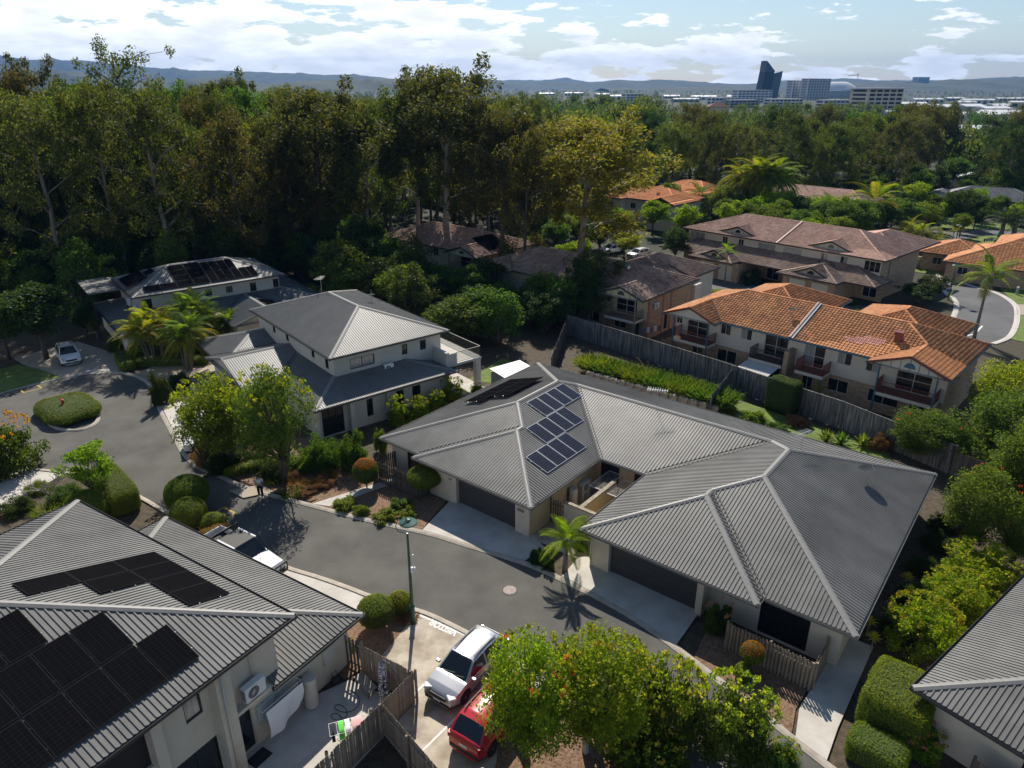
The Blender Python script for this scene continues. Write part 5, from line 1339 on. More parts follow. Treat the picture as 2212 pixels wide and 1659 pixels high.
paling_fence('slatted_fence', 'weathered slatted fence in front of the right end of the duplex', [fr(-8.55, 27.1, -38.5), fr(-4.42, 27.0, -38.5), fr(-4.4, 29.1, -38.5)], 1.6, woodweath, w=0.10, gap=0.07, both=True)
paling_fence('slatted_fence', 'dark slatted fence at the left corner of the duplex behind the orange topiary', [fr(-33.6, 29.0, -38.5), fr(-33.75, 27.2, -38.5), fr(-29.6, 27.45, -38.5), fr(-29.5, 28.4, -38.5)], 1.6, wooddark, w=0.10, gap=0.07, both=True)
g = paling_fence('slatted_gate', 'dark slatted gate between the left garage and the courtyard wall', [fr(-21.35, 30.6, -38.5), fr(-20.5, 30.8, -38.5)], 1.75, wooddark, w=0.10, gap=0.05); g['category'] = 'gate'
paling_fence('slatted_fence', 'dark slatted fence under the eave of the corner house', [fr(25.4, 4.6, 37.5), fr(25.4, -1.0, 37.5), fr(25.4, -7.0, 37.5)], 1.7, wooddark, w=0.11, gap=0.02)
LF = [(5.9, 73.4), (12.6, 66.3), (18.67, 59.52), (23.56, 53.4), (25.92, 50.63), (27.9, 47.4), (30.5, 43.2)]
fl = paling_fence('boundary_fence', 'long weathered grey paling fence between the duplex gardens and the orange-tiled townhouses', LF, 2.3, woodgrey, w=0.12, gap=0.004, z=-0.1, singles=False, railside=1)
mb = MB()
for a, b in zip(LF[:-1], LF[1:]): mb.bar((a[0]-LF[0][0], a[1]-LF[0][1], 2.33), (b[0]-LF[0][0], b[1]-LF[0][1], 2.33), 0.09, 0.03)
mb.build('capping_rail', woodgrey, fl)
paling_fence('boundary_fence', 'dark paling fence running from the long fence toward the small shed', [(5.9, 73.2), (3.6, 61.0)], 2.0, wooddark, w=0.12, gap=0.004, singles=False)
paling_fence('boundary_fence', 'grey fence return beside the climbing shrub behind the duplex', [(19.4, 58.2), (15.9, 52.2)], 1.9, woodgrey, w=0.12, gap=0.004, singles=False)
paling_fence('boundary_fence', 'paling fence behind the bottlebrush trees at the right', [(30.5, 43.2), (36.0, 36.0), (41, 30)], 1.8, wooddark, w=0.12, gap=0.004, singles=False)
paling_fence('boundary_fence', 'timber side fence between the brick townhouse and the orange-tiled row', [(15.6, 69.2), (20.5, 74.0)], 1.8, woodweath, w=0.12, gap=0.01, z=-1.0, singles=False)
paling_fence('boundary_fence', 'short dark fence between the two-storey house and the lime shrubs', [(-3.6, 51.6), (-0.6, 55.4)], 1.6, wooddark, w=0.12, gap=0.01, singles=False)
# pale boundary wall with piers on the side street
bw = empty('boundary_wall', (65.57, 108.41, -1.0), 0, 'cream rendered boundary wall with piers at the side street', 'wall')
_p = [(62.18, 108.64), (67.93, 107.95), (72.80, 111.26)]; _o = bw.location
for a, b in zip(_p[:-1], _p[1:]):
    mb = MB(); mb.bar((a[0]-_o.x, a[1]-_o.y, 0.85), (b[0]-_o.x, b[1]-_o.y, 0.85), 0.2, 1.7); mb.build('wall_panel', wallcream, bw)
    for t in (0, 0.25, 0.5, 0.75, 1.0):
        x, y = a[0]+(b[0]-a[0])*t-_o.x, a[1]+(b[1]-a[1])*t-_o.y; mb = MB(); mb.bbox((x, y, 1.0), (0.5, 0.5, 2.0), 0.03); mb.bbox((x, y, 2.05), (0.6, 0.6, 0.1), 0.02); mb.build('pier', wallcream, bw)

# retaining rocks behind the duplex
rw = empty('retaining_wall', (9.0, 59.6, 0), 0, 'dark rock retaining wall below the strappy hedge', 'wall')
P0 = [(6.6, 60.4), (13.1, 55.3), (16.6, 52.6)]
for a, b in zip(P0[:-1], P0[1:]):
    L = math.dist(a, b); n = int(L/0.8)
    for i in range(n):
        for j in range(2):
            t = (i+0.5*(j % 2)+0.25)/n; x, y = a[0]+(b[0]-a[0])*t, a[1]+(b[1]-a[1])*t
            mb = MB(); mb.bbox((0, 0, 0), (0.8+rnd.uniform(-.1, .15), 0.5, 0.5), 0.1, M=Matrix.Rotation(math.atan2(b[1]-a[1], b[0]-a[0])+rnd.uniform(-.15, .15), 3, 'Z') @ Matrix.Rotation(rnd.uniform(-.1, .1), 3, 'X'))
            mb.build('rock', stone, rw, loc=(x-9.0+0.08*j, y-59.6+0.1*j, 0.22+0.45*j))

# ================================================================== vehicles
def interp(x, pts):
    for (a, za), (b, zb) in zip(pts[:-1], pts[1:]):
        if a <= x <= b: t = (x-a)/(b-a) if b > a else 0; return za+(zb-za)*t
    return pts[0][1] if x < pts[0][0] else pts[-1][1]
def wheel(root, x, y, r=0.34, w=0.22):
    s = 1 if y > 0 else -1
    t = MB(); t.lathe([(r*0.62, -w/2), (r*0.93, -w/2), (r, -w/2+0.04), (r, w/2-0.04), (r*0.93, w/2), (r*0.62, w/2)], 22, axis='y')
    wo_ = t.build('wheel', tyre, root, smooth=False, loc=(x, y, r))
    m = MB(); m.lathe([(r*0.62, s*(w/2-0.05)), (r*0.60, s*(w/2-0.01)), (r*0.55, s*(w/2-0.06)), (0.02, s*(w/2-0.06))], 20, axis='y')
    for k in range(5):
        a = 2*math.pi*k/5; m.bar((0, s*(w/2-0.03), 0), (r*0.58*math.cos(a), s*(w/2-0.02), r*0.58*math.sin(a)), 0.07, 0.03, up=(0, 1, 0))
    m.lathe([(0.05, s*(w/2-0.04)), (0.05, s*(w/2))], 10, axis='y')
    m.build('rim', rimm, wo_)
def car(name, label, x, y, ang, paint, L=4.4, Wd=1.82, Hh=1.58, hood=1.0, suv=True, roofm=None, hatch=True, z=0.0, plate=True, rails=True, group=None):
    """front is +x"""
    root = empty(name, (x, y, z), ang, label, 'car', group)
    h2 = L/2; wb = Wd/2; nose = 0.74; 
    xw0 = h2-1.05*hood; xw1 = xw0-0.75 if suv else xw0-0.95
    xr0 = -h2+0.14 if hatch else -h2+0.55; xr1 = -h2+0.62 if hatch else -h2+1.25
    belt_f, belt_r = 0.98 if suv else 0.88, 1.04 if suv else 0.92
    top = [(-h2, 0.90 if hatch else 0.86), (-h2+0.12, belt_r if hatch else 0.93), (xr0, belt_r), (xw0-0.1, belt_f), (xw0+0.1, belt_f-0.01), (h2-0.45, nose+0.14), (h2-0.12, nose+0.02), (h2, nose-0.14)]
    xf, xr = h2-0.86, -h2+0.80; ra = 0.39
    xs = sorted(set([round(-h2+L*i/46, 4) for i in range(47)] + [round(w+d, 4) for w in (xf, xr) for d in (-0.395, -0.385, -0.36, 0.36, 0.385, 0.395)] + [round(xw0, 4), round(xr0, 4)]))
    xs = [v for v in xs if -h2 <= v <= h2]
    def wid(v):
        e = max(0, (abs(v)-(h2-0.62))/0.62); return wb*(1-0.20*e**2.6)
    def sill(v):
        s = 0.23 + (0.08 if abs(v) > h2-0.35 else 0)
        for w in (xf, xr):
            if abs(v-w) < 0.39: s = max(s, 0.34+math.sqrt(0.39**2-(v-w)**2))
        return s
    B = {'body': MB(), 'cladding': MB()}
    rings = []
    for v in xs:
        w = wid(v); s = sill(v); zt = interp(v, top); zb = max(zt-0.12, s+0.1)
        sh = min(zb, max(s+0.06, 0.62)); low = min(s+0.10, sh-0.02)
        ring = [(v, 0, 0.22), (v, w*0.72, 0.22), (v, w*0.955, s), (v, w*0.985, low), (v, w, sh), (v, w*0.985, zb), (v, w*0.93, zt-0.02), (v, w*0.62, zt+0.012), (v, 0, zt+0.028)]
        rings.append(ring)
    n = len(rings[0])
    for sgn in (1, -1):
        for i in range(len(rings)-1):
            for j in range(n-1):
                q = [rings[i][j], rings[i][j+1], rings[i+1][j+1], rings[i+1][j]]
                q = [(a, b*sgn, c) for a, b, c in q]
                if sgn > 0: q = q[::-1]
                key = 'cladding' if j < 2 or (j == 2 and suv) else 'body'
                B[key].add(q, [(0, 1, 2, 3)])
    for ring, fl in ((rings[0], False), (rings[-1], True)):
        full = ring + [(a, -b, c) for a, b, c in ring[::-1][1:-1]]
        lowf = [p for p in full if p[2] < 0.46]; 
        B['body'].add(full, [tuple(range(len(full)))[::-1] if fl else tuple(range(len(full)))])
    def weld(mb, nm, m, par, smooth=True):
        import bmesh
        o = mb.build(nm, m, par); bm = bmesh.new(); bm.from_mesh(o.data); bmesh.ops.remove_doubles(bm, verts=bm.verts, dist=0.001)
        bmesh.ops.recalc_face_normals(bm, faces=bm.faces)
        for f in bm.faces: f.smooth = smooth
        for e in bm.edges:
            if len(e.link_faces) == 2 and e.calc_face_angle(0) > 0.75: e.smooth = False
        bm.to_mesh(o.data); bm.free(); return o
    weld(B['body'], 'body', paint, root); weld(B['cladding'], 'lower_cladding', carblack, root)
    # greenhouse
    gl = [(xr0, belt_r-0.02), (xr1, Hh-0.10), (xr1+0.35, Hh-0.03), ((xr1+xw1)/2, Hh), (xw1+0.02, Hh-0.055), (xw0, belt_f-0.02)]
    gx = sorted(set([round(xr0+(xw0-xr0)*i/30, 4) for i in range(31)] + [round(p[0], 4) for p in gl]))
    G = {k_: MB() for k_ in ('roof_panel', 'windscreen', 'rear_window', 'side_window', 'side_window2', 'pillars')}
    gr = []
    for v in gx:
        zt = interp(v, gl); zb = interp(v, top)-0.015; w = wid(v)*0.93
        wt = w-0.17*max(0, zt-zb)/0.55
        gr.append([(v, w, min(zb, zt)), (v, wt, max(zt-0.05, min(zb, zt)+0.001)), (v, max(wt-0.10, 0.1), zt), (v, 0, zt+0.022)])
    pB = xw1-0.72; pC = xr1+0.30
    for sgn in (1, -1):
        for i in range(len(gr)-1):
            xm = (gx[i]+gx[i+1])/2
            for j in range(3):
                q = [gr[i][j], gr[i][j+1], gr[i+1][j+1], gr[i+1][j]]; q = [(a, b*sgn, c) for a, b, c in q]
                if sgn > 0: q = q[::-1]
                if j == 0:
                    hgt = gr[i][1][2]-gr[i][0][2]
                    key = 'pillars' if abs(xm-pB) < 0.05 or xm < pC-0.05 or (xm > xw1+0.42) else ('side_window' if sgn > 0 else 'side_window2')
                elif xm > xw1: key = 'windscreen' if j == 2 or xm < xw0-0.06 and j == 2 else 'pillars'
                elif xm < xr1: key = 'rear_window' if j == 2 else 'pillars'
                else: key = 'roof_panel'
                G[key].add(q, [(0, 1, 2, 3)])
    mm = {'roof_panel': roofm or paint, 'windscreen': carglass, 'rear_window': carglass, 'side_window': carglass, 'side_window2': carglass, 'pillars': roofm or paint}
    for k_, mb in G.items():
        if mb.f: weld(mb, k_.rstrip('2'), mm[k_], root)
    for wx in (xf, xr):
        for sy in (1, -1): wheel(root, wx, sy*(wb-0.12), 0.34 if suv else 0.32)
    # lamps, grille, plates, mirrors, bumpers
    for sy in (1, -1):
        M_ = Matrix.Rotation(sy*-0.55, 3, 'Z')
        mb = MB(); mb.bbox((h2-0.20, sy*(wb*0.70), nose+0.0), (0.34, 0.40, 0.13), 0.03, M=M_); mb.build('headlight', headl, root)
        M_ = Matrix.Rotation(sy*0.5, 3, 'Z')
        mb = MB(); mb.bbox((-h2+0.16, sy*(wb*0.78), 0.86), (0.26, 0.30, 0.20), 0.03, M=M_); mb.build('tail_light', tail, root)
        mb = MB(); mb.bbox((xw0-0.28, sy*(wb+0.10), belt_f+0.06), (0.14, 0.22, 0.15), 0.03); mb.build('mirror', paint if roofm is None else carblack, root)
        if suv and rails: mb = MB(); mb.bar((xr1+0.2, sy*(wb*0.60), Hh+0.03), (xw1-0.15, sy*(wb*0.60), Hh+0.03), 0.04, 0.04); mb.build('roof_rail', carblack, root)
    mb = MB(); mb.bbox((h2-0.05, 0, nose-0.13), (0.14, 0.95, 0.17), 0.03); mb.build('grille', carblack, root)
    mb = MB(); mb.bbox((h2-0.10, 0, 0.36), (0.26, Wd*0.78, 0.20), 0.05); mb.build('front_bumper', carblack if suv else paint, root)
    mb = MB(); mb.bbox((-h2+0.08, 0, 0.44), (0.24, Wd*0.80, 0.22), 0.05); mb.build('rear_bumper', carblack if suv else paint, root)
    if plate:
        mb = MB(); mb.box(h2+0.02, h2+0.035, -0.19, 0.19, 0.42, 0.53); mb.build('number_plate', whitepl, root)
        mb = MB(); mb.box(-h2-0.02, -h2-0.005, -0.19, 0.19, 0.68, 0.79); mb.build('number_plate', whitepl, root)
    mb = MB(); mb.bar((xw0-0.02, -0.5, belt_f+0.03), (xw0-0.10, 0.1, belt_f+0.10), 0.02, 0.02); mb.bar((xw0-0.02, 0.05, belt_f+0.03), (xw0-0.10, 0.6, belt_f+0.10), 0.02, 0.02); mb.build('wiper', carblack, root)
    return root
def paintm(name, c, rough=0.25, metal=0.0): return mat(name, c, rough=rough, metal=metal, coat=0.6, spec=0.5)
silver = paintm('paint_silver', (0.42,0.43,0.45), 0.3, 0.55); redp = paintm('paint_red', (0.42,0.012,0.018)); whitec = paintm('paint_white', (0.74,0.74,0.74))
car('parked_car', 'silver compact suv nose to the fence in the visitor bay', -2.0, 24.85, R(235.6), silver, rails=True, z=0.05)
rc = car('parked_car', 'red suv parked beside the silver car, half under the flowering tree', -0.72, 22.25, R(55.6), redp, L=4.35, Hh=1.65, z=0.05, roofm=None)
mb = MB(); mb.bbox((-2.0, 0, 0.52), (0.10, 1.0, 0.10), 0.03); mb.build('rear_trim', steel, rc)
car('parked_car', 'white compact suv parked facing the turning circle on the left', -43.6, 65.4, R(-52), whitec, L=4.2, z=0.05)
car('parked_car', 'white sedan nosing out under the yellow-green street tree', -22.2, 47.6, R(207), whitec, L=4.6, Hh=1.45, suv=False, hatch=False, z=0.06)
car('parked_car', 'white suv in front of the pinkish-brown townhouse garages', 27.75, 103.73, R(-150), whitec, L=4.6, z=-0.99)
car('parked_car', 'pale car behind the trees at the orange townhouse', 16.90, 118.94, R(-150), whitec, L=4.5, Hh=1.5, z=-0.99)
car('parked_car', 'white car bonnet beyond the brown-tiled garage roof', 20.80, 115.43, R(-140), whitec, L=4.5, Hh=1.5, z=-0.99)
car('parked_car', 'dark car cut off by the bottom edge below the red suv', -1.78, 17.21, R(55.6), paintm('paint_dark_teal', (0.02,0.035,0.04)), L=4.4, z=0.05)
# white utility truck
ut = empty('utility_truck', (-14.9, 32.75, 0.05), R(-33), 'white utility truck with open tray, black cab roof and bull bar behind the near roof', 'truck')
mb = MB()
for i, (a, b, zt0, zt1) in enumerate(((0.75, 2.45, 1.12, 1.02),)):
    mb.add([(a, -0.85, 0.5), (b, -0.80, 0.5), (b, 0.80, 0.5), (a, 0.85, 0.5), (a, -0.85, zt0), (b-0.1, -0.72, zt1), (b-0.1, 0.72, zt1), (a, 0.85, zt0), (b, -0.74, zt1-0.12), (b, 0.74, zt1-0.12)], [(4,5,6,7),(0,4,7,3),(0,1,8,5,4),(3,7,6,9,2),(1,2,9,8),(8,9,6,5),(0,3,2,1)])
mb.build('bonnet', whitec, ut)
mb = MB(); mb.bbox((-0.35, 0, 0.78), (2.2, 1.72, 0.62), 0.06); mb.build('cab_body', whitec, ut)
mb = MB(); mb.add([(0.95, -0.80, 1.08), (0.95, 0.80, 1.08), (0.25, -0.66, 1.72), (0.25, 0.66, 1.72)], [(0, 1, 3, 2)]); mb.build('windscreen', carglass, ut)
mb = MB(); mb.add([(0.95, -0.80, 1.08), (0.25, -0.66, 1.72), (-1.2, -0.66, 1.74), (-1.35, -0.80, 1.08)], [(0, 1, 2, 3)]); mb.build('side_window', carglass, ut); mb = MB(); mb.add([(0.95, 0.80, 1.08), (0.25, 0.66, 1.72), (-1.2, 0.66, 1.74), (-1.35, 0.80, 1.08)], [(3, 2, 1, 0)]); mb.build('side_window', carglass, ut)
mb = MB(); mb.bbox((-0.48, 0, 1.75), (1.50, 1.42, 0.09), 0.04); mb.build('cab_roof', carblack, ut)
mb = MB(); mb.box(-1.25, 0.25, 0.64, 0.74, 1.72, 1.80); mb.box(-1.25, 0.25, -0.74, -0.64, 1.72, 1.80); mb.build('roof_edge', whitec, ut)
mb = MB(); mb.add([(-1.35, -0.8, 1.08), (-1.2, -0.66, 1.74), (-1.2, 0.66, 1.74), (-1.35, 0.8, 1.08)], [(0, 1, 2, 3)]); mb.build('rear_window', carglass, ut)
mb = MB()
for a in ((-3.25, -1.5, -0.92, -0.86), (-3.25, -1.5, 0.86, 0.92), (-3.25, -3.19, -0.86, 0.86), (-1.56, -1.5, -0.86, 0.86)): mb.box(a[0], a[1], a[2], a[3], 0.72, 1.12)
mb.build('tray_sides', whitec, ut)
mb = MB(); mb.box(-3.19, -1.56, -0.86, 0.86, 0.62, 0.74); mb.build('tray_floor', carblack, ut)
mb = MB(); mb.box(-3.1, -1.7, -0.82, -0.30, 0.74, 1.0); mb.build('tool_box', mat('tool_box_cream', (0.62,0.55,0.42), rough=0.6), ut)
mb = MB(); mb.bar((-1.45, -0.85, 1.95), (-1.45, 0.85, 1.95), 0.08, 0.08); mb.bar((-1.45, -0.82, 0.7), (-1.45, -0.82, 1.95), 0.06, 0.06); mb.bar((-1.45, 0.82, 0.7), (-1.45, 0.82, 1.95), 0.06, 0.06); mb.bar((-1.40, -0.8, 2.02), (-1.40, 0.8, 2.02), 0.05, 0.05); mb.build('headboard', blackm, ut)
mb = MB(); mb.tube([(2.35, -0.75, 0.55), (2.62, -0.75, 0.62), (2.66, -0.72, 1.05), (2.66, 0.72, 1.05), (2.62, 0.75, 0.62), (2.35, 0.75, 0.55)], 0.045, 8); mb.tube([(2.62, -0.3, 0.5), (2.66, -0.3, 1.05)], 0.035, 6); mb.tube([(2.62, 0.3, 0.5), (2.66, 0.3, 1.05)], 0.035, 6); mb.bbox((2.5, 0, 0.52), (0.25, 1.6, 0.2), 0.04); mb.build('bull_bar', blackm, ut)
mb = MB(); mb.tube([(0.9, 0.86, 0.95), (0.95, 0.88, 1.2), (0.4, 0.82, 1.72), (0.36, 0.82, 1.92)], 0.045, 8); mb.build('snorkel', blackm, ut)
mb = MB(); mb.tube([(2.2, -0.55, 1.0), (2.25, -0.55, 2.4)], 0.008, 5); mb.build('aerial', blackm, ut)
for wx in (1.7, -2.3):
    for sy in (1, -1): wheel(ut, wx, sy*0.78, 0.37, 0.25)

# ================================================================== street furniture
def lamp_post(label, x, y, z, hgt, ang, box=False, m=None):
    root = empty('lamp_post', (x, y, z), ang, label, 'lamp post')
    mb = MB(); mb.lathe([(0.20, 0), (0.20, 0.03), (0.13, 0.05), (0.12, 0.95), (0.14, 0.97), (0.14, 1.03), (0.085, 1.08), (0.055, hgt-0.6), (0.05, hgt-0.55)], 14); mb.build('pole', lampgreen, root, smooth=False)
    pts = []
    for i in range(13):
        a = math.pi*0.5+2*math.pi*0.62*i/12; pts.append((-0.22+0.42*math.cos(a)+0.0, 0, hgt-0.35+0.42*math.sin(a)*0.9))
    mb = MB(); mb.tube([(0, 0, hgt-0.6), (-0.12, 0, hgt-0.52), (-0.42, 0, hgt-0.40), (-0.52, 0, hgt-0.1), (-0.40, 0, hgt+0.22), (-0.1, 0, hgt+0.30), (0.08, 0, hgt+0.22)], 0.022, 8); mb.build('arm', lampgreen, root, smooth=True)
    mb = MB(); mb.lathe([(0.02, 0.24), (0.10, 0.22), (0.14, 0.14), (0.40, 0.05), (0.44, 0.03), (0.44, 0.0), (0.15, -0.02), (0.02, -0.03)], 24, c=(0.08, 0, hgt+0.02)); mb.build('lamp_head', lampgreen, root, smooth=False)
    if box:
        mb = MB(); mb.bbox((0.16, -0.02, hgt*0.545), (0.24, 0.16, 0.32), 0.03); mb.build('wireless_box', whitepl, root)
        mb = MB(); mb.tube([(0.20, -0.02, hgt*0.57), (0.20, -0.02, hgt*0.57+0.75)], 0.03, 8); mb.build('antenna', whitepl, root)
    return root
lamp_post('tall green lamp post with a white box, standing by the visitor bay', -4.98, 28.33, 0.05, 5.9, R(10), True)
lamp_post('green lamp post at the bend of the far side street', 57.34, 90.31, -1, 4.6, R(180))
lamp_post('green lamp post beside the two small yellow palms', 73.62, 117.69, -1, 4.8, R(180))
lamp_post('green lamp post in front of the pinkish-brown townhouses', 47.87, 90.78, -1, 3.6, 0)
lamp_post('dark lamp post on the lawn before the slate-roofed house', 87.36, 144.30, -1, 6.0, 0)
hy = empty('fire_hydrant', (-36.73, 52.9, 0.95), 0.4, 'red hydrant poking out of the hedge island', 'hydrant')
mb = MB(); mb.lathe([(0.09, -0.9), (0.09, 0.25), (0.13, 0.26), (0.13, 0.31), (0.08, 0.36), (0.02, 0.40)], 12); mb.build('barrel', red, hy)
for s in (1, -1): mb = MB(); mb.lathe([(0.06, 0.05*s), (0.06, 0.17*s), (0.075, 0.17*s), (0.075, 0.21*s)], 10, c=(0, 0, 0.16), axis='y'); mb.build('outlet', red, hy)
mb = MB(); mb.lathe([(0.04, 0.38), (0.14, 0.42), (0.14, 0.44), (0.03, 0.46)], 10); mb.build('valve_wheel', red, hy)

def bollard(label, x, y, z=0.05, h=0.9):
    r = empty('service_pillar', (x, y, z), 0.6, label, 'service pillar')
    mb = MB(); mb.bbox((0, 0, h/2), (0.32, 0.26, h), 0.03); mb.build('body', mat('pillar_green_grey', (0.33,0.38,0.33), rough=0.6) if 'pillar_green_grey' not in MATS else MATS['pillar_green_grey'], r)
    mb = MB(); mb.bbox((0, 0, h+0.05), (0.36, 0.30, 0.10), 0.04); mb.build('cap', whitepl, r)
bollard('pale green service pillar under the yellow-green trees', 3.02, 20.80)
bollard('dark green service pillar on the bright lawn outside the bend', 68.00, 92.87, -1, 1.0)

# ================================================================== roof and wall fittings
def ac_unit(label, H, s, n, z, w=0.85, h=0.65, d=0.32, face='E', fans=1):
    p = H.xyz(s, n, z); rz = H.th + {'E': 0, 'S': -math.pi/2, 'W': math.pi}[face]
    r = empty('air_conditioner', p, rz, label, 'air conditioner')
    mb = MB(); mb.bbox((0, 0, h/2), (d, w, h), 0.025); mb.build('casing', whitepl if fans == 1 else beigepl, r)
    for f in range(fans):
        zc = h/2 if fans == 1 else h*(0.26+0.48*f); rr = min(w*0.30, h/fans*0.42)
        mb = MB(); mb.lathe([(rr, d/2+0.001), (rr, d/2+0.012), (rr*0.9, d/2+0.012), (rr*0.9, d/2+0.001)], 20, c=(0, -w*0.12, zc), axis='x'); 
        for k in range(8): a = math.pi*k/8; mb.bar((d/2+0.010, -w*0.12-math.cos(a)*rr*0.9, zc-math.sin(a)*rr*0.9), (d/2+0.010, -w*0.12+math.cos(a)*rr*0.9, zc+math.sin(a)*rr*0.9), 0.008, 0.008)
        g = mb.build('fan_grille', whitepl, r)
        mb = MB(); mb.lathe([(rr*0.9, d/2+0.0005), (rr*0.9, d/2+0.003)], 20, c=(0, -w*0.12, zc), axis='x'); mb.build('fan_shadow', black, g)
    mb = MB()
    for k in range(9): y0 = -w/2-0.003; mb.box(-d/2+0.04, d/2-0.04, y0, y0+0.003, h*0.12+h*0.085*k, h*0.12+h*0.085*k+0.03)
    mb.build('side_vents', black, r)
    mb = MB(); mb.box(-d/2-0.05, d/2, -w*0.35, -w*0.30, -0.04, 0.0); mb.box(-d/2-0.05, d/2, w*0.30, w*0.35, -0.04, 0.0); mb.build('bracket', steel, r)
ac_unit('white air conditioner on the wall above the near courtyard', HA, -19.72, 12.35, 2.95, 0.95, 0.68)
ac_unit('tall two-fan air conditioner in the duplex courtyard', HB, -21.18, 34.2, 0.05, 0.95, 1.35, 0.36, 'E', 2)
ac_unit('air conditioner on the low roof of the two-storey cream house', HC, 26.6, 49.15, 3.08, 0.85, 0.65, face='S')
ac_unit('air conditioner high on the mottled brick side wall', HG, -37.42, 67.2, 2.4, 0.85, 0.65)
ac_unit('front one of the air conditioners on the left wall of the house by the forest', HD, 13.0, 79.0, 3.3, 0.9, 1.0, face='W')
ac_unit('rear one of the air conditioners on the left wall of the house by the forest', HD, 13.0, 82.0, 3.6, 0.9, 0.8, face='W')
def tank(label, p, r=0.27, h=1.55):
    t = empty('hot_water_tank', p, 0, label, 'water heater')
    mb = MB(); mb.lathe([(r, 0.05), (r, h-0.06), (r*0.96, h-0.01), (r*0.3, h+0.02)], 22); mb.build('cylinder', beigepl, t, smooth=False)
    mb = MB(); mb.lathe([(r*0.9, 0), (r*0.9, 0.05)], 18); mb.build('base', black, t)
    mb = MB(); mb.tube([(-r-0.03, 0.05, h*0.8), (-r-0.10, 0.1, h*0.6), (-r-0.10, 0.1, 0.1)], 0.02, 6); mb.tube([(-r+0.02, -0.05, h+0.02), (-r-0.1, -0.05, h+0.1), (-r-0.12, -0.05, 0.3)], 0.018, 6); mb.build('pipework', black, t)
tank('cream hot water cylinder in the duplex courtyard', HB.xyz(-21.05, 32.72, 0.04))
tank('cream hot water cylinder against the near house wall', HA.xyz(-19.72, 14.95, 0.04), 0.30, 1.6)
def dish(label, H, s, n, z, r=0.42, rz=0.5):
    d = empty('satellite_dish', H.xyz(s, n, z), rz, label, 'satellite dish')
    mb = MB(); n_ = 20; prof = [(r*i/5, (r*i/5)**2*0.45) for i in range(6)]
    M_ = Matrix.Rotation(R(-6), 4, 'X')
    V = []; 
    for rr, zz in prof:
        for k in range(n_): V.append(M_ @ Vector((rr*math.cos(2*math.pi*k/n_), rr*math.sin(2*math.pi*k/n_), zz)) + Vector((0, 0, 0.75)))
    mb.add(V, [(i*n_+k, i*n_+(k+1) % n_, (i+1)*n_+(k+1) % n_, (i+1)*n_+k) for i in range(5) for k in range(n_)])
    mb.build('reflector', mat('dish_grey', (0.03,0.036,0.04), rough=0.8, spec=0.1) if 'dish_grey' not in MATS else MATS['dish_grey'], d)
    mb = MB(); mb.tube([(0, -0.05, -0.15), (0, -0.05, 0.6), (0, 0.0, 0.75)], 0.025, 8); mb.bar((0, -0.05, 0.45), (-0.4, -0.3, -0.05), 0.02); mb.bar((0, -0.05, 0.45), (0.3, -0.35, -0.05), 0.02); mb.build('mast', steel, d)
    mb = MB(); mb.tube([tuple(M_ @ Vector((0, -r*0.9, 0.1)) + Vector((0, 0, 0.75))), tuple(M_ @ Vector((0, -r*0.35, 0.5)) + Vector((0, 0, 0.75)))], 0.015, 6); mb.build('feed_arm', steel, d)
dish('round satellite dish on the right end of the duplex roof', HB, -6.3, 41.3, 2.6+0.33*2.9, r=0.5)
dish('dark satellite dish on the front terracotta roof', HF, -25.9, 63.6, zF(0, 63.6), r=0.42)
dish('small satellite dish on the two-storey cream house roof', HC, 30.2, 58.2, 5.4+0.35*2.4, r=0.38)
dish('small pale satellite dish on the orange roof behind the gum trees', h1, h1.off.x+2, h1.off.y-2.0, 5.2, r=0.4)
def tv_antenna(label, H, s, n, z, hgt=1.3, ang=0.4, fins=9):
    a = empty('tv_antenna', H.xyz(s, n, z), H.th+ang, label, 'antenna')
    mb = MB(); mb.tube([(0, 0, -0.2), (0, 0, hgt)], 0.018, 6); mb.bar((0, 0, 0.5), (0.5, 0.4, -0.1), 0.012); mb.build('mast', steel, a)
    mb = MB(); mb.bar((-0.75, 0, hgt), (0.65, 0, hgt), 0.03)
    mb.build('boom', alu, a)
    mb = MB()
    for i in range(fins):
        x = -0.7+1.3*i/(fins-1); w = 0.42-0.02*i; mb.bar((x, -w, hgt+0.02), (x, w, hgt+0.02), 0.014)
    mb.build('elements', alu, a)
tv_antenna('tv antenna on the long ridge of the duplex roof', HB, -19.8, 40.9, 4.42, 1.5)
tv_antenna('tv antenna near the right hips of the duplex roof', HB, -10.0, 40.6, 4.75, 1.1, 1.2)
tv_antenna('tv antenna on the ridge of the two-storey cream house', HC, 27.2, 62.3, 6.9, 1.4, 0.8)
# clotheslines
def clothesline(label, H, s0, s1, n0, n1, z, m=whitep, face=0):
    r = empty('folding_clothesline', H.xyz((s0+s1)/2, (n0+n1)/2, z), H.th, label, 'clothesline'); w, d = (s1-s0)/2, (n1-n0)/2
    mb = MB(); mb.bar((-w, -d, 0), (w, -d, 0), 0.03); mb.bar((-w, d, 0), (w, d, 0), 0.03); mb.bar((-w, -d, 0), (-w, d, 0), 0.03); mb.bar((w, -d, 0), (w, d, 0), 0.03); mb.bar((-w, -d*0.6, -0.02), (-w-0.0, d*0.2, -0.5), 0.025); mb.build('frame', m, r)
    mb = MB(); k = 9
    for i in range(1, k): x = -w+2*w*i/k; mb.bar((x, -d, 0.005), (x, d, 0.005), 0.009)
    mb.build('lines', whitep, r)
clothesline('folding clothesline left of the courtyard dividing wall', HB, -20.45, -19.5, 33.6, 36.0, 1.6)
clothesline('folding clothesline right of the courtyard dividing wall', HB, -19.1, -18.1, 33.5, 35.6, 1.6)
cl = empty('wall_clothesline', HA.xyz(-19.75, 13.5, 1.9), HA.th, 'folded wall clothesline above the near courtyard', 'clothesline')
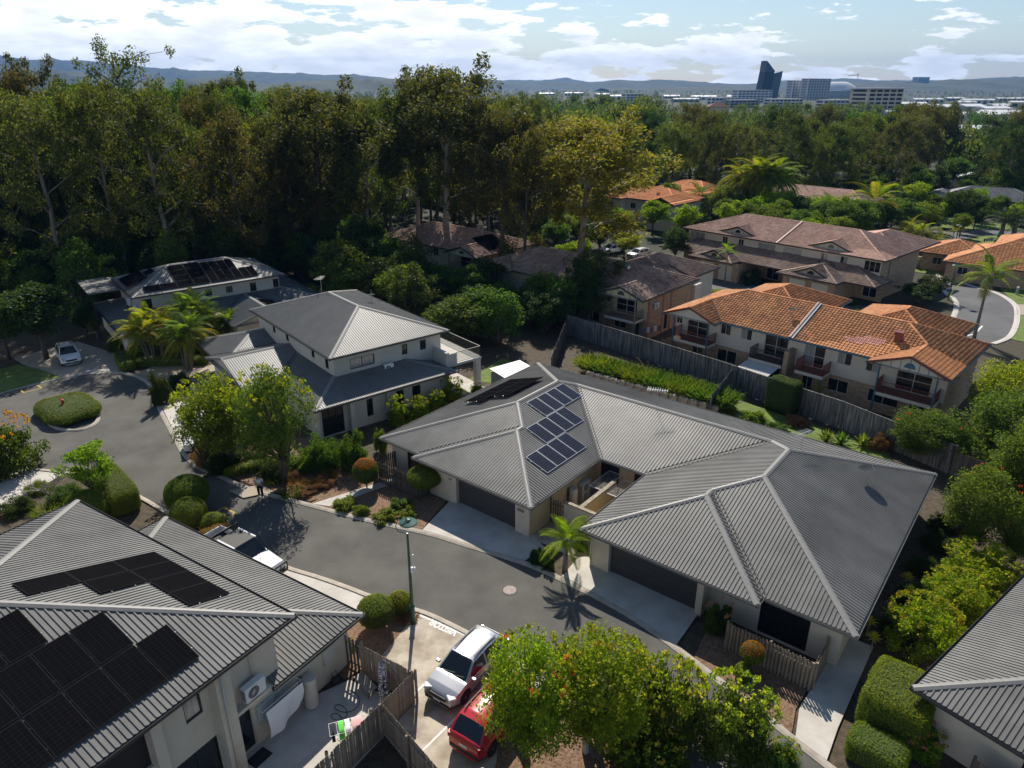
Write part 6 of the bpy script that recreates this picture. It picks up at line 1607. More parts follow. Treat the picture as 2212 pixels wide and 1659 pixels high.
mb = MB(); mb.bar((-0.3, -1.0, 0), (-0.3, 1.0, 0), 0.03); mb.bar((0.1, -1.0, 0), (0.1, 1.0, 0), 0.03); mb.bar((-0.3, -1.0, 0), (0.1, -1.0, 0), 0.03); mb.bar((-0.3, 1.0, 0), (0.1, 1.0, 0), 0.03); mb.build('frame', whitep, cl)
# bed sheet hanging on it, folded cloth
mb = MB(); nx_, nz_ = 24, 14
for j in range(nz_):
    for i in range(nx_):
        u, v = i/(nx_-1), j/(nz_-1); drop = 1.15+0.35*math.sin(u*2.6+0.4)-0.25*u
        mb.v.append((0.12+0.05*math.sin(u*14+v*3)*v+0.10*v*math.sin(u*5+1), -0.95+1.9*u+0.06*math.sin(v*4)*v, 0.02-drop*v))
for j in range(nz_-1):
    for i in range(nx_-1): mb.f.append([j*nx_+i, j*nx_+i+1, (j+1)*nx_+i+1, (j+1)*nx_+i]); mb.m.append(0)
sh = mb.build('bed_sheet', fabricw, None, smooth=True, loc=tuple(HA.xyz(-19.62, 13.5, 1.9)), rz=HA.th); tag(sh, 'white bed sheet hanging over the near courtyard', 'bed sheet')
mb = MB()
for j in range(6):
    for i in range(10):
        u, v = i/9, j/5; mb.v.append((0.04*math.sin(u*9)*v, -0.45+0.9*u, 0.02-0.75*v))
for j in range(5):
    for i in range(9): mb.f.append([j*10+i, j*10+i+1, (j+1)*10+i+1, (j+1)*10+i]); mb.m.append(0)
sh = mb.build('towel', mat('towel_grey', (0.5,0.5,0.5), rough=0.9), None, smooth=True, loc=tuple(HA.xyz(-20.02, 12.95, 1.9)), rz=HA.th); tag(sh, 'grey towel hanging behind the white sheet', 'towel')
# drying rack with clothes
dr = empty('drying_rack', HA.xyz(-17.0, 14.45, 0.03), HA.th+0.9, 'white folding drying rack by the paling fence', 'drying rack')
mb = MB()
for y in (-0.32, 0.32): mb.tube([(-0.75, y, 0.92), (0.75, y, 0.92)], 0.014, 6)
for i in range(11): x = -0.75+1.5*i/10; mb.tube([(x, -0.32, 0.92), (x, 0.32, 0.92)], 0.008, 5)
mb.build('top_frame', whitep, dr)
mb = MB()
for y in (-0.3, 0.3): mb.tube([(-0.5, y, 0), (0.5, y, 0.9)], 0.012, 6); mb.tube([(0.5, y, 0), (-0.5, y, 0.9)], 0.012, 6)
mb.build('legs', whitep, dr)
def cloth_on(label, nm, x, w, m, d0=0.35, d1=0.3):
    mb = MB(); pr = [(-0.33, -d0), (-0.335, 0.0), (-0.1, 0.03), (0.1, 0.025), (0.335, 0.0), (0.33, -d1)]
    for i in range(4):
        for y, z in pr: mb.v.append((x-w/2+w*i/3+0.015*math.sin(z*20+i), y, 0.93+z))
    for i in range(3):
        for j in range(5): mb.f.append([i*6+j, i*6+j+1, (i+1)*6+j+1, (i+1)*6+j]); mb.m.append(0)
    o = mb.build(nm, m, None, smooth=True, loc=tuple(dr.location), rz=dr.rotation_euler.z); tag(o, label, 'laundry')
cloth_on('bright green towel on the drying rack', 'green_towel', -0.28, 0.22, mat('towel_green', (0.10,0.55,0.06), rough=0.9))
cloth_on('dark socks on the end of the drying rack', 'dark_socks', -0.62, 0.12, fabricb)
cloth_on('pale pink cloth on the drying rack', 'pink_cloth', 0.35, 0.4, mat('cloth_pink', (0.62,0.36,0.36), rough=0.9), 0.2, 0.15)
cloth_on('white printed cloth on the drying rack', 'white_cloth', -0.02, 0.2, fabricw, 0.25, 0.2)
# bench, closed parasol, hose, pressure washer, door mat
bn = empty('courtyard_bench', HA.xyz(-18.35, 16.85, 0.03), HA.th-0.25, 'low taupe bench table against the paling fence', 'bench')
mb = MB(); mb.bbox((0, 0, 0.43), (1.25, 0.48, 0.05), 0.015); mb.build('top', mat('bench_taupe', (0.30,0.27,0.23), rough=0.7), bn)
for s in (-0.5, 0.5): mb = MB(); mb.tube([(s, -0.2, 0), (s, -0.2, 0.40), (s, 0.2, 0.40), (s, 0.2, 0)], 0.015, 6); mb.build('leg', blackm, bn)
um = empty('closed_parasol', HA.xyz(-17.3, 16.9, 0.03), HA.th, 'closed navy and white patterned cantilever parasol by the fence', 'parasol')
stripe_m = mat('parasol_navy_white', (0.05,0.05,0.12), (0.65,0.65,0.68), scale=2.2, rough=0.85, stretch=(3,3,5), contrast=(0.48,0.52))
mb = MB(); N = 14; V = []
prof = [(0.02, 2.15), (0.10, 2.0), (0.14, 1.6), (0.15, 1.1), (0.19, 0.6), (0.22, 0.35)]
for r_, z_ in prof:
    for k_ in range(N): f_ = 1+0.25*math.cos(k_*math.pi); V.append((r_*f_*math.cos(2*math.pi*k_/N), r_*f_*math.sin(2*math.pi*k_/N), z_))
mb.add(V, [(i*N+k_, i*N+(k_+1) % N, (i+1)*N+(k_+1) % N, (i+1)*N+k_) for i in range(len(prof)-1) for k_ in range(N)]); mb.build('canopy', stripe_m, um)
mb = MB(); mb.tube([(0, 0, 2.1), (0.1, 0, 2.28), (0.45, 0, 2.22), (0.85, 0, 1.9), (1.05, 0, 1.4), (1.1, 0, 0.0)], 0.03, 8); mb.build('mast', mat('mast_grey', (0.07,0.08,0.085), rough=0.5), um)
mb = MB(); mb.box(0.75, 1.15, -0.3, 0.3, 0, 0.06); mb.build('base', black, um)
hs = MB(); pts = []
for i in range(90):
    t = i/89; a = t*4*math.pi*1.2; r_ = 0.25+0.35*t; pts.append((r_*math.cos(a)*0.9-0.2*t, r_*math.sin(a)*0.6+1.2*t*t, 0.02+0.004*math.sin(i)))
o = hs.tube(pts, 0.014, 6).build('garden_hose', black, None, loc=tuple(HA.xyz(-18.3, 15.0, 0.035)), rz=HA.th); tag(o, 'black hose coiled on the courtyard concrete', 'hose')
pw = empty('pressure_washer', HA.xyz(-19.75, 16.35, 0.03), HA.th, 'small black pressure washer by the near house wall', 'pressure washer')
mb = MB(); mb.bbox((0, 0, 0.2), (0.28, 0.3, 0.36), 0.05); mb.build('body', black, pw); mb = MB(); mb.tube([(0, -0.13, 0.3), (0, -0.13, 0.7), (0, 0.13, 0.7), (0, 0.13, 0.3)], 0.015, 6); mb.build('handle', blackm, pw)
mb = MB(); mb.box(-0.3, 0.3, -0.42, 0.42, 0, 0.015); o = mb.build('door_mat', mat('mat_black', (0.02,0.02,0.022), rough=1.0), None, loc=tuple(HA.xyz(-19.55, 11.95, 0.035)), rz=HA.th); tag(o, 'black door mat on the courtyard concrete', 'mat')
# garden shed roof
sd_ = empty('garden_shed', (0.1, 57.9, 0), R(38), 'small pale metal shed behind the two-storey cream house', 'shed')
mb = MB(); mb.box(-1.6, 1.6, -1.1, 1.1, 0, 1.9); mb.build('walls', mat('shed_wall', (0.30,0.32,0.32), rough=0.6), sd_)
mb = MB(); mb.add([(-1.7, -1.2, 1.93), (1.7, -1.2, 1.93), (1.7, 1.2, 2.12), (-1.7, 1.2, 2.12), (-1.7, -1.2, 1.98), (1.7, -1.2, 1.98), (1.7, 1.2, 2.17), (-1.7, 1.2, 2.17)], [(0,3,2,1),(4,5,6,7),(0,1,5,4),(1,2,6,5),(2,3,7,6),(3,0,4,7)]); mb.build('roof', mat('shed_roof', (0.45,0.49,0.50), rough=0.45), sd_)
# deck furniture and carport on the far right house
cp = empty('carport', (111.89, 162.20, -1), R(-35), 'flat white carport roof near the right edge', 'carport')
mb = MB(); mb.box(-5, 5, -3, 3, 2.7, 2.85); mb.build('roof', whitep, cp)
for a, b in ((-4.7, -2.7), (4.7, -2.7), (-4.7, 2.7), (4.7, 2.7)): mb = MB(); mb.box(a-.06, a+.06, b-.06, b+.06, 0, 2.7); mb.build('post', whitep, cp)
sg = empty('chevron_sign', (84.40, 125.76, -1), R(20), 'dark chevron direction board on the roundabout', 'sign')
mb = MB(); mb.box(-1.2, 1.2, -0.02, 0.02, 0.6, 1.1); mb.build('board', black, sg)
for i in range(4):
    mb = MB(); x = -0.9+0.55*i; mb.add([(x+0.2, -0.025, 0.64), (x+0.38, -0.025, 0.64), (x+0.18, -0.025, 0.85), (x+0.38, -0.025, 1.06), (x+0.2, -0.025, 1.06), (x, -0.025, 0.85)], [(0, 1, 2, 5), (5, 2, 3, 4)]); mb.build('chevron', whitep, sg)
for a in (-0.8, 0.8): mb = MB(); mb.box(a-.03, a+.03, 0.02, 0.06, 0, 1.1); mb.build('post', steel, sg)
# laundry line beside the brick townhouse
ll = empty('rotary_clothesline', (15.39, 74.37, -1), 0.5, 'laundry line with washing beside the brick townhouse', 'clothesline')
mb = MB(); mb.tube([(0, 0, 0), (0, 0, 1.6)], 0.04, 8); mb.build('post', steel, ll); mb = MB(); mb.bar((-1.4, 0, 1.6), (1.4, 0, 1.6), 0.03); mb.bar((-1.4, 0.5, 1.6), (1.4, 0.5, 1.6), 0.03); mb.build('arms', steel, ll)
for i, c in enumerate(((0.12,0.14,0.32), (0.6,0.6,0.62), (0.2,0.12,0.2), (0.65,0.62,0.6), (0.1,0.12,0.2))):
    mb = MB(); x = -1.2+0.5*i; mb.box(x, x+0.38, -0.02, 0.0, 0.95, 1.58); mb.build('garment', mat('garment%d' % i, c, rough=0.9), ll)

# ================================================================== the person walking on the street
pr = empty('person', (-16.5, 40.15, 0.004), R(-70), 'person in a white t-shirt and black trousers looking down while walking', 'person')
def skinbody(name, V, E_, rad, m, parent, sub=1):
    me = bpy.data.meshes.new(name); me.from_pydata(V, E_, []); me.materials.append(m)
    o = mobj(name, me, parent)
    md = o.modifiers.new('skin', 'SKIN'); md.use_smooth_shade = True
    for i, v in enumerate(me.skin_vertices[0].data):
        v.radius = rad[i] if isinstance(rad[i], tuple) else (rad[i], rad[i])
        v.use_root = i == 0
    s = o.modifiers.new('sub', 'SUBSURF'); s.levels = sub; s.render_levels = sub
    return o
V = [(0,0,0.95),(0,0,1.15),(0.02,0,1.35),(0.03,0,1.46),(0.07,0,1.55),(0.10,0,1.66),
     (0,0.10,0.88),(0.10,0.10,0.50),(0.02,0.10,0.10),(0.14,0.10,0.05),
     (0,-0.10,0.88),(-0.02,-0.10,0.48),(-0.16,-0.10,0.12),(-0.04,-0.10,0.05),
     (0.02,0.19,1.38),(0.0,0.25,1.12),(0.20,0.16,1.10),(0.27,0.10,1.14),
     (0.02,-0.19,1.38),(0.0,-0.25,1.12),(0.20,-0.12,1.14),(0.28,-0.04,1.19)]
E_ = [(0,1),(1,2),(2,3),(3,4),(4,5),(0,6),(6,7),(7,8),(8,9),(0,10),(10,11),(11,12),(12,13),(2,14),(14,15),(15,16),(16,17),(2,18),(18,19),(19,20),(20,21)]
rad = [(.15,.11),(.13,.10),(.15,.10),.055,.075,.095,.085,.06,.042,.035,.085,.06,.042,.035,.055,.04,.033,.032,.055,.04,.033,.032]
for hb_, sgn in ((17, 1), (21, -1)):
    b0 = V[hb_]
    for k_, (dx, dy, dz) in enumerate(((0.10,-0.03*sgn,0.01),(0.11,-0.005*sgn,0.0),(0.10,0.02*sgn,-0.005),(0.085,0.04*sgn,-0.01),(0.05,-0.055*sgn,0.03))):
        V.append((b0[0]+dx*0.6, b0[1]+dy, b0[2]+dz+0.01)); V.append((b0[0]+dx, b0[1]+dy*1.05, b0[2]+dz-0.02)); E_ += [(hb_, len(V)-2), (len(V)-2, len(V)-1)]; rad += [.010, .008]
skinbody('body', V, E_, rad, skin, pr)
V = [(0,0,0.98),(0,0,1.15),(0.02,0,1.36),(0.02,0,1.43),(0.02,0.19,1.38),(0.0,0.235,1.22),(0.02,-0.19,1.38),(0.0,-0.235,1.22)]
skinbody('t_shirt', V, [(0,1),(1,2),(2,3),(2,4),(4,5),(2,6),(6,7)], [(.17,.13),(.155,.12),(.17,.12),(.09,.09),.075,.07,.075,.07], fabricw, pr)
V = [(0,0,0.99),(0,0,0.93),(0,0.10,0.86),(0.10,0.10,0.50),(0.02,0.10,0.13),(0,-0.10,0.86),(-0.02,-0.10,0.48),(-0.15,-0.10,0.15)]
skinbody('trousers', V, [(0,1),(1,2),(2,3),(3,4),(1,5),(5,6),(6,7)], [(.165,.125),(.17,.13),.11,.09,.075,.11,.09,.075], fabricb, pr)
for y, x in ((0.10, 0.07), (-0.10, -0.10)):
    mb = MB(); mb.bbox((x, y, 0.05), (0.28, 0.10, 0.09), 0.03); mb.build('shoe', whitepl, pr)
mb = MB(); mb.lathe([(0.03, 0.10), (0.085, 0.075), (0.108, 0.02), (0.105, -0.04), (0.07, -0.06)], 14, c=(0.075, 0, 1.67)); mb.build('hair', mat('hair_dark', (0.02,0.014,0.01), rough=0.7), pr, smooth=True)
# face: nose, eyes, mouth, ears
mb = MB(); mb.bbox((0.195, 0, 1.645), (0.035, 0.028, 0.045), 0.008); mb.bbox((0.10, 0.098, 1.65), (0.04, 0.02, 0.055), 0.006); mb.bbox((0.10, -0.098, 1.65), (0.04, 0.02, 0.055), 0.006); mb.build('nose_and_ears', skin, pr)
mb = MB()
for y in (0.035, -0.035): mb.bbox((0.183, y, 1.675), (0.015, 0.022, 0.012), 0.004)
mb.bbox((0.185, 0, 1.605), (0.012, 0.05, 0.010), 0.003); mb.build('eyes_and_mouth', black, pr)

# ================================================================== vegetation
def unit(rng, n):
    v = rng.normal(size=(n, 3)); return v/np.linalg.norm(v, axis=1)[:, None]
def leaf_quads(rng, pos, L, W_, droop=0.0, nrm=None, flat=0.0):
    n = len(pos); a = unit(rng, n); a[:, 2] -= droop
    if nrm is not None: a = a - nrm*(a*nrm).sum(1)[:, None]*flat
    a /= np.linalg.norm(a, axis=1)[:, None]+1e-9
    b = np.cross(a, unit(rng, n)) if nrm is None else np.cross(a, nrm+unit(rng, n)*0.7)
    b /= np.linalg.norm(b, axis=1)[:, None]+1e-9
    s = rng.uniform(0.7, 1.3, n)[:, None]
    V = np.stack([pos-a*L/2*s, pos+b*W_/2*s+a*L*0.06, pos+a*L/2*s, pos-b*W_/2*s+a*L*0.06], 1).reshape(-1, 3)
    return V, np.arange(4*n).reshape(n, 4)
def clump_pos(rng, C, r, per, zs=0.75):
    C = np.asarray(C, float); m = len(C); r = np.broadcast_to(np.asarray(r, float), (m,))
    u = unit(rng, m*per)*(rng.uniform(0, 1, m*per)**0.42)[:, None]; u[:, 2] *= zs
    return np.repeat(C, per, 0)+u*np.repeat(r, per)[:, None]
PROTO = {}
def euc_proto(seed, H=26.0, Rr=4.6, low=0.42, nl=9, per=110, sparse=1.0, lean=0.6):
    rng = np.random.default_rng(seed); t = MB(); C = []; rr = []
    tp = []; x = y = 0.0
    for i in range(9):
        f = i/8; tp.append((x, y, H*0.93*f)); x += rng.normal()*lean*0.35; y += rng.normal()*lean*0.35
    t.tube(tp, [H*0.0135*(1-0.86*(i/8)**0.8)+0.03 for i in range(9)], 8)
    def at_(f):
        k = f*8; i = min(int(k), 7); a, b = np.array(tp[i]), np.array(tp[i+1]); return a+(b-a)*(k-i)
    for l in range(nl):
        f = low+(0.97-low)*(l+rng.uniform(0, 0.6))/nl; p = at_(min(f, 0.99)); az = l*2.4+rng.uniform(-.5, .5)
        prof = math.sin(math.pi*min(1, max(0.12, (f-low+0.12)/(1.12-low))))**0.6
        ln = Rr*prof*rng.uniform(0.75, 1.15); up = rng.uniform(0.5, 1.3)
        d = np.array([math.cos(az), math.sin(az), up]); q1 = p+d*ln*0.5; q2 = p+np.array([math.cos(az+.2), math.sin(az+.2), up*0.75])*ln
        t.tube([p, q1, q2], [0.11*H/26, 0.075*H/26, 0.03], 6)
        k = int(rng.integers(6, 11)*sparse)+1
        for _ in range(k):
            e = p+(q2-p)*rng.uniform(0.45, 1.1)+rng.normal(size=3)*np.array([1, 1, 1.2])*Rr*0.2
            C.append(e); rr.append(rng.uniform(0.55, 1.1)*Rr*0.23)
            if rng.uniform() < 0.4: t.tube([q1, (q1+e)/2+rng.normal(size=3)*0.2, e], [0.05, 0.035, 0.015], 4)
    for _ in range(int(6*sparse)):
        e = at_(0.97)+rng.normal(size=3)*np.array([1, 1, 0.6])*Rr*0.22; C.append(e); rr.append(rng.uniform(.6, 1.1)*Rr*0.26)
    pos = clump_pos(rng, C, rr, per, 1.5); V, F = leaf_quads(rng, pos, 0.40, 0.15, droop=1.0)
    return t.mesh('trunk', barkpale, True), np_mesh('crown', V, F, L_euc)
def round_proto(seed, H=8.0, Rr=3.2, base=0.28, nc=60, per=110, L=0.26, Wl=0.14, droop=0.2, zs=0.8, stems=1, gap=0.0):
    rng = np.random.default_rng(seed); t = MB(); C = []; rr = []
    ch = H*(1-base)/2; cz = H*base+ch
    ends = []
    for i in range(nc):
        u = unit(rng, 1)[0]*rng.uniform(0.45, 0.86); u[2] = u[2]*1.0
        lump = 0.78+0.3*math.sin(u[0]*4+seed)*math.cos(u[1]*5-seed)
        c = np.array([u[0]*Rr*lump, u[1]*Rr*lump, cz+u[2]*ch*0.95]); C.append(c); rr.append(rng.uniform(0.7, 1.2)*Rr*0.25)
    for s in range(stems):
        bx, by = (0, 0) if stems == 1 else (rng.normal()*0.15*Rr, rng.normal()*0.15*Rr)
        t.tube([(bx*0.3, by*0.3, 0), (bx*0.6, by*0.6, H*base*0.6), (bx, by, H*base+0.2), (bx*1.3, by*1.3, H*0.6)], [0.045*Rr+0.03, 0.038*Rr+0.02, 0.03*Rr+0.015, 0.012*Rr], 7)
        for c in C[s::max(3, stems*2)]:
            m = np.array([bx, by, H*base+0.1]); t.tube([m, (m+c)/2+rng.normal(size=3)*0.06*Rr, c], [0.018*Rr+.01, 0.012*Rr+.006, 0.004*Rr], 5)
    pos = clump_pos(rng, C, rr, per, zs); V, F = leaf_quads(rng, pos, L, Wl, droop)
    return t.mesh('trunk', barkdark, True), np_mesh('crown', V, F, L_mid)
def shrub_proto(seed, Rr=1.0, H=1.5, nc=60, per=100, L=0.11, Wl=0.06, up=-0.3):
    rng = np.random.default_rng(seed); C = []; rr = []
    for i in range(nc):
        u = unit(rng, 1)[0]; u[2] = abs(u[2]); k = rng.uniform(0.55, 0.88)*(0.85+0.25*math.sin(u[0]*5+seed)*math.cos(u[1]*4))
        C.append((u[0]*Rr*k, u[1]*Rr*k, 0.08*H+u[2]*H*0.9*k)); rr.append(rng.uniform(.6, 1.2)*Rr*0.22)
    pos = clump_pos(rng, C, rr, per, 0.9); pos[:, 2] = np.abs(pos[:, 2])
    V, F = leaf_quads(rng, pos, L, Wl, up); t = MB()
    for i in range(5):
        c = C[i*3]; t.tube([(0, 0, 0), (c[0]*0.4, c[1]*0.4, c[2]*0.5), c], [0.04*Rr, 0.03*Rr, 0.01*Rr], 5)
    return t.mesh('stems', barkdark), np_mesh('foliage', V, F, L_mid)
def proto(kind, i):
    key = (kind, i)
    if key in PROTO: return PROTO[key]
    s = sum(map(ord, kind))*13+i*101
    if kind == 'euc': r = euc_proto(s, low=0.2+0.05*(i % 3), nl=13+i % 3, per=110)
    elif kind == 'euctall': r = euc_proto(s, 26, 4.6, low=0.40, nl=15, per=150)
    elif kind == 'eucspare': r = euc_proto(s, 26, 4.2, low=0.62, nl=7, per=60, sparse=0.8, lean=0.9)
    elif kind == 'broad': r = round_proto(s, 8, 3.2)
    elif kind == 'under': r = round_proto(s, 8, 3.2, base=0.1, nc=70, per=100, stems=3)
    elif kind == 'tree': r = round_proto(s, 5, 2.0, base=0.10, nc=120, per=150, L=0.105, Wl=0.06, stems=3)
    elif kind == 'feather': r = round_proto(s, 5, 2.2, base=0.14, nc=90, per=150, L=0.15, Wl=0.04, droop=0.6, stems=2)
    elif kind == 'young': r = round_proto(s, 5, 1.6, base=0.30, nc=46, per=110, L=0.13, Wl=0.075, droop=0.1)
    elif kind == 'shrub': r = shrub_proto(s)
    elif kind == 'bigshrub': r = shrub_proto(s, 2.0, 2.6, nc=110, per=120, L=0.13, Wl=0.07)
    elif kind == 'cone': r = shrub_proto(s, 1.0, 2.4, nc=80, per=110, L=0.12, Wl=0.045, up=-0.8)
    PROTO[key] = r; return r
PDIM = {'euc': (26, 4.6), 'euctall': (26, 4.6), 'eucspare': (26, 4.2), 'broad': (8, 3.2), 'under': (8, 3.2), 'tree': (5, 2.0), 'feather': (5, 2.2), 'young': (5, 1.6), 'shrub': (1.5, 1.0), 'bigshrub': (2.6, 2.0), 'cone': (2.4, 1.0)}
PNUM = {'euc': 7, 'euctall': 3, 'eucspare': 2, 'broad': 4, 'under': 3, 'tree': 3, 'feather': 1, 'young': 1, 'shrub': 4, 'bigshrub': 3, 'cone': 2}
PCNT = {}
def setmat(o, m):
    o.material_slots[0].link = 'OBJECT'; o.material_slots[0].material = m
def plant(kind, name, label, cat, x, y, r, h, leaf, bark=None, group=None, var=None, rz=None, z=None):
    i = PCNT.get(kind, 0); PCNT[kind] = i+1
    a, b = proto(kind, (i if var is None else var) % PNUM[kind]); H0, R0 = PDIM[kind]
    root = empty(name, (x, y, float(gz(x, y)) if z is None else z), rnd.uniform(0, 6.28) if rz is None else rz, label, cat, group)
    if kind in ('tree', 'feather', 'young', 'broad', 'under'): r *= 1.22
    root.scale = (r/R0, r/R0, h/H0)
    o = mobj(a.name.split('.')[0], a, root); 
    if bark: setmat(o, bark)
    c = mobj(b.name.split('.')[0], b, root); setmat(c, leaf)
    return root
def accent(root, kind_r, kind_h, m, n=60, L=0.12, top=True, name='flowers', frac=1.0):
    """flower or new-growth clusters on a plant (in its own scale)"""
    rng = np.random.default_rng(abs(hash((round(root.location.x, 2), round(root.location.y, 2)))) % 99999); C = []
    for i in range(n):
        u = unit(rng, 1)[0]
        if top: u[2] = abs(u[2])*0.6+0.4
        u /= np.linalg.norm(u); C.append((u[0]*kind_r*0.86, u[1]*kind_r*0.86, kind_h*(0.5+0.46*u[2])))
    pos = clump_pos(rng, C, L*1.1, 9); V, F = leaf_quads(rng, pos, L, L*0.6)
    o = mobj(name, np_mesh(name, V, F, m), root); o['kind'] = 'stuff'; return o

# ---------------------------------------------------------------- clipped hedges and topiary
def clipped(name, label, x, y, ang, lx, ly, h, leaf, topleaf=None, ball=False, z0=0.0, L=0.07, dens=1.0, z=0.0, e=5.0, stem=0.0, group=None, cat='hedge', toph=0.75):
    rng = np.random.default_rng(int(abs(x*31+y*17)*10) % 99991)
    root = empty(name, (x, y, z), ang, label, cat, group); hx, hy, hz = lx/2, ly/2, h/2
    area = 2*(lx*h+ly*h)+lx*ly; n = int(min(30000, area*1500*dens*(0.07/L)**2*0.5))
    ee = 2.0 if ball else e
    u = rng.uniform(-1, 1, size=(n*2, 3)); 
    k = (np.abs(u)**ee).sum(1)**(1/ee); 
    face = u/np.maximum(np.abs(u).max(1), 1e-6)[:, None] if not ball else unit(rng, n*2)
    k = (np.abs(face)**ee).sum(1)**(1/ee); p = face/k[:, None]
    if not ball: p = p[p[:, 2] > -0.98]
    p = p[:n]; nr = np.sign(p)*np.abs(p)**(ee-1)/np.array([hx, hy, hz]); nr /= np.linalg.norm(nr, axis=1)[:, None]
    lump = 1+0.025*np.sin(p[:, 0]*7+x)*np.cos(p[:, 1]*6+y)
    pos = p*np.array([hx, hy, hz])*lump[:, None]+nr*rng.uniform(-0.06, 0.035, len(p))[:, None]+np.array([0, 0, z0+hz])
    V, F = leaf_quads(rng, pos, L, L*0.55, -0.3, nr, 0.75)
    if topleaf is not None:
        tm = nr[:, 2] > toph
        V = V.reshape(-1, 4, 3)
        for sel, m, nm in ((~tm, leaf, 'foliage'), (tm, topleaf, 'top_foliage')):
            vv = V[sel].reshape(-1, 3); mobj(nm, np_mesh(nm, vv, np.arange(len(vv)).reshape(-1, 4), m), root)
    else: mobj('foliage', np_mesh('foliage', V, F, leaf), root)
    # inner twigs mass
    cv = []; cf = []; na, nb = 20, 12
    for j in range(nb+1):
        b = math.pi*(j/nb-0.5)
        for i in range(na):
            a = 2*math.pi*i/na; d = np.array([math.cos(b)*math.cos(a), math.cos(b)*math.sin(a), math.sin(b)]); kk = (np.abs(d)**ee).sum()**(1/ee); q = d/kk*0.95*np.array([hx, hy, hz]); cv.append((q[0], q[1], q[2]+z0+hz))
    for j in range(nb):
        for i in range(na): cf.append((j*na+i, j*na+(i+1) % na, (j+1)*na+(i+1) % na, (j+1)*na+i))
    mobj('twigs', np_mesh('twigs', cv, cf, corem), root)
    if stem: mb = MB(); mb.tube([(0, 0, 0), (0, 0, z0+0.3)], stem, 7); mb.build('stem', barkdark, root)
    return root
def ball(name, label, x, y, r, h, leaf, top=None, **k):
    z0 = k.pop('z0', 0.0); return clipped(name, label, x, y, 0.3, 2*r, 2*r, h-z0, leaf, top, ball=True, z0=z0, cat='bush', **k)

# ---------------------------------------------------------------- palms and strappy plants
def frond_mesh(seed, Lf=2.2, droop=1.0, lw=0.05, ll=0.5, nl=30):
    rng = np.random.default_rng(seed); V = []; F = []
    def rach(t): return np.array([Lf*t*(1-0.12*t), 0, Lf*(0.16*math.sin(t*2.2)-0.42*droop*t*t)])
    for i in range(nl):
        t = 0.14+0.86*i/(nl-1); p = rach(t); dl = ll*math.sin(math.pi*(0.12+0.84*t))**0.7*Lf/2.2
        for s in (1, -1):
            d = np.array([0.55+0.3*t, s*1.0, -0.28*droop+rng.normal()*0.08+0.12]); d /= np.linalg.norm(d)
            w = np.cross(d, [0, 0, 1]); w /= np.linalg.norm(w); w = w*lw/2*Lf/2.2; m = p+d*dl*0.55; e = p+d*dl+np.array([0, 0, -0.22*dl*droop])
            b = len(V); V += [p-w*0.5, p+w*0.5, m+w, m-w, e]; F += [(b, b+1, b+2, b+3)]; V += [m-w, m+w, e+w*0.15, e-w*0.15]; F += [(b+5, b+6, b+7, b+8)]
    for i in range(8):
        a, c = rach(i/8), rach((i+1)/8); w = 0.018*(1-i/10)*Lf/2.2; b = len(V)
        V += [a+[0, w, 0.01], a+[0, -w, 0.01], c+[0, -w, 0.01], c+[0, w, 0.01]]; F.append((b, b+1, b+2, b+3))
    return np_mesh('frond', np.array(V), np.array(F), L_palm)
FR_ = {}
def palm(label, x, y, h, r, leaf=L_palm, n=13, trunk=0.09, droop=1.0, z=None, group=None, shaft=True, name='palm_tree', nl=30, old=None, seeds=False, stems=1):
    key = (round(droop, 1), nl)
    if key not in FR_: FR_[key] = [frond_mesh(5+i, droop=droop*(0.8+0.2*i), nl=nl) for i in range(3)]
    zz = float(gz(x, y)) if z is None else z
    root = empty(name, (x, y, zz), rnd.uniform(0, 6), label, 'palm', group)
    for st in range(stems):
        ox, oy = (0, 0) if stems == 1 else (rnd.uniform(-.5, .5)*r, rnd.uniform(-.5, .5)*r); hh = h*(1 if st == 0 else rnd.uniform(0.6, 0.95))
        bx = rnd.uniform(-.04, .04)*hh
        mb = MB(); mb.tube([(ox*0.5, oy*0.5, 0), (ox*0.7+bx*0.3, oy*0.7, hh*0.4), (ox+bx, oy, hh)], [trunk*1.35, trunk*1.05, trunk*0.8], 9); mb.build('trunk', palmbark, root, smooth=True)
        if shaft: mb = MB(); mb.tube([(ox+bx, oy, hh-0.05), (ox+bx, oy, hh+0.35*r/2), (ox+bx, oy, hh+0.6*r/2)], [trunk*1.0, trunk*1.05, trunk*0.6], 8); mb.build('crownshaft', palmgreen, root, smooth=True)
        for i in range(n):
            az = i*2.399+st; e = math.radians(72-95*(i/n)**0.9)+rnd.uniform(-.1, .1)
            o = mobj('frond', FR_[key][i % 3], root, (ox+bx, oy, hh+0.45*r/2)); o.rotation_euler = (rnd.uniform(-.2, .2), -e, az); s = r/2.0*rnd.uniform(0.85, 1.1); o.scale = (s, s, s)
            setmat(o, (old if old and i > n*0.6 else leaf))
    if seeds:
        rng = np.random.default_rng(3); V, F = leaf_quads(rng, clump_pos(rng, [(0.25, 0, h-0.5), (0.3, 0.1, h-0.9), (-0.1, 0.25, h-0.7), (0.3, 0, h-1.3)], 0.5, 200, 1.2), 0.4, 0.02, 1.5)
        mobj('seed_cluster', np_mesh('seed_cluster', V, F, mat('palm_seed', (0.42,0.36,0.16), rough=0.8)), root)
    return root
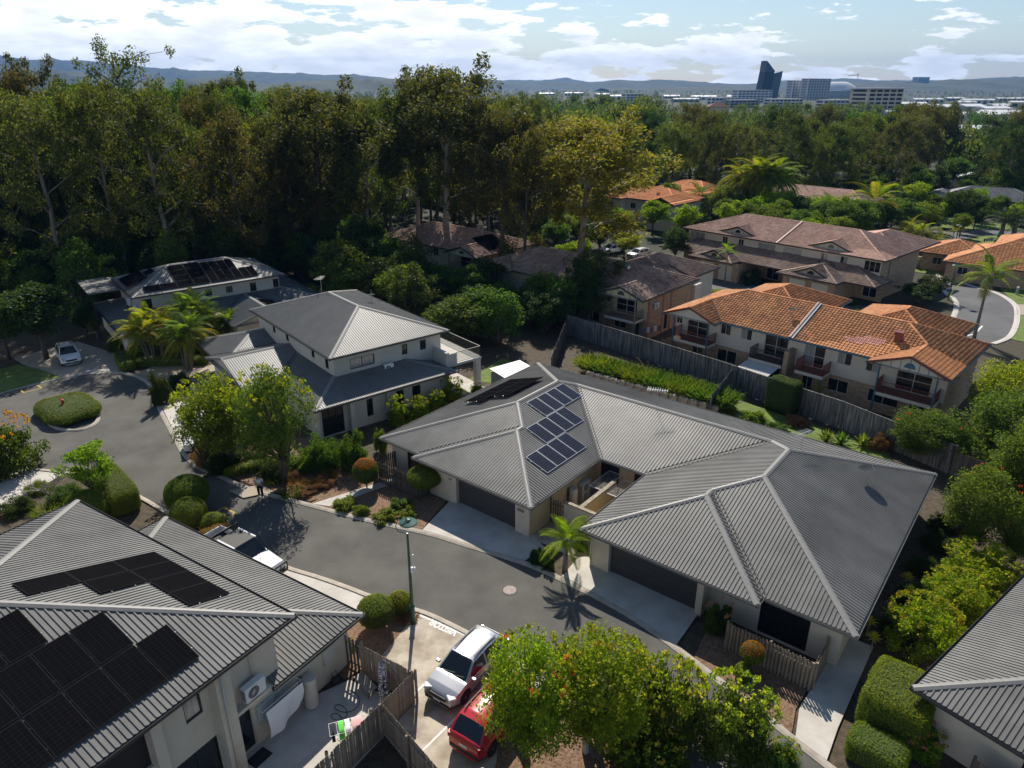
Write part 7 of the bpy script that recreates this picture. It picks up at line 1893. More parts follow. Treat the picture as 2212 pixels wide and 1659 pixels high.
def spiky(name, label, x, y, z, h, r, n, m, w=0.05, stem=0.0, cat='plant', group=None, up=0.5):
    root = empty(name, (x, y, z), rnd.uniform(0, 6), label, cat, group); V = []; F = []; rng = np.random.default_rng(n+int(abs(x*100)))
    for i in range(n):
        az = i*2.399; e = math.radians(85-75*(i/n)*(1-up*0.3)); d = np.array([math.cos(az)*math.cos(e), math.sin(az)*math.cos(e), math.sin(e)]); sd = np.array([-math.sin(az), math.cos(az), 0])*w
        p0 = np.array([0, 0, stem]); p1 = p0+d*r*0.55; p2 = p0+d*r+np.array([0, 0, -0.25*r*math.cos(e)])
        b = len(V); V += [p0-sd*0.5, p0+sd*0.5, p1+sd, p1-sd, p1-sd, p1+sd, p2+sd*0.08, p2-sd*0.08]; F += [(b, b+1, b+2, b+3), (b+4, b+5, b+6, b+7)]
    mobj('leaves', np_mesh('leaves', np.array(V), np.array(F), m), root)
    if stem: mb = MB(); mb.tube([(0, 0, 0), (0, 0, stem)], 0.035, 6); mb.build('stem', barkpale, root)
    return root
def grassy(name, label, x, y, r, h, n, m, z=0.0, w=0.03, cat='plant', group=None, spread=0.6):
    rng = np.random.default_rng(n+int(abs(x*77))); root = empty(name, (x, y, z), 0, label, cat, group)
    a = rng.uniform(0, 6.28, n); q = np.sqrt(rng.uniform(0, 1, n))*r; b = np.stack([np.cos(a)*q, np.sin(a)*q, np.zeros(n)], 1)
    d = np.stack([np.cos(a)*spread, np.sin(a)*spread, np.ones(n)], 1)+rng.normal(size=(n, 3))*0.35; d /= np.linalg.norm(d, axis=1)[:, None]
    L = h*rng.uniform(0.6, 1.15, n)[:, None]; sd = np.cross(d, rng.normal(size=(n, 3))); sd = sd/np.linalg.norm(sd, axis=1)[:, None]*w/2
    m1 = b+d*L*0.6; e = b+d*L+np.array([0, 0, -1])*L*0.12+d*[1, 1, 0]*L*0.15
    V = np.stack([b-sd, b+sd, m1+sd, m1-sd, m1-sd, m1+sd, e+sd*0.1, e-sd*0.1], 1).reshape(-1, 3); F = np.arange(8*n).reshape(-1, 4)
    mobj('leaves', np_mesh('leaves', V, F, m), root); return root

# ---------------------------------------------------------------- foreground planting
t = plant('tree', 'flowering_tree', 'yellow-green tree with red flowers overhanging the red suv', 'tree', 0.70, 20.22, 1.84, 6.97, L_lime, var=1, rz=0.5)
accent(t, 2.0, 5.0, L_red, 9, 0.10); accent(t, 2.0, 5.0, L_yel, 90, 0.12, name='new_growth')
t = plant('tree', 'garden_tree', 'yellow-green tree standing right of the red-flowered tree', 'tree', 3.46, 20.44, 2.07, 6.60, L_lime)
accent(t, 2.0, 5.0, L_yel, 140, 0.12, name='new_growth'); accent(t, 2.0, 5.0, L_orange, 20, 0.10, name='bronze_tips')
for i, (lab, a) in enumerate((('bushy shrub with yellow flower heads at the bottom edge right of the trees', (6.27, 21.30, 1.50, 4.38)), ('dense shrub with yellow flower heads beside the street bend', (8.99, 21.13, 1.66, 3.41)), ('small shrub with yellow flower heads at the bottom edge by the street', (10.83, 20.21, 0.58, 1.31)), ('low shrub at the bottom edge between the trees and the flowering shrub', (5.19, 20.25, 1.61, 2.27)))):
    x, y, r, h = a
    t = plant('bigshrub', 'flowering_shrub', lab, 'shrub', x, y, r*1.25, h, L_mid); accent(t, 2.0, 2.6, L_flow, 34, 0.14); accent(t, 2.0, 2.6, L_lime, 110, 0.13, name='new_growth')
t = plant('shrub', 'flowering_shrub', 'round shrub with pink flowers in front of the corner house', 'shrub', 16.52, 20.95, 1.19, 1.38, L_lime); accent(t, 1.0, 1.5, L_pink, 14, 0.10); accent(t, 1.0, 1.5, L_yel, 40, 0.10, name='new_growth')
clipped('topiary_hedge', 'large square-clipped golden hedge beside the concrete path', 16.3, 22.35, R(50), 3.1, 2.6, 2.1, L_hedge, L_yel, L=0.07, e=7, toph=0.6)  # golden hedge; yellower top leaves paint the sunlit top into the colour
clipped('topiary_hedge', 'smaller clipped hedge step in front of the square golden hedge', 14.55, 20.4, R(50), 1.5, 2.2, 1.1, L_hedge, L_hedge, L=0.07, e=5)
for i, (lab, a) in enumerate((('front block of the lime hedge along the duplex side fence', (19.60, 26.71, 1.91, 2.81)), ('middle block of the lime hedge along the duplex side fence', (22.90, 29.27, 1.92, 2.23)), ('rear block of the lime hedge along the duplex side fence', (25.29, 31.35, 2.15, 2.49)))):
    x, y, r, h = a; t = plant('bigshrub', 'lime_hedge', lab, 'hedge', x, y, r*1.08, h, L_lime, group=None); accent(t, 2.0, 2.6, L_yel, 140, 0.12, name='new_growth')
    if i == 0: accent(t, 2.0, 2.6, L_orange, 30, 0.1, name='bronze_tips')
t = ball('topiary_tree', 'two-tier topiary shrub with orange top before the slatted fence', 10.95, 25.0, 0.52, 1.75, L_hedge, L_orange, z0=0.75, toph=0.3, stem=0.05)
ball('topiary_bush', 'low ball at the foot of the two-tier topiary', 10.55, 24.7, 0.42, 0.8, L_hedge, L_lime)
t = plant('shrub', 'flowering_shrub', 'round shrub with pink flowers beside the right garage', 'shrub', 10.21, 27.78, 0.92, 2.04, L_mid); accent(t, 1.0, 1.5, L_pink, 8, 0.10)
for i, (px, lab) in enumerate((((21.06, 30.83), 'upper pale spiky dracaena beside the lime hedge'), ((20.66, 29.80), 'second pale spiky dracaena beside the lime hedge'), ((17.46, 27.43), 'third pale spiky dracaena at the duplex corner'), ((17.15, 26.35), 'lowest pale spiky dracaena at the lime hedge'))):
    spiky('dracaena', lab, px[0], px[1], 0, 1.3, 0.5, 34, L_flow, 0.035, stem=0.75)
p_ = palm('young bright green palm between the two driveways', 2.95, 32.45, 1.6, 1.75, L_lime, n=15, trunk=0.13, droop=0.9, z=0.05, nl=34)
for lab, a in (('dark low shrub left of the driveway palm', (1.36, 33.16, 0.54, 1.28)), ('second dark low shrub below the driveway palm', (2.05, 32.67, 0.44, 1.22)), ('dark shrub right of the driveway palm', (4.03, 34.51, 0.60, 0.87))):
    plant('shrub', 'low_shrub', lab, 'shrub', *a, L_dark)
# topiary by the lamp
ball('topiary_bush', 'round grey-green bush left of the lamp post', -6.75, 28.0, 0.92, 1.75, L_euc, L_hedge, z0=0.25, toph=0.5, stem=0.06, z=0.05)
ball('topiary_bush', 'round golden bush behind the lamp post base', -5.75, 29.15, 0.62, 1.15, L_hedge, L_yel, toph=0.1, z=0.05)
plant('shrub', 'low_shrub', 'green shrub at the courtyard gate', 'shrub', -8.05, 26.35, 0.62, 1.0, L_hedge)
grassy('dry_groundcover', 'dry reddish groundcover around the lamp post', -5.3, 28.6, 0.5, 0.3, 220, L_brown, 0.05)
# left street trees and beds
t = plant('tree', 'street_tree', 'golden-green street tree over the white sedan', 'tree', -20.62, 43.74, 2.50, 7.61, L_hedge); accent(t, 2.0, 5.0, L_yel, 120, 0.14, name='new_growth')
t = plant('feather', 'street_tree', 'taller feathery street tree in front of the cream two-storey house', 'tree', -15.74, 41.83, 2.96, 8.90, L_feath); accent(t, 2.2, 5.0, L_yel, 50, 0.13, name='seed_pods')
plant('young', 'young_tree', 'slender bright green young tree by the near left roof', 'tree', -26.53, 38.73, 1.73, 5.00, L_lime, var=0)
clipped('box_hedge', 'long clipped hedge beside the clipped round bushes', -25.9, 39.9, R(-46), 5.2, 1.9, 1.7, L_hedge, L_hedge, e=6)
ball('topiary_bush', 'squat round bush in front of the long clipped hedge', -26.3, 37.6, 1.35, 1.9, L_hedge, L_hedge)
ball('topiary_bush', 'largest of the three clipped round bushes at the street edge', -20.6, 38.75, 1.35, 2.35, L_hedge, L_hedge, z0=0.1)
ball('topiary_bush', 'middle of the three clipped round bushes at the street edge', -19.75, 36.85, 1.1, 1.9, L_hedge, L_hedge)
ball('topiary_bush', 'smallest of the three clipped round bushes at the street edge', -18.1, 36.35, 0.75, 1.2, L_hedge, L_hedge)
ball('topiary_bush', 'low spreading clipped bush by the white truck tray', -17.6, 35.4, 1.0, 0.9, L_hedge, L_orange)
plant('bigshrub', 'large_shrub', 'large dense shrub with bronze tips at the left edge', 'shrub', -35.32, 43.63, 2.78, 4.53, L_mid); 
accent(bpy.data.objects[bpy.context.scene.collection.objects[-1].parent.name], 2.0, 2.6, L_orange, 60, 0.12, name='bronze_tips')
# bare frangipani
fg = empty('bare_frangipani', (-29.77, 39.28, 0), 0, 'leafless grey frangipani on the pale driveway at the left', 'tree')
mb = MB(); rg = random.Random(5)
def fork(p, d, L, r, dep):
    q = p+d*L; mb.tube([p, (p+q)/2+Vector((rg.uniform(-.05, .05), rg.uniform(-.05, .05), 0)), q], [r, r*0.85, r*0.75], 5)
    if dep == 0: return
    for k_ in range(3 if dep > 2 else 2):
        a = rg.uniform(0, 6.28); nd_ = (d+Vector((math.cos(a), math.sin(a), 0.15))*0.75).normalized(); fork(q, nd_, L*rg.uniform(0.7, 0.9), r*0.7, dep-1)
fork(Vector((0, 0, 0)), Vector((0, 0, 1)), 0.7, 0.075, 5)
mb.build('branches', mat('frangipani_bark', (0.30,0.28,0.25), rough=0.9), fg)
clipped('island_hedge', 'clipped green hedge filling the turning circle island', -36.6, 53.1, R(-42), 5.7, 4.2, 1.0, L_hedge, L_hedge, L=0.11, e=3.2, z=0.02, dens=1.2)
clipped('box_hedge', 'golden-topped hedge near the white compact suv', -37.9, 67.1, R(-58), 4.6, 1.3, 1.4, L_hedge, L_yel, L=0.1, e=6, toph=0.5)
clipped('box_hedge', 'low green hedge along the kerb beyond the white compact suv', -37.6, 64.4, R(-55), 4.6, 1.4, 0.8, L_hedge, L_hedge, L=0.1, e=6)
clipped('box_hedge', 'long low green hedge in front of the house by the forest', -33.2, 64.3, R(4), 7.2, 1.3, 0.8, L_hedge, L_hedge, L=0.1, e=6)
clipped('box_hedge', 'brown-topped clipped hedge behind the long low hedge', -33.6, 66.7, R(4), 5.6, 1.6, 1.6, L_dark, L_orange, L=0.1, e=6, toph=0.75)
plant('bigshrub', 'leafy_shrub', 'light green shrub between the white compact suv and the golden hedge', 'shrub', -40.1, 68.0, 1.1, 1.9, L_mid)
for lab, a in (('dark clipped shrub beside the aggregate driveway', (-29.85, 55.04, 1.00, 3.19)), ('second dark shrub beside the aggregate driveway', (-29.64, 58.45, 1.12, 2.01))): plant('bigshrub', 'dark_shrub', lab, 'shrub', *a, L_dark)
for i, (px, r, h, m) in enumerate((((-15.10, 43.74), 1.3, 1.4, L_feath), ((-14.05, 44.42), 1.5, 1.7, L_mid), ((-15.23, 42.66), 0.9, 0.8, L_brown), ((-12.81, 41.62), 1.0, 0.8, L_brown), ((-13.60, 40.62), 0.9, 0.6, L_brown), ((-12.53, 45.10), 1.6, 2.0, L_dark), ((-18.08, 44.42), 1.2, 1.3, L_dark), ((-31.37, 38.46), 1.3, 1.1, L_dark), ((-29.41, 40.23), 1.4, 1.0, L_mid), ((-31.65, 41.02), 1.0, 0.8, L_hedge))):
    plant('bigshrub', 'bed_shrub', ['feathery green shrub right of the feathery street tree', 'mid-green shrub between the feathery tree and the dark shrubs', 'dry brown shrub beside the person', 'dry brown mound near the white edging strip', 'low dry mound at the kerb right of the person', 'dark shrub below the cream house glass doors', 'dark shrub beside the lime border', 'dark shrub at the left edge behind the near roof', 'green mound under the young tree', 'low clipped mound by the bare frangipani'][i], 'shrub', px[0], px[1], r, h, m)
# golden cane palms
for i, (lab, a) in enumerate((('front clump of golden cane palms before the house by the forest', (-34.64, 64.55, 2.40, 5.09)), ('right clump of golden cane palms before the house by the forest', (-31.04, 62.90, 2.35, 4.84)), ('rear clump of golden cane palms before the house by the forest', (-32.69, 69.51, 2.32, 5.21)), ('far right clump of golden cane palms behind the cream house garage', (-30.12, 70.48, 1.88, 3.26)))):
    x, y, r, h = a; palm(lab, x, y, h*0.72, min(2.3, r*1.0), L_palmy if i < 1 else L_palm, n=12, trunk=0.06, droop=1.2, stems=7, shaft=True, old=L_palmy)
for lab, a in (('lime bamboo-like shrub behind the golden palms', (-28.83, 73.25, 1.71, 2.70)), ('second lime shrub behind the golden palms', (-31.77, 73.58, 1.46, 2.26)), ('dark shrub under the golden palms', (-36.91, 68.25, 1.44, 1.93)), ('yellow-green shrub behind the cream house roof', (-26.15, 88.31, 2.62, 1.68)), ('lime shrub right of the cream house roof', (-23.75, 84.32, 2.70, 2.62))):
    t = plant('bigshrub', 'garden_shrub', lab, 'shrub', *a, L_dark if 'dark' in lab else L_lime)
spiky('banana_plant', 'pale broad-leaved banana plant beside the dark tree on the left', -44.45, 71.99, 0, 2.4, 1.8, 9, L_mid, 0.28, stem=0.9, up=1.0)
# beds around the duplex
for i, (lab, a) in enumerate((('left of the lime conifers along the duplex', (-9.06, 51.05, 1.19, 2.66)), ('second of the lime conifers along the duplex', (-7.50, 52.03, 0.99, 2.17)), ('third of the lime conifers along the duplex', (-6.34, 53.48, 0.98, 2.17)), ('tallest of the lime conifers along the duplex', (-5.14, 55.22, 1.24, 2.64)), ('small lime shrub by the shed', (-3.09, 57.47, 0.73, 0.94)))):
    t = plant('cone', 'lime_conifer', lab, 'shrub', *a, L_lime); accent(t, 1.0, 2.4, L_yel, 60, 0.1, name='new_growth')
for lab, a in (('large dark shrub left of the duplex fence', (-13.35, 43.84, 1.60, 3.09)), ('dark leafy shrub beside the duplex fence', (-11.08, 43.83, 1.30, 3.21)), ('tall thin shrub behind the duplex fence', (-9.66, 46.52, 0.64, 2.40))): plant('bigshrub', 'dark_shrub', lab, 'shrub', *a, L_mid)
ball('topiary_bush', 'drum-shaped topiary with orange top at the duplex fence', -9.76, 41.32, 0.85, 2.2, L_mid, L_orange, z0=0.5, toph=0.55, stem=0.05)
t = ball('topiary_bush', 'round bush with pink tips in front of the duplex fence', -5.70, 40.43, 1.15, 2.15, L_hedge, L_hedge, z0=0.75, stem=0.07); accent(t, 1.15, 2.2, L_pink, 22, 0.08)
for lab, a in (('low groundcover at the white edging strip', (-10.77, 38.93, 1.01, 1.47)), ('low groundcover beside the kerb in the driveway bed', (-7.87, 37.67, 0.93, 1.01)), ('dark groundcover under the duplex fence', (-7.17, 38.90, 0.96, 1.32)), ('leafy groundcover beside the lamp head', (-6.58, 37.90, 0.79, 1.08)), ('small groundcover at the corner of the kerb', (-9.50, 38.17, 0.69, 1.03))):
    x, y, r, h = a; plant('shrub', 'groundcover_shrub', lab, 'shrub', x, y, r, min(h, 0.75), L_hedge if 'dark' not in lab else L_mid)
clipped('lime_border', 'lime-leaved border with white edging below the street trees', -17.97, 43.74, R(28), 4.3, 0.9, 0.75, L_lime, L_yel, L=0.1, e=3)
for lab, px in (('dry grass tuft by the walking person', (-14.51, 41.62)), ('dry grass tuft right of the feathery tree', (-13.18, 41.83)), ('dry grass clump at the white edging strip', (-12.63, 42.66)), ('small green tuft beside the person', (-14.53, 40.23)), ('strappy clump behind the person', (-16.12, 42.03))):
    grassy('grass_tuft', lab, px[0], px[1], 0.5, 0.7, 160, L_brown if 'dry' in lab else L_mid, 0.05)
for lab, px in (('dark shrub at the base of the feathery tree', (-16.49, 42.87)), ('dark shrub under the golden street tree', (-20.62, 43.74)), ('second dark shrub under the golden street tree', (-19.31, 44.42)), ('brown-leaved shrub behind the white sedan', (-21.93, 45.10))):
    plant('bigshrub', 'bed_shrub', lab, 'shrub', px[0], px[1], 1.4, 1.6, L_dark if 'brown' not in lab else L_brown)
grassy('strappy_clump', 'green strappy clump below the young tree', -27.64, 39.28, 0.9, 0.9, 220, L_lime)
grassy('strappy_clump', 'yellowish tufts along the picket edge behind the near roof', -29.48, 38.46, 1.0, 0.7, 220, L_hedge)
for i, n_ in enumerate((33.5, 36.5, 39.5, 42.5, 45.0)):
    px = fr(-2.2, n_, -38.5); plant('bigshrub', 'side_shrub', ['first dark shrub in the side passage right of the duplex', 'second dark shrub in the side passage right of the duplex', 'third dark shrub in the side passage right of the duplex', 'fourth dark shrub in the side passage right of the duplex', 'last dark shrub in the side passage behind the duplex corner'][i], 'shrub', px[0], px[1], 1.1, 1.2, L_dark)
# yard behind the duplex
for i in range(9):
    f = i/8; x, y = 7.6+(17.3-7.6)*f, 62.2+(54.2-62.2)*f
    grassy('strappy_hedge', ['dense strappy hedge plant above the retaining wall, nearest the shed', 'second strappy hedge plant above the retaining wall', 'third strappy hedge plant above the retaining wall', 'fourth strappy hedge plant above the retaining wall', 'middle strappy hedge plant above the retaining wall', 'sixth strappy hedge plant above the retaining wall', 'seventh strappy hedge plant above the retaining wall', 'eighth strappy hedge plant above the retaining wall', 'last strappy hedge plant at the fence return'][i], x, y, 1.3, 1.25, 900, L_mid if i % 3 else L_hedge, 0.6, 0.07, 'hedge', 'strappy hedge behind the duplex')
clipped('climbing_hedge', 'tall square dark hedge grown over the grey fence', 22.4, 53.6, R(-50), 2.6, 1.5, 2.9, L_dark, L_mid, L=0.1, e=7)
for lab, px in (('left agave on the back lawn', (23.88, 48.08)), ('middle agave on the back lawn', (24.82, 47.69)), ('right agave on the back lawn', (26.35, 47.43))): spiky('agave', lab, px[0], px[1], 0, 0.9, 1.15, 26, L_feath, 0.10)
plant('bigshrub', 'dry_shrub', 'brown dried shrub beside the bottlebrush', 'shrub', 27.38, 46.86, 0.96, 1.47, L_brown)
for lab, px, m in (('low green shrub on the back lawn left', (17.81, 53.45), L_hedge), ('low lime shrub on the back lawn', (19.61, 51.90), L_lime), ('low shrub beside the reddish plant', (20.74, 49.86), L_mid), ('reddish twiggy plant at the fence', (22.82, 51.01), L_brown)): plant('shrub', 'low_shrub', lab, 'shrub', px[0], px[1], 1.2, 0.9, m)
palm('small lime palm at the fence return', 16.19, 53.92, 0.3, 1.1, L_lime, n=9, trunk=0.06, z=0.2, nl=20)
palm('small lime palm peeking over the grey fence', 27.01, 57.27, 0.8, 1.2, L_palmy, n=9, trunk=0.06, nl=20)
for i, (lab, a) in enumerate((('left bottlebrush tree behind the duplex', (29.55, 45.42, 2.39, 4.07)), ('second bottlebrush tree behind the duplex', (31.62, 44.94, 1.37, 3.48)), ('third bottlebrush tree behind the duplex', (33.60, 44.00, 1.69, 3.31)))):
    x, y, r, h = a; t = plant('tree', 'bottlebrush_tree', lab, 'tree', x, y, r, h, L_feath); accent(t, 2.0, 5.0, L_red, 5, 0.08)
for i, (lab, a) in enumerate((('largest bottlebrush over the right eave of the duplex', (26.54, 34.32, 2.06, 5.80)), ('bottlebrush at the right edge below the duplex eave', (28.37, 33.37, 1.12, 3.81)), ('grey-green tree behind the largest bottlebrush', (29.91, 36.71, 1.11, 4.24)))):
    x, y, r, h = a; t = plant('tree', 'bottlebrush_tree', lab, 'tree', x, y, r, h, L_feath); accent(t, 2.0, 5.0, L_red, 6, 0.08)
for lab, a in (('golden-green tree at the right end of the terracotta townhouse', (39.26, 50.85, 3.23, 6.85)), ('grey-green tree at the right edge beside the townhouse wall', (34.65, 44.15, 3.09, 7.43)), ('dense tree at the right edge above the bottlebrush', (31.40, 37.21, 2.48, 7.60))):
    x, y, r, h = a; plant('tree', 'garden_tree', lab, 'tree', x, y, r, h, L_yel if 'golden' in lab else L_mid)
palm('orange-tinted palm at the right edge', 34.06, 41.03, 2.2, 1.8, L_palmy, n=10, trunk=0.08)

# ---------------------------------------------------------------- mid-ground gardens among the townhouses
gard = (('round dark tree in front of the brown-tiled townhouse', (25.16, 108.69, 2.53, 6.49), L_dark), ('golden round tree beside the orange townhouse', (18.19, 114.37, 2.56, 4.69), L_yel), ('bushy tree over the far left end of the brick townhouse', (8.50, 78.32, 2.13, 9.43), L_dark),
        ('tall round tree near the right houses', (119.60, 198.91, 4.76, 8.67), L_mid), ('dark umbrella tree before the slate roof', (105.75, 188.63, 5.44, 6.54), L_dark), ('dense dark tree beside the far lawn', (79.82, 138.40, 2.83, 6.18), L_dark), ('leafy tree before the far slate roof', (83.19, 158.38, 3.51, 7.19), L_mid), ('pale tree left of the leafy far tree', (83.32, 170.19, 3.01, 5.86), L_mid),
        ('broad garden tree right of the royal palms', (55.73, 140.61, 4.08, 6.78), L_mid), ('second broad garden tree right of the royal palms', (65.68, 156.20, 3.11, 7.10), L_feath), ('dark leafy tree behind the side street lamp', (54.81, 90.05, 2.20, 3.64), L_dark), ('dark shrub mass under the side street lamp', (52.31, 88.51, 2.58, 2.75), L_dark), ('small round tree at the far right roofs', (143.53, 218.07, 1.81, 2.20), L_mid))
for lab, a, m in gard:
    x, y, r, h = a; plant('broad', 'garden_tree', lab, 'tree', x, y, r, h, m, z=-1.0 if y > 60 else None)
for lab, a, m in (('golden shrub beside the front garage of the brown townhouse', (27.63, 93.36, 1.95, 0.60), L_yel), ('lime hedge behind the terracotta ridge', (44.55, 84.40, 2.16, 0.66), L_lime), ('leafy shrub by the pinkish-brown garages', (43.57, 88.04, 1.00, 0.96), L_mid), ('dark climbing shrub between the pinkish-brown garages', (34.04, 98.27, 1.70, 2.38), L_dark), ('small shrub by the cream garage door', (40.20, 91.08, 0.48, 0.54), L_lime), ('round shrub at the cream boundary wall', (66.18, 101.01, 0.87, 1.47), L_dark), ('blossoming pale tree before the pinkish townhouses', (30.16, 103.36, 0.98, 2.11), L_yel)):
    plant('bigshrub', 'garden_shrub', lab, 'shrub', *a, m, z=-1.0)
for i, (lab, a, r) in enumerate((('left royal palm of the group behind the pinkish-brown roof', (49.81, 148.02, 0.00, 9.76), 5.4), ('middle royal palm of the group behind the pinkish-brown roof', (51.49, 147.06, 0.00, 9.55), 5.4), ('right royal palm of the group behind the pinkish-brown roof', (53.81, 148.02, 0.00, 8.66), 5.0), ('far left royal palm of the group behind the pinkish-brown roof', (48.00, 152.01, 0.00, 8.55), 5.2))):
    palm(lab, a[0], a[1], max(4.5, a[3]-1.6), r, L_palmy if i in (0, 3) else L_palm, n=28, trunk=0.2, droop=1.4, z=-1, nl=36)
for lab, a, r, m in (('feathery palm right of the royal palms', (66.13, 132.26, 0.00, 6.29), 4.4, L_palmy), ('thin palm behind the pinkish-brown ridge', (58.84, 133.86, 0.00, 6.06), 2.6, L_palm), ('palm beyond the second garden tree', (76.26, 165.27, 0.00, 3.41), 2.6, L_palm), ('dark palm among the gum trees', (31.79, 176.75, 0.00, 6.37), 3.0, L_palm), ('palm behind the orange townhouse', (39.13, 152.01, 0.00, 5.30), 2.8, L_palm), ('second palm behind the orange townhouse', (41.34, 149.99, 0.00, 2.97), 2.4, L_palm), ('short palm in front of the dark forest', (92.90, 199.56, 0.00, 8.00), 2.8, L_palm), ('second short palm in front of the dark forest', (99.51, 199.56, 0.00, 8.41), 2.8, L_palm)):
    palm(lab, a[0], a[1], max(2.2, a[3]-1.0), r*1.2, m, n=18, trunk=0.13, droop=1.2, z=-1, nl=26)
for lab, a, r in (('left clump of golden palms by the estate road', (69.20, 124.79, 0.00, 4.20), 2.4), ('middle clump of golden palms by the estate road', (69.30, 120.67, 0.00, 3.95), 2.4), ('right clump of golden palms by the estate road', (70.78, 119.35, 0.00, 3.11), 2.0)):
    palm(lab, a[0], a[1], max(1.6, a[3]-1.2), r, L_palmy, n=11, trunk=0.07, droop=1.3, z=-1, stems=3, nl=20)
palm('tall single palm with a straw seed cluster on the side street', 51.56, 75.00, 6.2, 3.6, L_palm, n=14, trunk=0.15, droop=1.2, z=-1, seeds=True)
palm('small bright palm before the pinkish-brown townhouses', 30.27, 98.84, 4.2, 1.7, L_lime, n=12, trunk=0.09, z=-1)
palm('left small yellow palm by the cream wall', 72.68, 117.45, 3.6, 1.2, L_palmy, n=10, trunk=0.08, z=-1, nl=20)
palm('right small yellow palm by the cream wall', 73.48, 117.45, 3.8, 1.2, L_palmy, n=10, trunk=0.08, z=-1, nl=20)
for lab, a, h in (('stout date palm on the roundabout', (90.67, 132.13), 2.6), ('second stout date palm on the roundabout', (91.77, 130.34), 2.8)): palm(lab, a[0], a[1], h, 3.2, L_dark, n=22, trunk=0.4, droop=1.3, z=-1, shaft=False, nl=24)
plant('bigshrub', 'garden_shrub', 'dark planting around the roundabout palms', 'shrub', 88.24, 126.32, 2.8, 1.2, L_dark, z=-1)
for i, px in enumerate(((94.91, 158.72), (96.21, 157.03), (97.48, 155.38))): plant('bigshrub', 'garden_shrub', ['left leafy clump under the slate-roofed house wall', 'middle leafy clump under the slate-roofed house wall', 'right leafy clump under the slate-roofed house wall'][i], 'shrub', px[0], px[1], 1.9, 1.8, L_feath if i else L_mid, z=-1)

# ---------------------------------------------------------------- tall gums
hero = (('tallest gum tree rising above the horizon in the middle', (-10.02, 106.02, 7.16, 28.65), 'euctall', L_eucb, barkpale), ('second tall gum close left of the tallest', (-14.54, 109.75, 4.94, 27.41), 'euctall', L_euc, barkpale),
        ('dark bronze gum right of the tallest gum', (-1.42, 96.61, 4.87, 23.54), 'euctall', L_eucb, barkdark), ('slim dark gum between the bronze and golden gums', (1.37, 92.69, 3.23, 22.14), 'euc', L_eucb, barkdark), ('golden-leaved gum in front of the brown townhouses', (9.19, 97.12, 7.26, 22.55), 'euctall', L_eucy, barkpale),
        ('small pale-barked gum at the corner of the long fence', (8.70, 78.79, 3.14, 9.13), 'euc', L_dark, barkpale), ('sparse emergent gum against the clouds at the left', (-63.47, 124.11, 5.52, 32.05), 'eucspare', L_euc, barkpale), ('pale forked gum at the left edge', (-73.84, 109.75, 5.80, 27.11), 'euc', L_eucb, barkpale),
        ('bushy bronze-topped gum on the left skyline', (-85.75, 132.66, 4.49, 29.57), 'euctall', L_eucb, barkdark), ('gum with straight trunks behind the house by the forest', (-53.08, 109.75, 5.18, 21.61), 'euctall', L_eucb, barkpale), ('second straight gum behind the house by the forest', (-55.78, 111.38, 4.18, 24.07), 'euc', L_euc, barkpale), ('tall gum rising behind the forest house ridge', (-27.19, 100.85, 6.32, 25.00), 'euctall', L_euc, barkdark), ('tall gum left of the second tall gum', (-20.75, 102.24, 4.03, 22.13), 'euctall', L_euc, barkpale), ('broad gum on the skyline left of the middle', (-48.73, 132.66, 4.92, 26.83), 'euctall', L_euc, barkpale))
for lab, (x, y, r, h), kd, m, bk in hero:
    plant(kd, 'gum_tree', lab, 'tree', x, y, r*1.12, h, m, bk)
# big dark tree by the white compact suv
x, y, r, h = -46.12, 65.84, 4.01, 8.17
plant('broad', 'dark_tree', 'big rounded dark tree above the white compact suv', 'tree', x, y, r*1.05, h, L_dark)
for i, (lab, a) in enumerate((('dark tree at the left edge behind the rounded dark tree', (-49.85, 65.84, 3.19, 7.18)), ('leafy dark tree between the rounded tree and the forest house', (-45.46, 71.99, 1.41, 4.17)))):
    x, y, r, h = a; plant('broad', 'dark_tree', lab, 'tree', x, y, r, h, L_dark)
# forest filling
def inpoly(x, y, P):
    c = False; j = len(P)-1
    for i in range(len(P)):
        if (P[i][1] > y) != (P[j][1] > y) and x < (P[j][0]-P[i][0])*(y-P[i][1])/(P[j][1]-P[i][1])+P[i][0]: c = not c
        j = i
    return c
def excl(x, y, mg=2.5):
    for (H, r) in EXCL:
        c, s = math.cos(H.th), math.sin(H.th); a, b = x*c+y*s, -x*s+y*c
        if r[0]-mg < a < r[1]+mg and r[2]-mg < b < r[3]+mg: return True
    return False
fr_ = random.Random(21)
TONE = {'leaf_eucalypt': 'olive', 'leaf_eucalypt_bronze': 'bronze', 'leaf_mid_green': 'fresh green', 'leaf_dark_broad': 'dark green', 'leaf_eucalypt_gold': 'golden', 'leaf_feathery': 'feathery green', 'leaf_lime': 'lime'}
def where(px, py, near):
    q = px/py; side = 'at the far left' if q < -0.52 else 'behind the solar-roofed house' if q < -0.28 else 'left of the tallest gum' if q < -0.06 else 'right of the tallest gum'
    return ('near the front, ' if py < near else 'in the back rows, ')+side
def where2(px, py):
    q = px/py; return 'behind the golden gum' if q < 0.3 else 'above the royal palms' if q < 0.5 else 'towards the right edge'
def fill(poly, step, fn, mg=2.5):
    xs = [p[0] for p in poly]; ys = [p[1] for p in poly]; y = min(ys); k = 0
    while y < max(ys):
        x = min(xs)+(step/2 if k % 2 else 0)
        while x < max(xs):
            px, py = x+fr_.uniform(-.4, .4)*step, y+fr_.uniform(-.4, .4)*step
            if inpoly(px, py, poly) and not excl(px, py, mg) and abs(px) < 0.80*(py+12)+10: fn(px, py)
            x += step
        y += step*0.87; k += 1
lv = [L_euc, L_euc, L_eucb, L_euc, L_mid, L_dark, L_eucy]
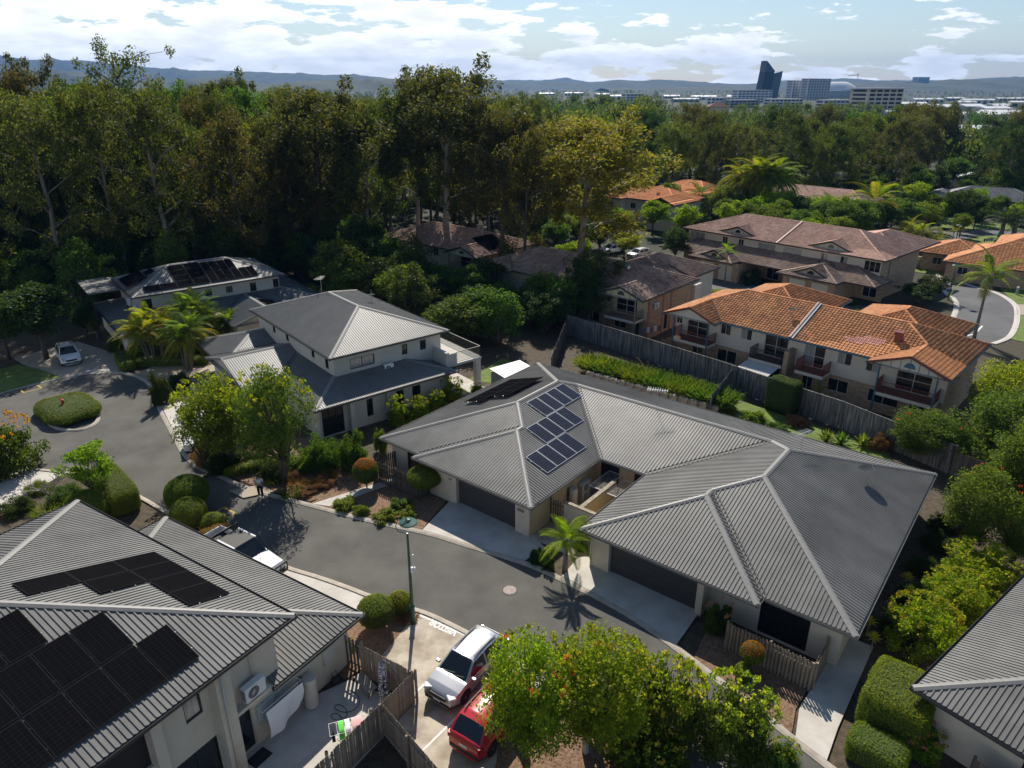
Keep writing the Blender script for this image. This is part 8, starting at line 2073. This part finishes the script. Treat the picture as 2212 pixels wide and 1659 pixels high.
def ftree(px, py):
    if px/py > -0.16 and py < 138 and fr_.random() < 0.62: return
    far = (py-90)/120
    h = fr_.uniform(19, 26)*(0.93 if px > -40 else 1.02)
    if px > 5: h *= 0.8
    m = fr_.choice(lv); lab = '%s gum of the dense forest, %s' % (TONE[m.name], where(px, py, 125))
    plant('euc', 'forest_gum', lab, 'tree', px, py, h*fr_.uniform(0.15, 0.22), h, m, fr_.choice((barkpale, barkpale, barkdark)), group=lab)
fill([(-85, 82), (-48, 84), (-30, 96), (-12, 96), (-2, 88), (4, 92), (2, 120), (16, 140), (26, 165), (28, 200), (-150, 200), (-120, 110)], 8.0, ftree)
def utree(px, py):
    if px/py > -0.14 and py > 86: return
    m = fr_.choice((L_dark, L_dark, L_mid)); lab = '%s forest understorey tree, %s' % (TONE[m.name], where(px, py, 84))
    plant('under', 'understorey_tree', lab, 'tree', px, py, fr_.uniform(2.2, 3.4), fr_.uniform(5, 10) if px/py < -0.14 else fr_.uniform(4, 7), m, group=lab)
fill([(-72, 74), (-50, 76), (-47, 80), (-30, 94), (-12, 92), (-4, 86), (2, 96), (-10, 108), (-35, 112), (-60, 104), (-84, 92)], 5.2, utree, 1.0)
fill([(-24, 82), (-14, 75), (-6, 70), (0, 66.5), (4, 65), (5, 73), (12, 80), (8, 92), (-10, 98), (-24, 94)], 4.4, utree, 0.8)
for lab, a in (('dense dark bush in the corner of the long fence', (5.70, 82.61, 2.45, 5.37)), ('bushy tree left of the fence corner', (-0.41, 85.45, 1.97, 2.70)), ('leafy bush below the tallest gum', (-7.57, 93.02, 2.39, 2.89)), ('dark bush behind the cream house deck', (-4.51, 81.52, 2.36, 3.09)), ('dark palm-like bush above the cream house deck', (-6.61, 79.93, 1.54, 3.20)), ('tall dark bush between the gum trunks', (3.73, 81.52, 1.72, 4.68)), ('bush at the left of the gum trunks', (-12.26, 89.09, 2.04, 3.48)), ('dark hedge tree under the bronze gum', (-2.23, 78.91, 1.68, 3.17)), ('shaded tree beside the dark side fence', (1.58, 76.44, 1.78, 4.15))):
    x, y, r, h = a; plant('under', 'understorey_tree', lab, 'tree', x, y, r*1.1, h, L_dark if 'dark' in lab else L_mid)
def rtree(px, py):
    h = fr_.uniform(15, 23); m = fr_.choice((L_euc, L_euc, L_dark, L_eucb, L_mid)); lab = 'tall %s tree in the woodland band beyond the townhouses, %s' % (TONE[m.name], where2(px, py)); plant('euc' if fr_.random() < 0.75 else 'broad', 'woodland_tree', lab, 'tree', px, py, h*fr_.uniform(0.19, 0.27), h, m, fr_.choice((barkpale, barkdark)), group=lab, z=-1)
fill([(34, 150), (60, 158), (90, 168), (120, 172), (170, 190), (200, 235), (40, 235), (24, 190)], 10.5, rtree, 3)
def gtree(px, py):
    h = fr_.uniform(4, 8); m = fr_.choice((L_mid, L_dark, L_feath, L_lime)); lab = 'small %s garden tree among the far roofs, %s' % (TONE[m.name], where2(px, py)); plant('broad', 'garden_tree', lab, 'tree', px, py, h*0.42, h, m, group=lab, z=-1)
fill([(30, 128), (62, 128), (84, 132), (110, 140), (130, 160), (120, 168), (60, 152), (34, 146)], 5.6, gtree, 0.6)
fill([(-2, 100), (12, 104), (24, 122), (30, 140), (16, 140), (2, 122)], 6.5, gtree, 1.0)
def btree(px, py):
    h = fr_.uniform(5, 10); m = fr_.choice((L_dark, L_dark, L_mid)); lab = '%s undergrowth tree fronting the woodland band, %s' % (TONE[m.name], where2(px, py)); plant('under', 'woodland_shrub', lab, 'tree', px, py, h*0.42, h, m, group=lab, z=-1)
fill([(34, 148), (60, 154), (90, 163), (122, 168), (172, 186), (180, 200), (60, 178), (30, 168)], 6.4, btree, 1.0)
fill([(48, 118), (58, 122), (66, 128), (60, 132), (44, 130), (38, 124)], 4.6, gtree, 0.6)

# ================================================================== far wood, city and hills
def far_forest(name, label, pts, leaf, seed, hmin, hmax, nleaf=150):
    rng = np.random.default_rng(seed); P = []
    for _ in range(5):
        nc = 14; C = unit(rng, nc)*rng.uniform(0.3, 0.75, nc)[:, None]*np.array([0.42, 0.42, 0.36])+np.array([0, 0, 0.60])
        pos = clump_pos(rng, C, 0.17, nleaf//nc, 0.8); V, F = leaf_quads(rng, pos, 0.085, 0.05, 0.2); P.append(V)
    A = []
    for (x, y, z) in pts:
        h = rng.uniform(hmin, hmax)*(0.72 if x > 0.2*y else 1.0); w = h*rng.uniform(0.6, 0.95); a = rng.uniform(0, 6.28); c, s = math.cos(a), math.sin(a); V = P[rng.integers(0, 5)]
        A.append(np.stack([(V[:, 0]*c-V[:, 1]*s)*w+x, (V[:, 0]*s+V[:, 1]*c)*w+y, V[:, 2]*h+z], 1))
    V = np.vstack(A); o = mobj(name, np_mesh(name, V, np.arange(len(V)).reshape(-1, 4), leaf))
    return tag(o, label, 'forest', kind='stuff')
rf = np.random.default_rng(77)
def scatter(n, y0, y1, xl, xr, pw=1.0):
    out = []
    while len(out) < n:
        y = y0+(y1-y0)*rf.uniform()**pw; x = rf.uniform(xl*y, xr*y)
        out.append((x, y, -1.0))
    return out
city_clear = lambda p: not any(abs(p[0]-c[0]) < c[2] and abs(p[1]-c[1]) < c[3] for c in CLEAR)
CLEAR = []
# ---------------------------------------------------------------- city
def pxdir(u): return (u-1106)/1533.0
def far_pt(u, dist):
    """ground point seen in column u of the photograph at a forward distance"""
    return (u-1106)/1533.0*(dist*0.9219+25*0.3875), dist
fg_white = mat('far_white_wall', (0.62,0.63,0.64), rough=0.7); fg_grey = mat('far_grey_wall', (0.30,0.32,0.35), rough=0.7); fg_dark = mat('far_dark_glass', (0.012,0.013,0.02), rough=0.5, spec=0.15)
fg_glass = mat('far_blue_glass', (0.06,0.09,0.13), rough=0.35, spec=0.3); fg_cream = mat('far_cream_wall', (0.55,0.48,0.38), rough=0.8); fg_roof = mat('far_white_roof', (0.68,0.69,0.70), rough=0.5)
def block(name, label, u, dist, w, d, h, wall, floors=6, bays=6, glassm=None, rz=0.25, cat='building', balc=False, base=-1.0, roofslab=0.0):
    x, y = far_pt(u, dist); CLEAR.append((x, y, w*0.8, d*0.8+30))
    r = empty(name, (x, y, base), rz, label, cat)
    mb = MB(); mb.box(-w/2, w/2, -d/2, d/2, 0, h); mb.build('wall', wall, r)
    fh = h/floors
    for f in range(floors):
        z0 = f*fh+fh*0.28; z1 = f*fh+fh*0.82
        for i in range(bays):
            x0 = -w/2+w*(i+0.12)/bays; x1 = -w/2+w*(i+0.88)/bays
            mb = MB(); mb.box(x0, x1, -d/2-0.15, -d/2-0.02, z0, z1); mb.build('window', glassm or fg_dark, r)
        mb = MB(); mb.box(-w/2-0.15, -w/2-0.02, -d/2+d*0.15, d/2-d*0.15, z0, z1); mb.build('window', glassm or fg_dark, r)
        if balc: mb = MB(); mb.box(-w/2-0.3, w/2+0.3, -d/2-1.6, -d/2-0.2, f*fh, f*fh+0.35); mb.build('balcony', wall, r)
    mb = MB(); mb.box(-w/2-roofslab, w/2+roofslab, -d/2-roofslab, d/2+roofslab, h, h+0.7+roofslab*0.2); mb.build('roof', fg_roof if roofslab else fg_grey, r)
    return r
# the dark leaning tower
x, y = far_pt(1652, 1500); CLEAR.append((x, y, 40, 60))
tw = empty('office_tower', (x, y, -1), 0.25, 'dark glass office tower with a slanted pointed crown on the skyline', 'tower')
def wedge(mb, x0, x1, y0, y1, za, zb, lean=0.0, z0=0.0):
    mb.add([(x0, y0, z0), (x1, y0, z0), (x1, y1, z0), (x0, y1, z0), (x0+lean, y0, za), (x1+lean, y0, zb), (x1+lean, y1, zb), (x0+lean, y1, za)], [(0,3,2,1),(4,5,6,7),(0,1,5,4),(1,2,6,5),(2,3,7,6),(3,0,4,7)])
mb = MB(); wedge(mb, -18, 2, -10, 10, 50, 50, 5); mb.build('dark_shaft', fg_dark, tw)
mb = MB(); wedge(mb, -13, 7, -9.9, 9.9, 70, 52, 1.2, 50.01); mb.build('pointed_crown', mat('tower_crown', (0.045,0.05,0.065), rough=0.5, spec=0.2), tw)
mb = MB(); wedge(mb, 2, 19, -12, 8, 48, 52, 5); mb.build('glass_shaft', fg_glass, tw)
for f in range(13):
    mb = MB(); z_ = 4+f*3.5; mb.box(2+5*z_/50+0.2, 19+5*z_/50-0.3, -12.25, -12.05, z_, z_+0.5); mb.build('floor_band', fg_dark, tw)
block('apartment_block', 'white gridded apartment block left of the dark tower', 1622, 1250, 62, 20, 19, fg_white, 5, 9, fg_glass)
block('apartment_block', 'pale high-rise with balconies right of the dark tower', 1714, 1550, 26, 22, 35, fg_white, 12, 4, fg_glass, balc=True)
block('apartment_block', 'wide white high-rise with balcony stacks on the skyline', 1757, 1520, 50, 24, 38, fg_white, 13, 8, fg_glass, balc=True)
block('office_block', 'cream office block with wide flat roof slabs right of the stadium', 1886, 780, 40, 28, 23, fg_cream, 6, 5, fg_dark, roofslab=4.0)
block('office_block', 'blue-grey office block above the gum trees, centre right', 1365, 900, 22, 16, 17, fg_white, 6, 5, fg_glass)
block('office_block', 'low white annexe right of the blue-grey office block', 1400, 930, 26, 14, 9, fg_white, 3, 6, fg_glass)
block('apartment_block', 'low terraced white flats in front of the dark tower', 1600, 960, 40, 16, 9, fg_grey, 3, 7)
block('apartment_block', 'stepped white flats below the wide high-rise', 1690, 980, 46, 18, 10, fg_white, 3, 8)
block('apartment_block', 'low white flats below the stadium roof', 1800, 900, 40, 16, 10, fg_white, 3, 7)
block('apartment_block', 'small white flats left of the terraced flats', 1560, 1150, 44, 14, 9, fg_white, 2, 7)
# red-roofed house among the far blocks
x, y = far_pt(1548, 620); CLEAR.append((x, y, 14, 30))
hip_house('villa', 'cream villa with a salmon tiled roof among the far blocks', x, y, -10, 18, 14, 10, mat('tile_salmon', (0.42,0.19,0.13), rough=0.8), fg_cream, k=0.5, wins=False)
# stadium shell
x, y = far_pt(1790, 1750); st = empty('stadium', (x, y, -1), 0.2, 'white curved stadium roof behind the high-rises', 'stadium'); CLEAR.append((x, y, 80, 80))
mb = MB(); na, nb = 28, 8
for j in range(nb+1):
    for i in range(na):
        a = 2*math.pi*i/na; q = j/nb; rx = 68*(1-0.55*q); ry = 50*(1-0.55*q); mb.v.append((rx*math.cos(a), ry*math.sin(a), 16+18*math.sin(q*math.pi/2)))
for j in range(nb):
    for i in range(na): mb.f.append([j*na+i, j*na+(i+1) % na, (j+1)*na+(i+1) % na, (j+1)*na+i]); mb.m.append(0)
mb.build('roof_shell', fg_roof, st, smooth=True)
mb = MB(); mb.lathe([(66, 0), (66, 15.5)], 28); o = mb.build('bowl', fg_grey, st); o.scale = (1, 0.73, 1)
mb = MB(); mb.bar((66, 0, 30), (66, 0, 52), 1.2); mb.bar((40, 0, 46), (66, 0, 49), 1.0, 1.5); mb.build('light_mast', steel, st)
# sheds and houses between the trees
rc_ = random.Random(9)
def shed(label, u, dist, w, d, h, m=None, name='warehouse', group=None):
    x, y = far_pt(u, dist); CLEAR.append((x, y, w*0.7, d+14)); r = empty(name, (x, y, -1), rc_.uniform(-.3, .3), label, 'building', group)
    mb = MB(); mb.box(-w/2, w/2, -d/2, d/2, 0, h); mb.build('wall', m or fg_white, r)
    mb = MB(); mb.add([(-w/2-.4, -d/2-.4, h), (w/2+.4, -d/2-.4, h), (w/2+.4, d/2+.4, h), (-w/2-.4, d/2+.4, h), (-w/2-.4, 0, h+d*0.12), (w/2+.4, 0, h+d*0.12)], [(0,1,5,4),(2,3,4,5),(0,4,3),(1,2,5),(0,3,2,1)]); mb.build('roof', fg_roof, r)
    for i in range(max(2, int(w/8))):
        x0 = -w/2+w*(i+0.2)/max(2, int(w/8)); mb = MB(); mb.box(x0, x0+w*0.5/max(2, int(w/8)), -d/2-0.1, -d/2-0.01, 0.8, h*0.7); mb.build('opening', fg_dark, r)
shed('nearest long white shed at the right edge beyond the woodland', 2120, 330, 44, 14, 5); shed('white shed left of the nearest long shed', 2060, 345, 26, 12, 5); shed('second long white shed at the right edge', 2150, 400, 40, 14, 5)
shed('small white building at the right edge beyond the woodland', 2195, 310, 16, 10, 5); shed('white unit roofs seen through the far woodland', 1975, 360, 28, 12, 4.5)
spots = [(1950, 620), (1990, 700), (2040, 640), (2090, 760), (2140, 690), (2190, 640), (2020, 860), (2080, 960), (2150, 880), (2200, 1000), (1960, 980), (2110, 1150), (1480, 1300), (1520, 1500), (1450, 1700), (1300, 1900), (1240, 2100), (1590, 1500), (2060, 1400), (2180, 1350), (1330, 1500), (1180, 2300), (2000, 1250), (2130, 560)]
for i, (u, dist) in enumerate(spots):
    m = rc_.choice((fg_white, fg_cream, fg_grey)); lab = '%s low far building %s' % ({'far_white_wall': 'white', 'far_cream_wall': 'cream', 'far_grey_wall': 'grey'}[m.name], 'scattered left of the dark tower' if u < 1640 else 'scattered right of the cream office block'); shed(lab, u, dist, rc_.uniform(22, 55), rc_.uniform(12, 22), rc_.uniform(4, 8), m, 'far_building', lab)
block('apartment_block', 'distant blue-grey tower pair on the right horizon', 1984, 3600, 60, 40, 62, fg_grey, 10, 5, fg_glass)
block('apartment_block', 'lower distant block left of the tower pair on the right horizon', 1957, 3600, 70, 40, 40, fg_grey, 7, 6, fg_glass)
block('light_mast', 'thin pale mast above the far suburbs', 1930, 800, 1.0, 1.0, 22, fg_white, 1, 1, cat='mast')

# ---------------------------------------------------------------- wood out to the suburbs
pts = [p for p in scatter(900, 205, 700, -0.80, 0.80, 1.25) if city_clear(p)]
far_forest('far_forest', 'dense dark wood stretching away behind the near forest', pts, L_euc, 5, 15, 23, 300)
pts = [p for p in scatter(2600, 600, 3000, -0.80, 0.82, 1.2) if city_clear(p)]
far_forest('distant_forest', 'hazy green tree cover of the distant suburbs', pts, L_dark, 6, 11, 18, 84)
pts = [p for p in scatter(260, 205, 520, 0.05, 0.80, 1.0) if city_clear(p)]
far_forest('mixed_wood', 'lighter olive trees mixed into the far wood', pts, L_mid, 8, 12, 18, 300)

# ---------------------------------------------------------------- hills
hillm = mat('hill_forest', (0.022,0.03,0.012), (0.05,0.06,0.022), scale=0.012, rough=1.0, bump=1.0, bscale=0.03, detail=10, world=True)
def hill(name, label, dist, depth, prof, seed, rough=0.08):
    """prof: list of (column in photo, metres above plain) along the ridge"""
    rng = np.random.default_rng(seed); us = np.linspace(prof[0][0], prof[-1][0], 160); hs_ = np.interp(us, [p[0] for p in prof], [p[1] for p in prof])
    k_ = np.ones(5)/5; hs_ = np.convolve(np.pad(hs_, 2, 'edge'), k_, 'valid')
    ph = rng.uniform(0, 6, 6); hs_ = hs_*(1+rough*0.35*sum(np.sin(us*f+p)/(i+1) for i, (f, p) in enumerate(zip((0.03, 0.07, 0.13, 0.24, 0.45, 0.8), ph))))
    rows = 14; V = []
    for j in range(rows):
        t = j/(rows-1); f = math.sin(math.pi*min(t, 0.5)) if t < 0.5 else math.cos(math.pi*(t-0.5)); f = max(0, f)**1.3
        yy = dist+depth*(t-0.5)
        for i, u in enumerate(us):
            n_ = 1+0.10*math.sin(u*0.05+j*1.3)+0.06*math.sin(u*0.17-j*2.1)
            V.append(((u-1106)/1533*(dist*0.9219+9.7)*(1+0.12*(t-0.5)), yy+40*math.sin(u*0.03+j), -1.5+hs_[i]*f*(n_ if 0.05 < t < 0.45 else 1)))
    n = len(us); F = [(j*n+i, j*n+i+1, (j+1)*n+i+1, (j+1)*n+i) for j in range(rows-1) for i in range(n-1)]
    o = mobj(name, np_mesh(name, np.array(V), np.array(F), hillm, True)); return tag(o, label, 'hill', kind='structure')
def hz_(v, dist): return 25+(185-v)/1533.0*(dist*0.9219+9.7)*1.06
def prof(dist, L): return [(u, max(2, 25+(hz_(v, dist)-25)*0.88)) for u, v in L]
hill('hills', 'long blue ridge on the left horizon', 6000, 1800, prof(6000, [(-300,118),(-60,116),(20,122),(110,131),(210,133),(290,140),(350,148),(420,152),(470,151),(540,156),(620,158),(700,160),(790,163),(860,172),(900,186)]), 1)
hill('hills', 'nearer wooded rise left of the emergent gum', 3200, 900, prof(3200, [(-300,150),(0,142),(120,150),(200,158),(300,172),(380,176),(430,170),(470,164),(510,166),(560,178),(640,182),(700,186)]), 2)
hill('hills', 'hazy wooded slope left of the tallest gum', 2900, 900, prof(2900, [(560,186),(640,178),(700,172),(780,170),(840,169),(900,172),(960,178),(1010,186)]), 3)
hill('hills', 'rounded blue hills right of the tallest gum', 5600, 1500, prof(5600, [(980,184),(1010,176),(1035,169),(1060,172),(1090,174),(1150,177),(1200,173),(1240,178),(1300,177),(1330,171),(1375,175),(1420,171),(1460,172),(1520,178),(1600,182),(1700,172),(1740,176),(1790,172),(1815,166),(1840,170),(1880,173),(1960,174),(2100,170),(2200,166),(2500,162)]), 4)
hill('hills', 'faint conical peak behind the blue hills', 8600, 1600, prof(8600, [(1000,184),(1100,172),(1150,174),(1190,172),(1215,168),(1222,165),(1232,170),(1270,176),(1350,180),(1500,184)]), 5)
hill('hills', 'low dark wooded rise on the right horizon', 3700, 1200, prof(3700, [(1300,190),(1500,186),(1700,185),(1800,181),(1900,177),(2050,173),(2212,168),(2500,165)]), 6)

# ---------------------------------------------------------------- air
hm = bpy.data.materials.new('haze_air'); hm.use_nodes = True; t_ = hm.node_tree; t_.nodes.clear()
pv = t_.nodes.new('ShaderNodeVolumePrincipled'); pv.inputs['Color'].default_value = (0.18, 0.46, 1.0, 1); pv.inputs['Density'].default_value = HAZE; pv.inputs['Anisotropy'].default_value = 0.0
mo_ = t_.nodes.new('ShaderNodeOutputMaterial'); t_.links.new(pv.outputs[0], mo_.inputs['Volume'])
mb = MB(); mb.box(-14000, 14000, -300, 9800, -3.0, 330.0)
hz = mb.build('haze', hm); tag(hz, 'thin blue air haze over the whole valley', 'haze', kind='stuff')
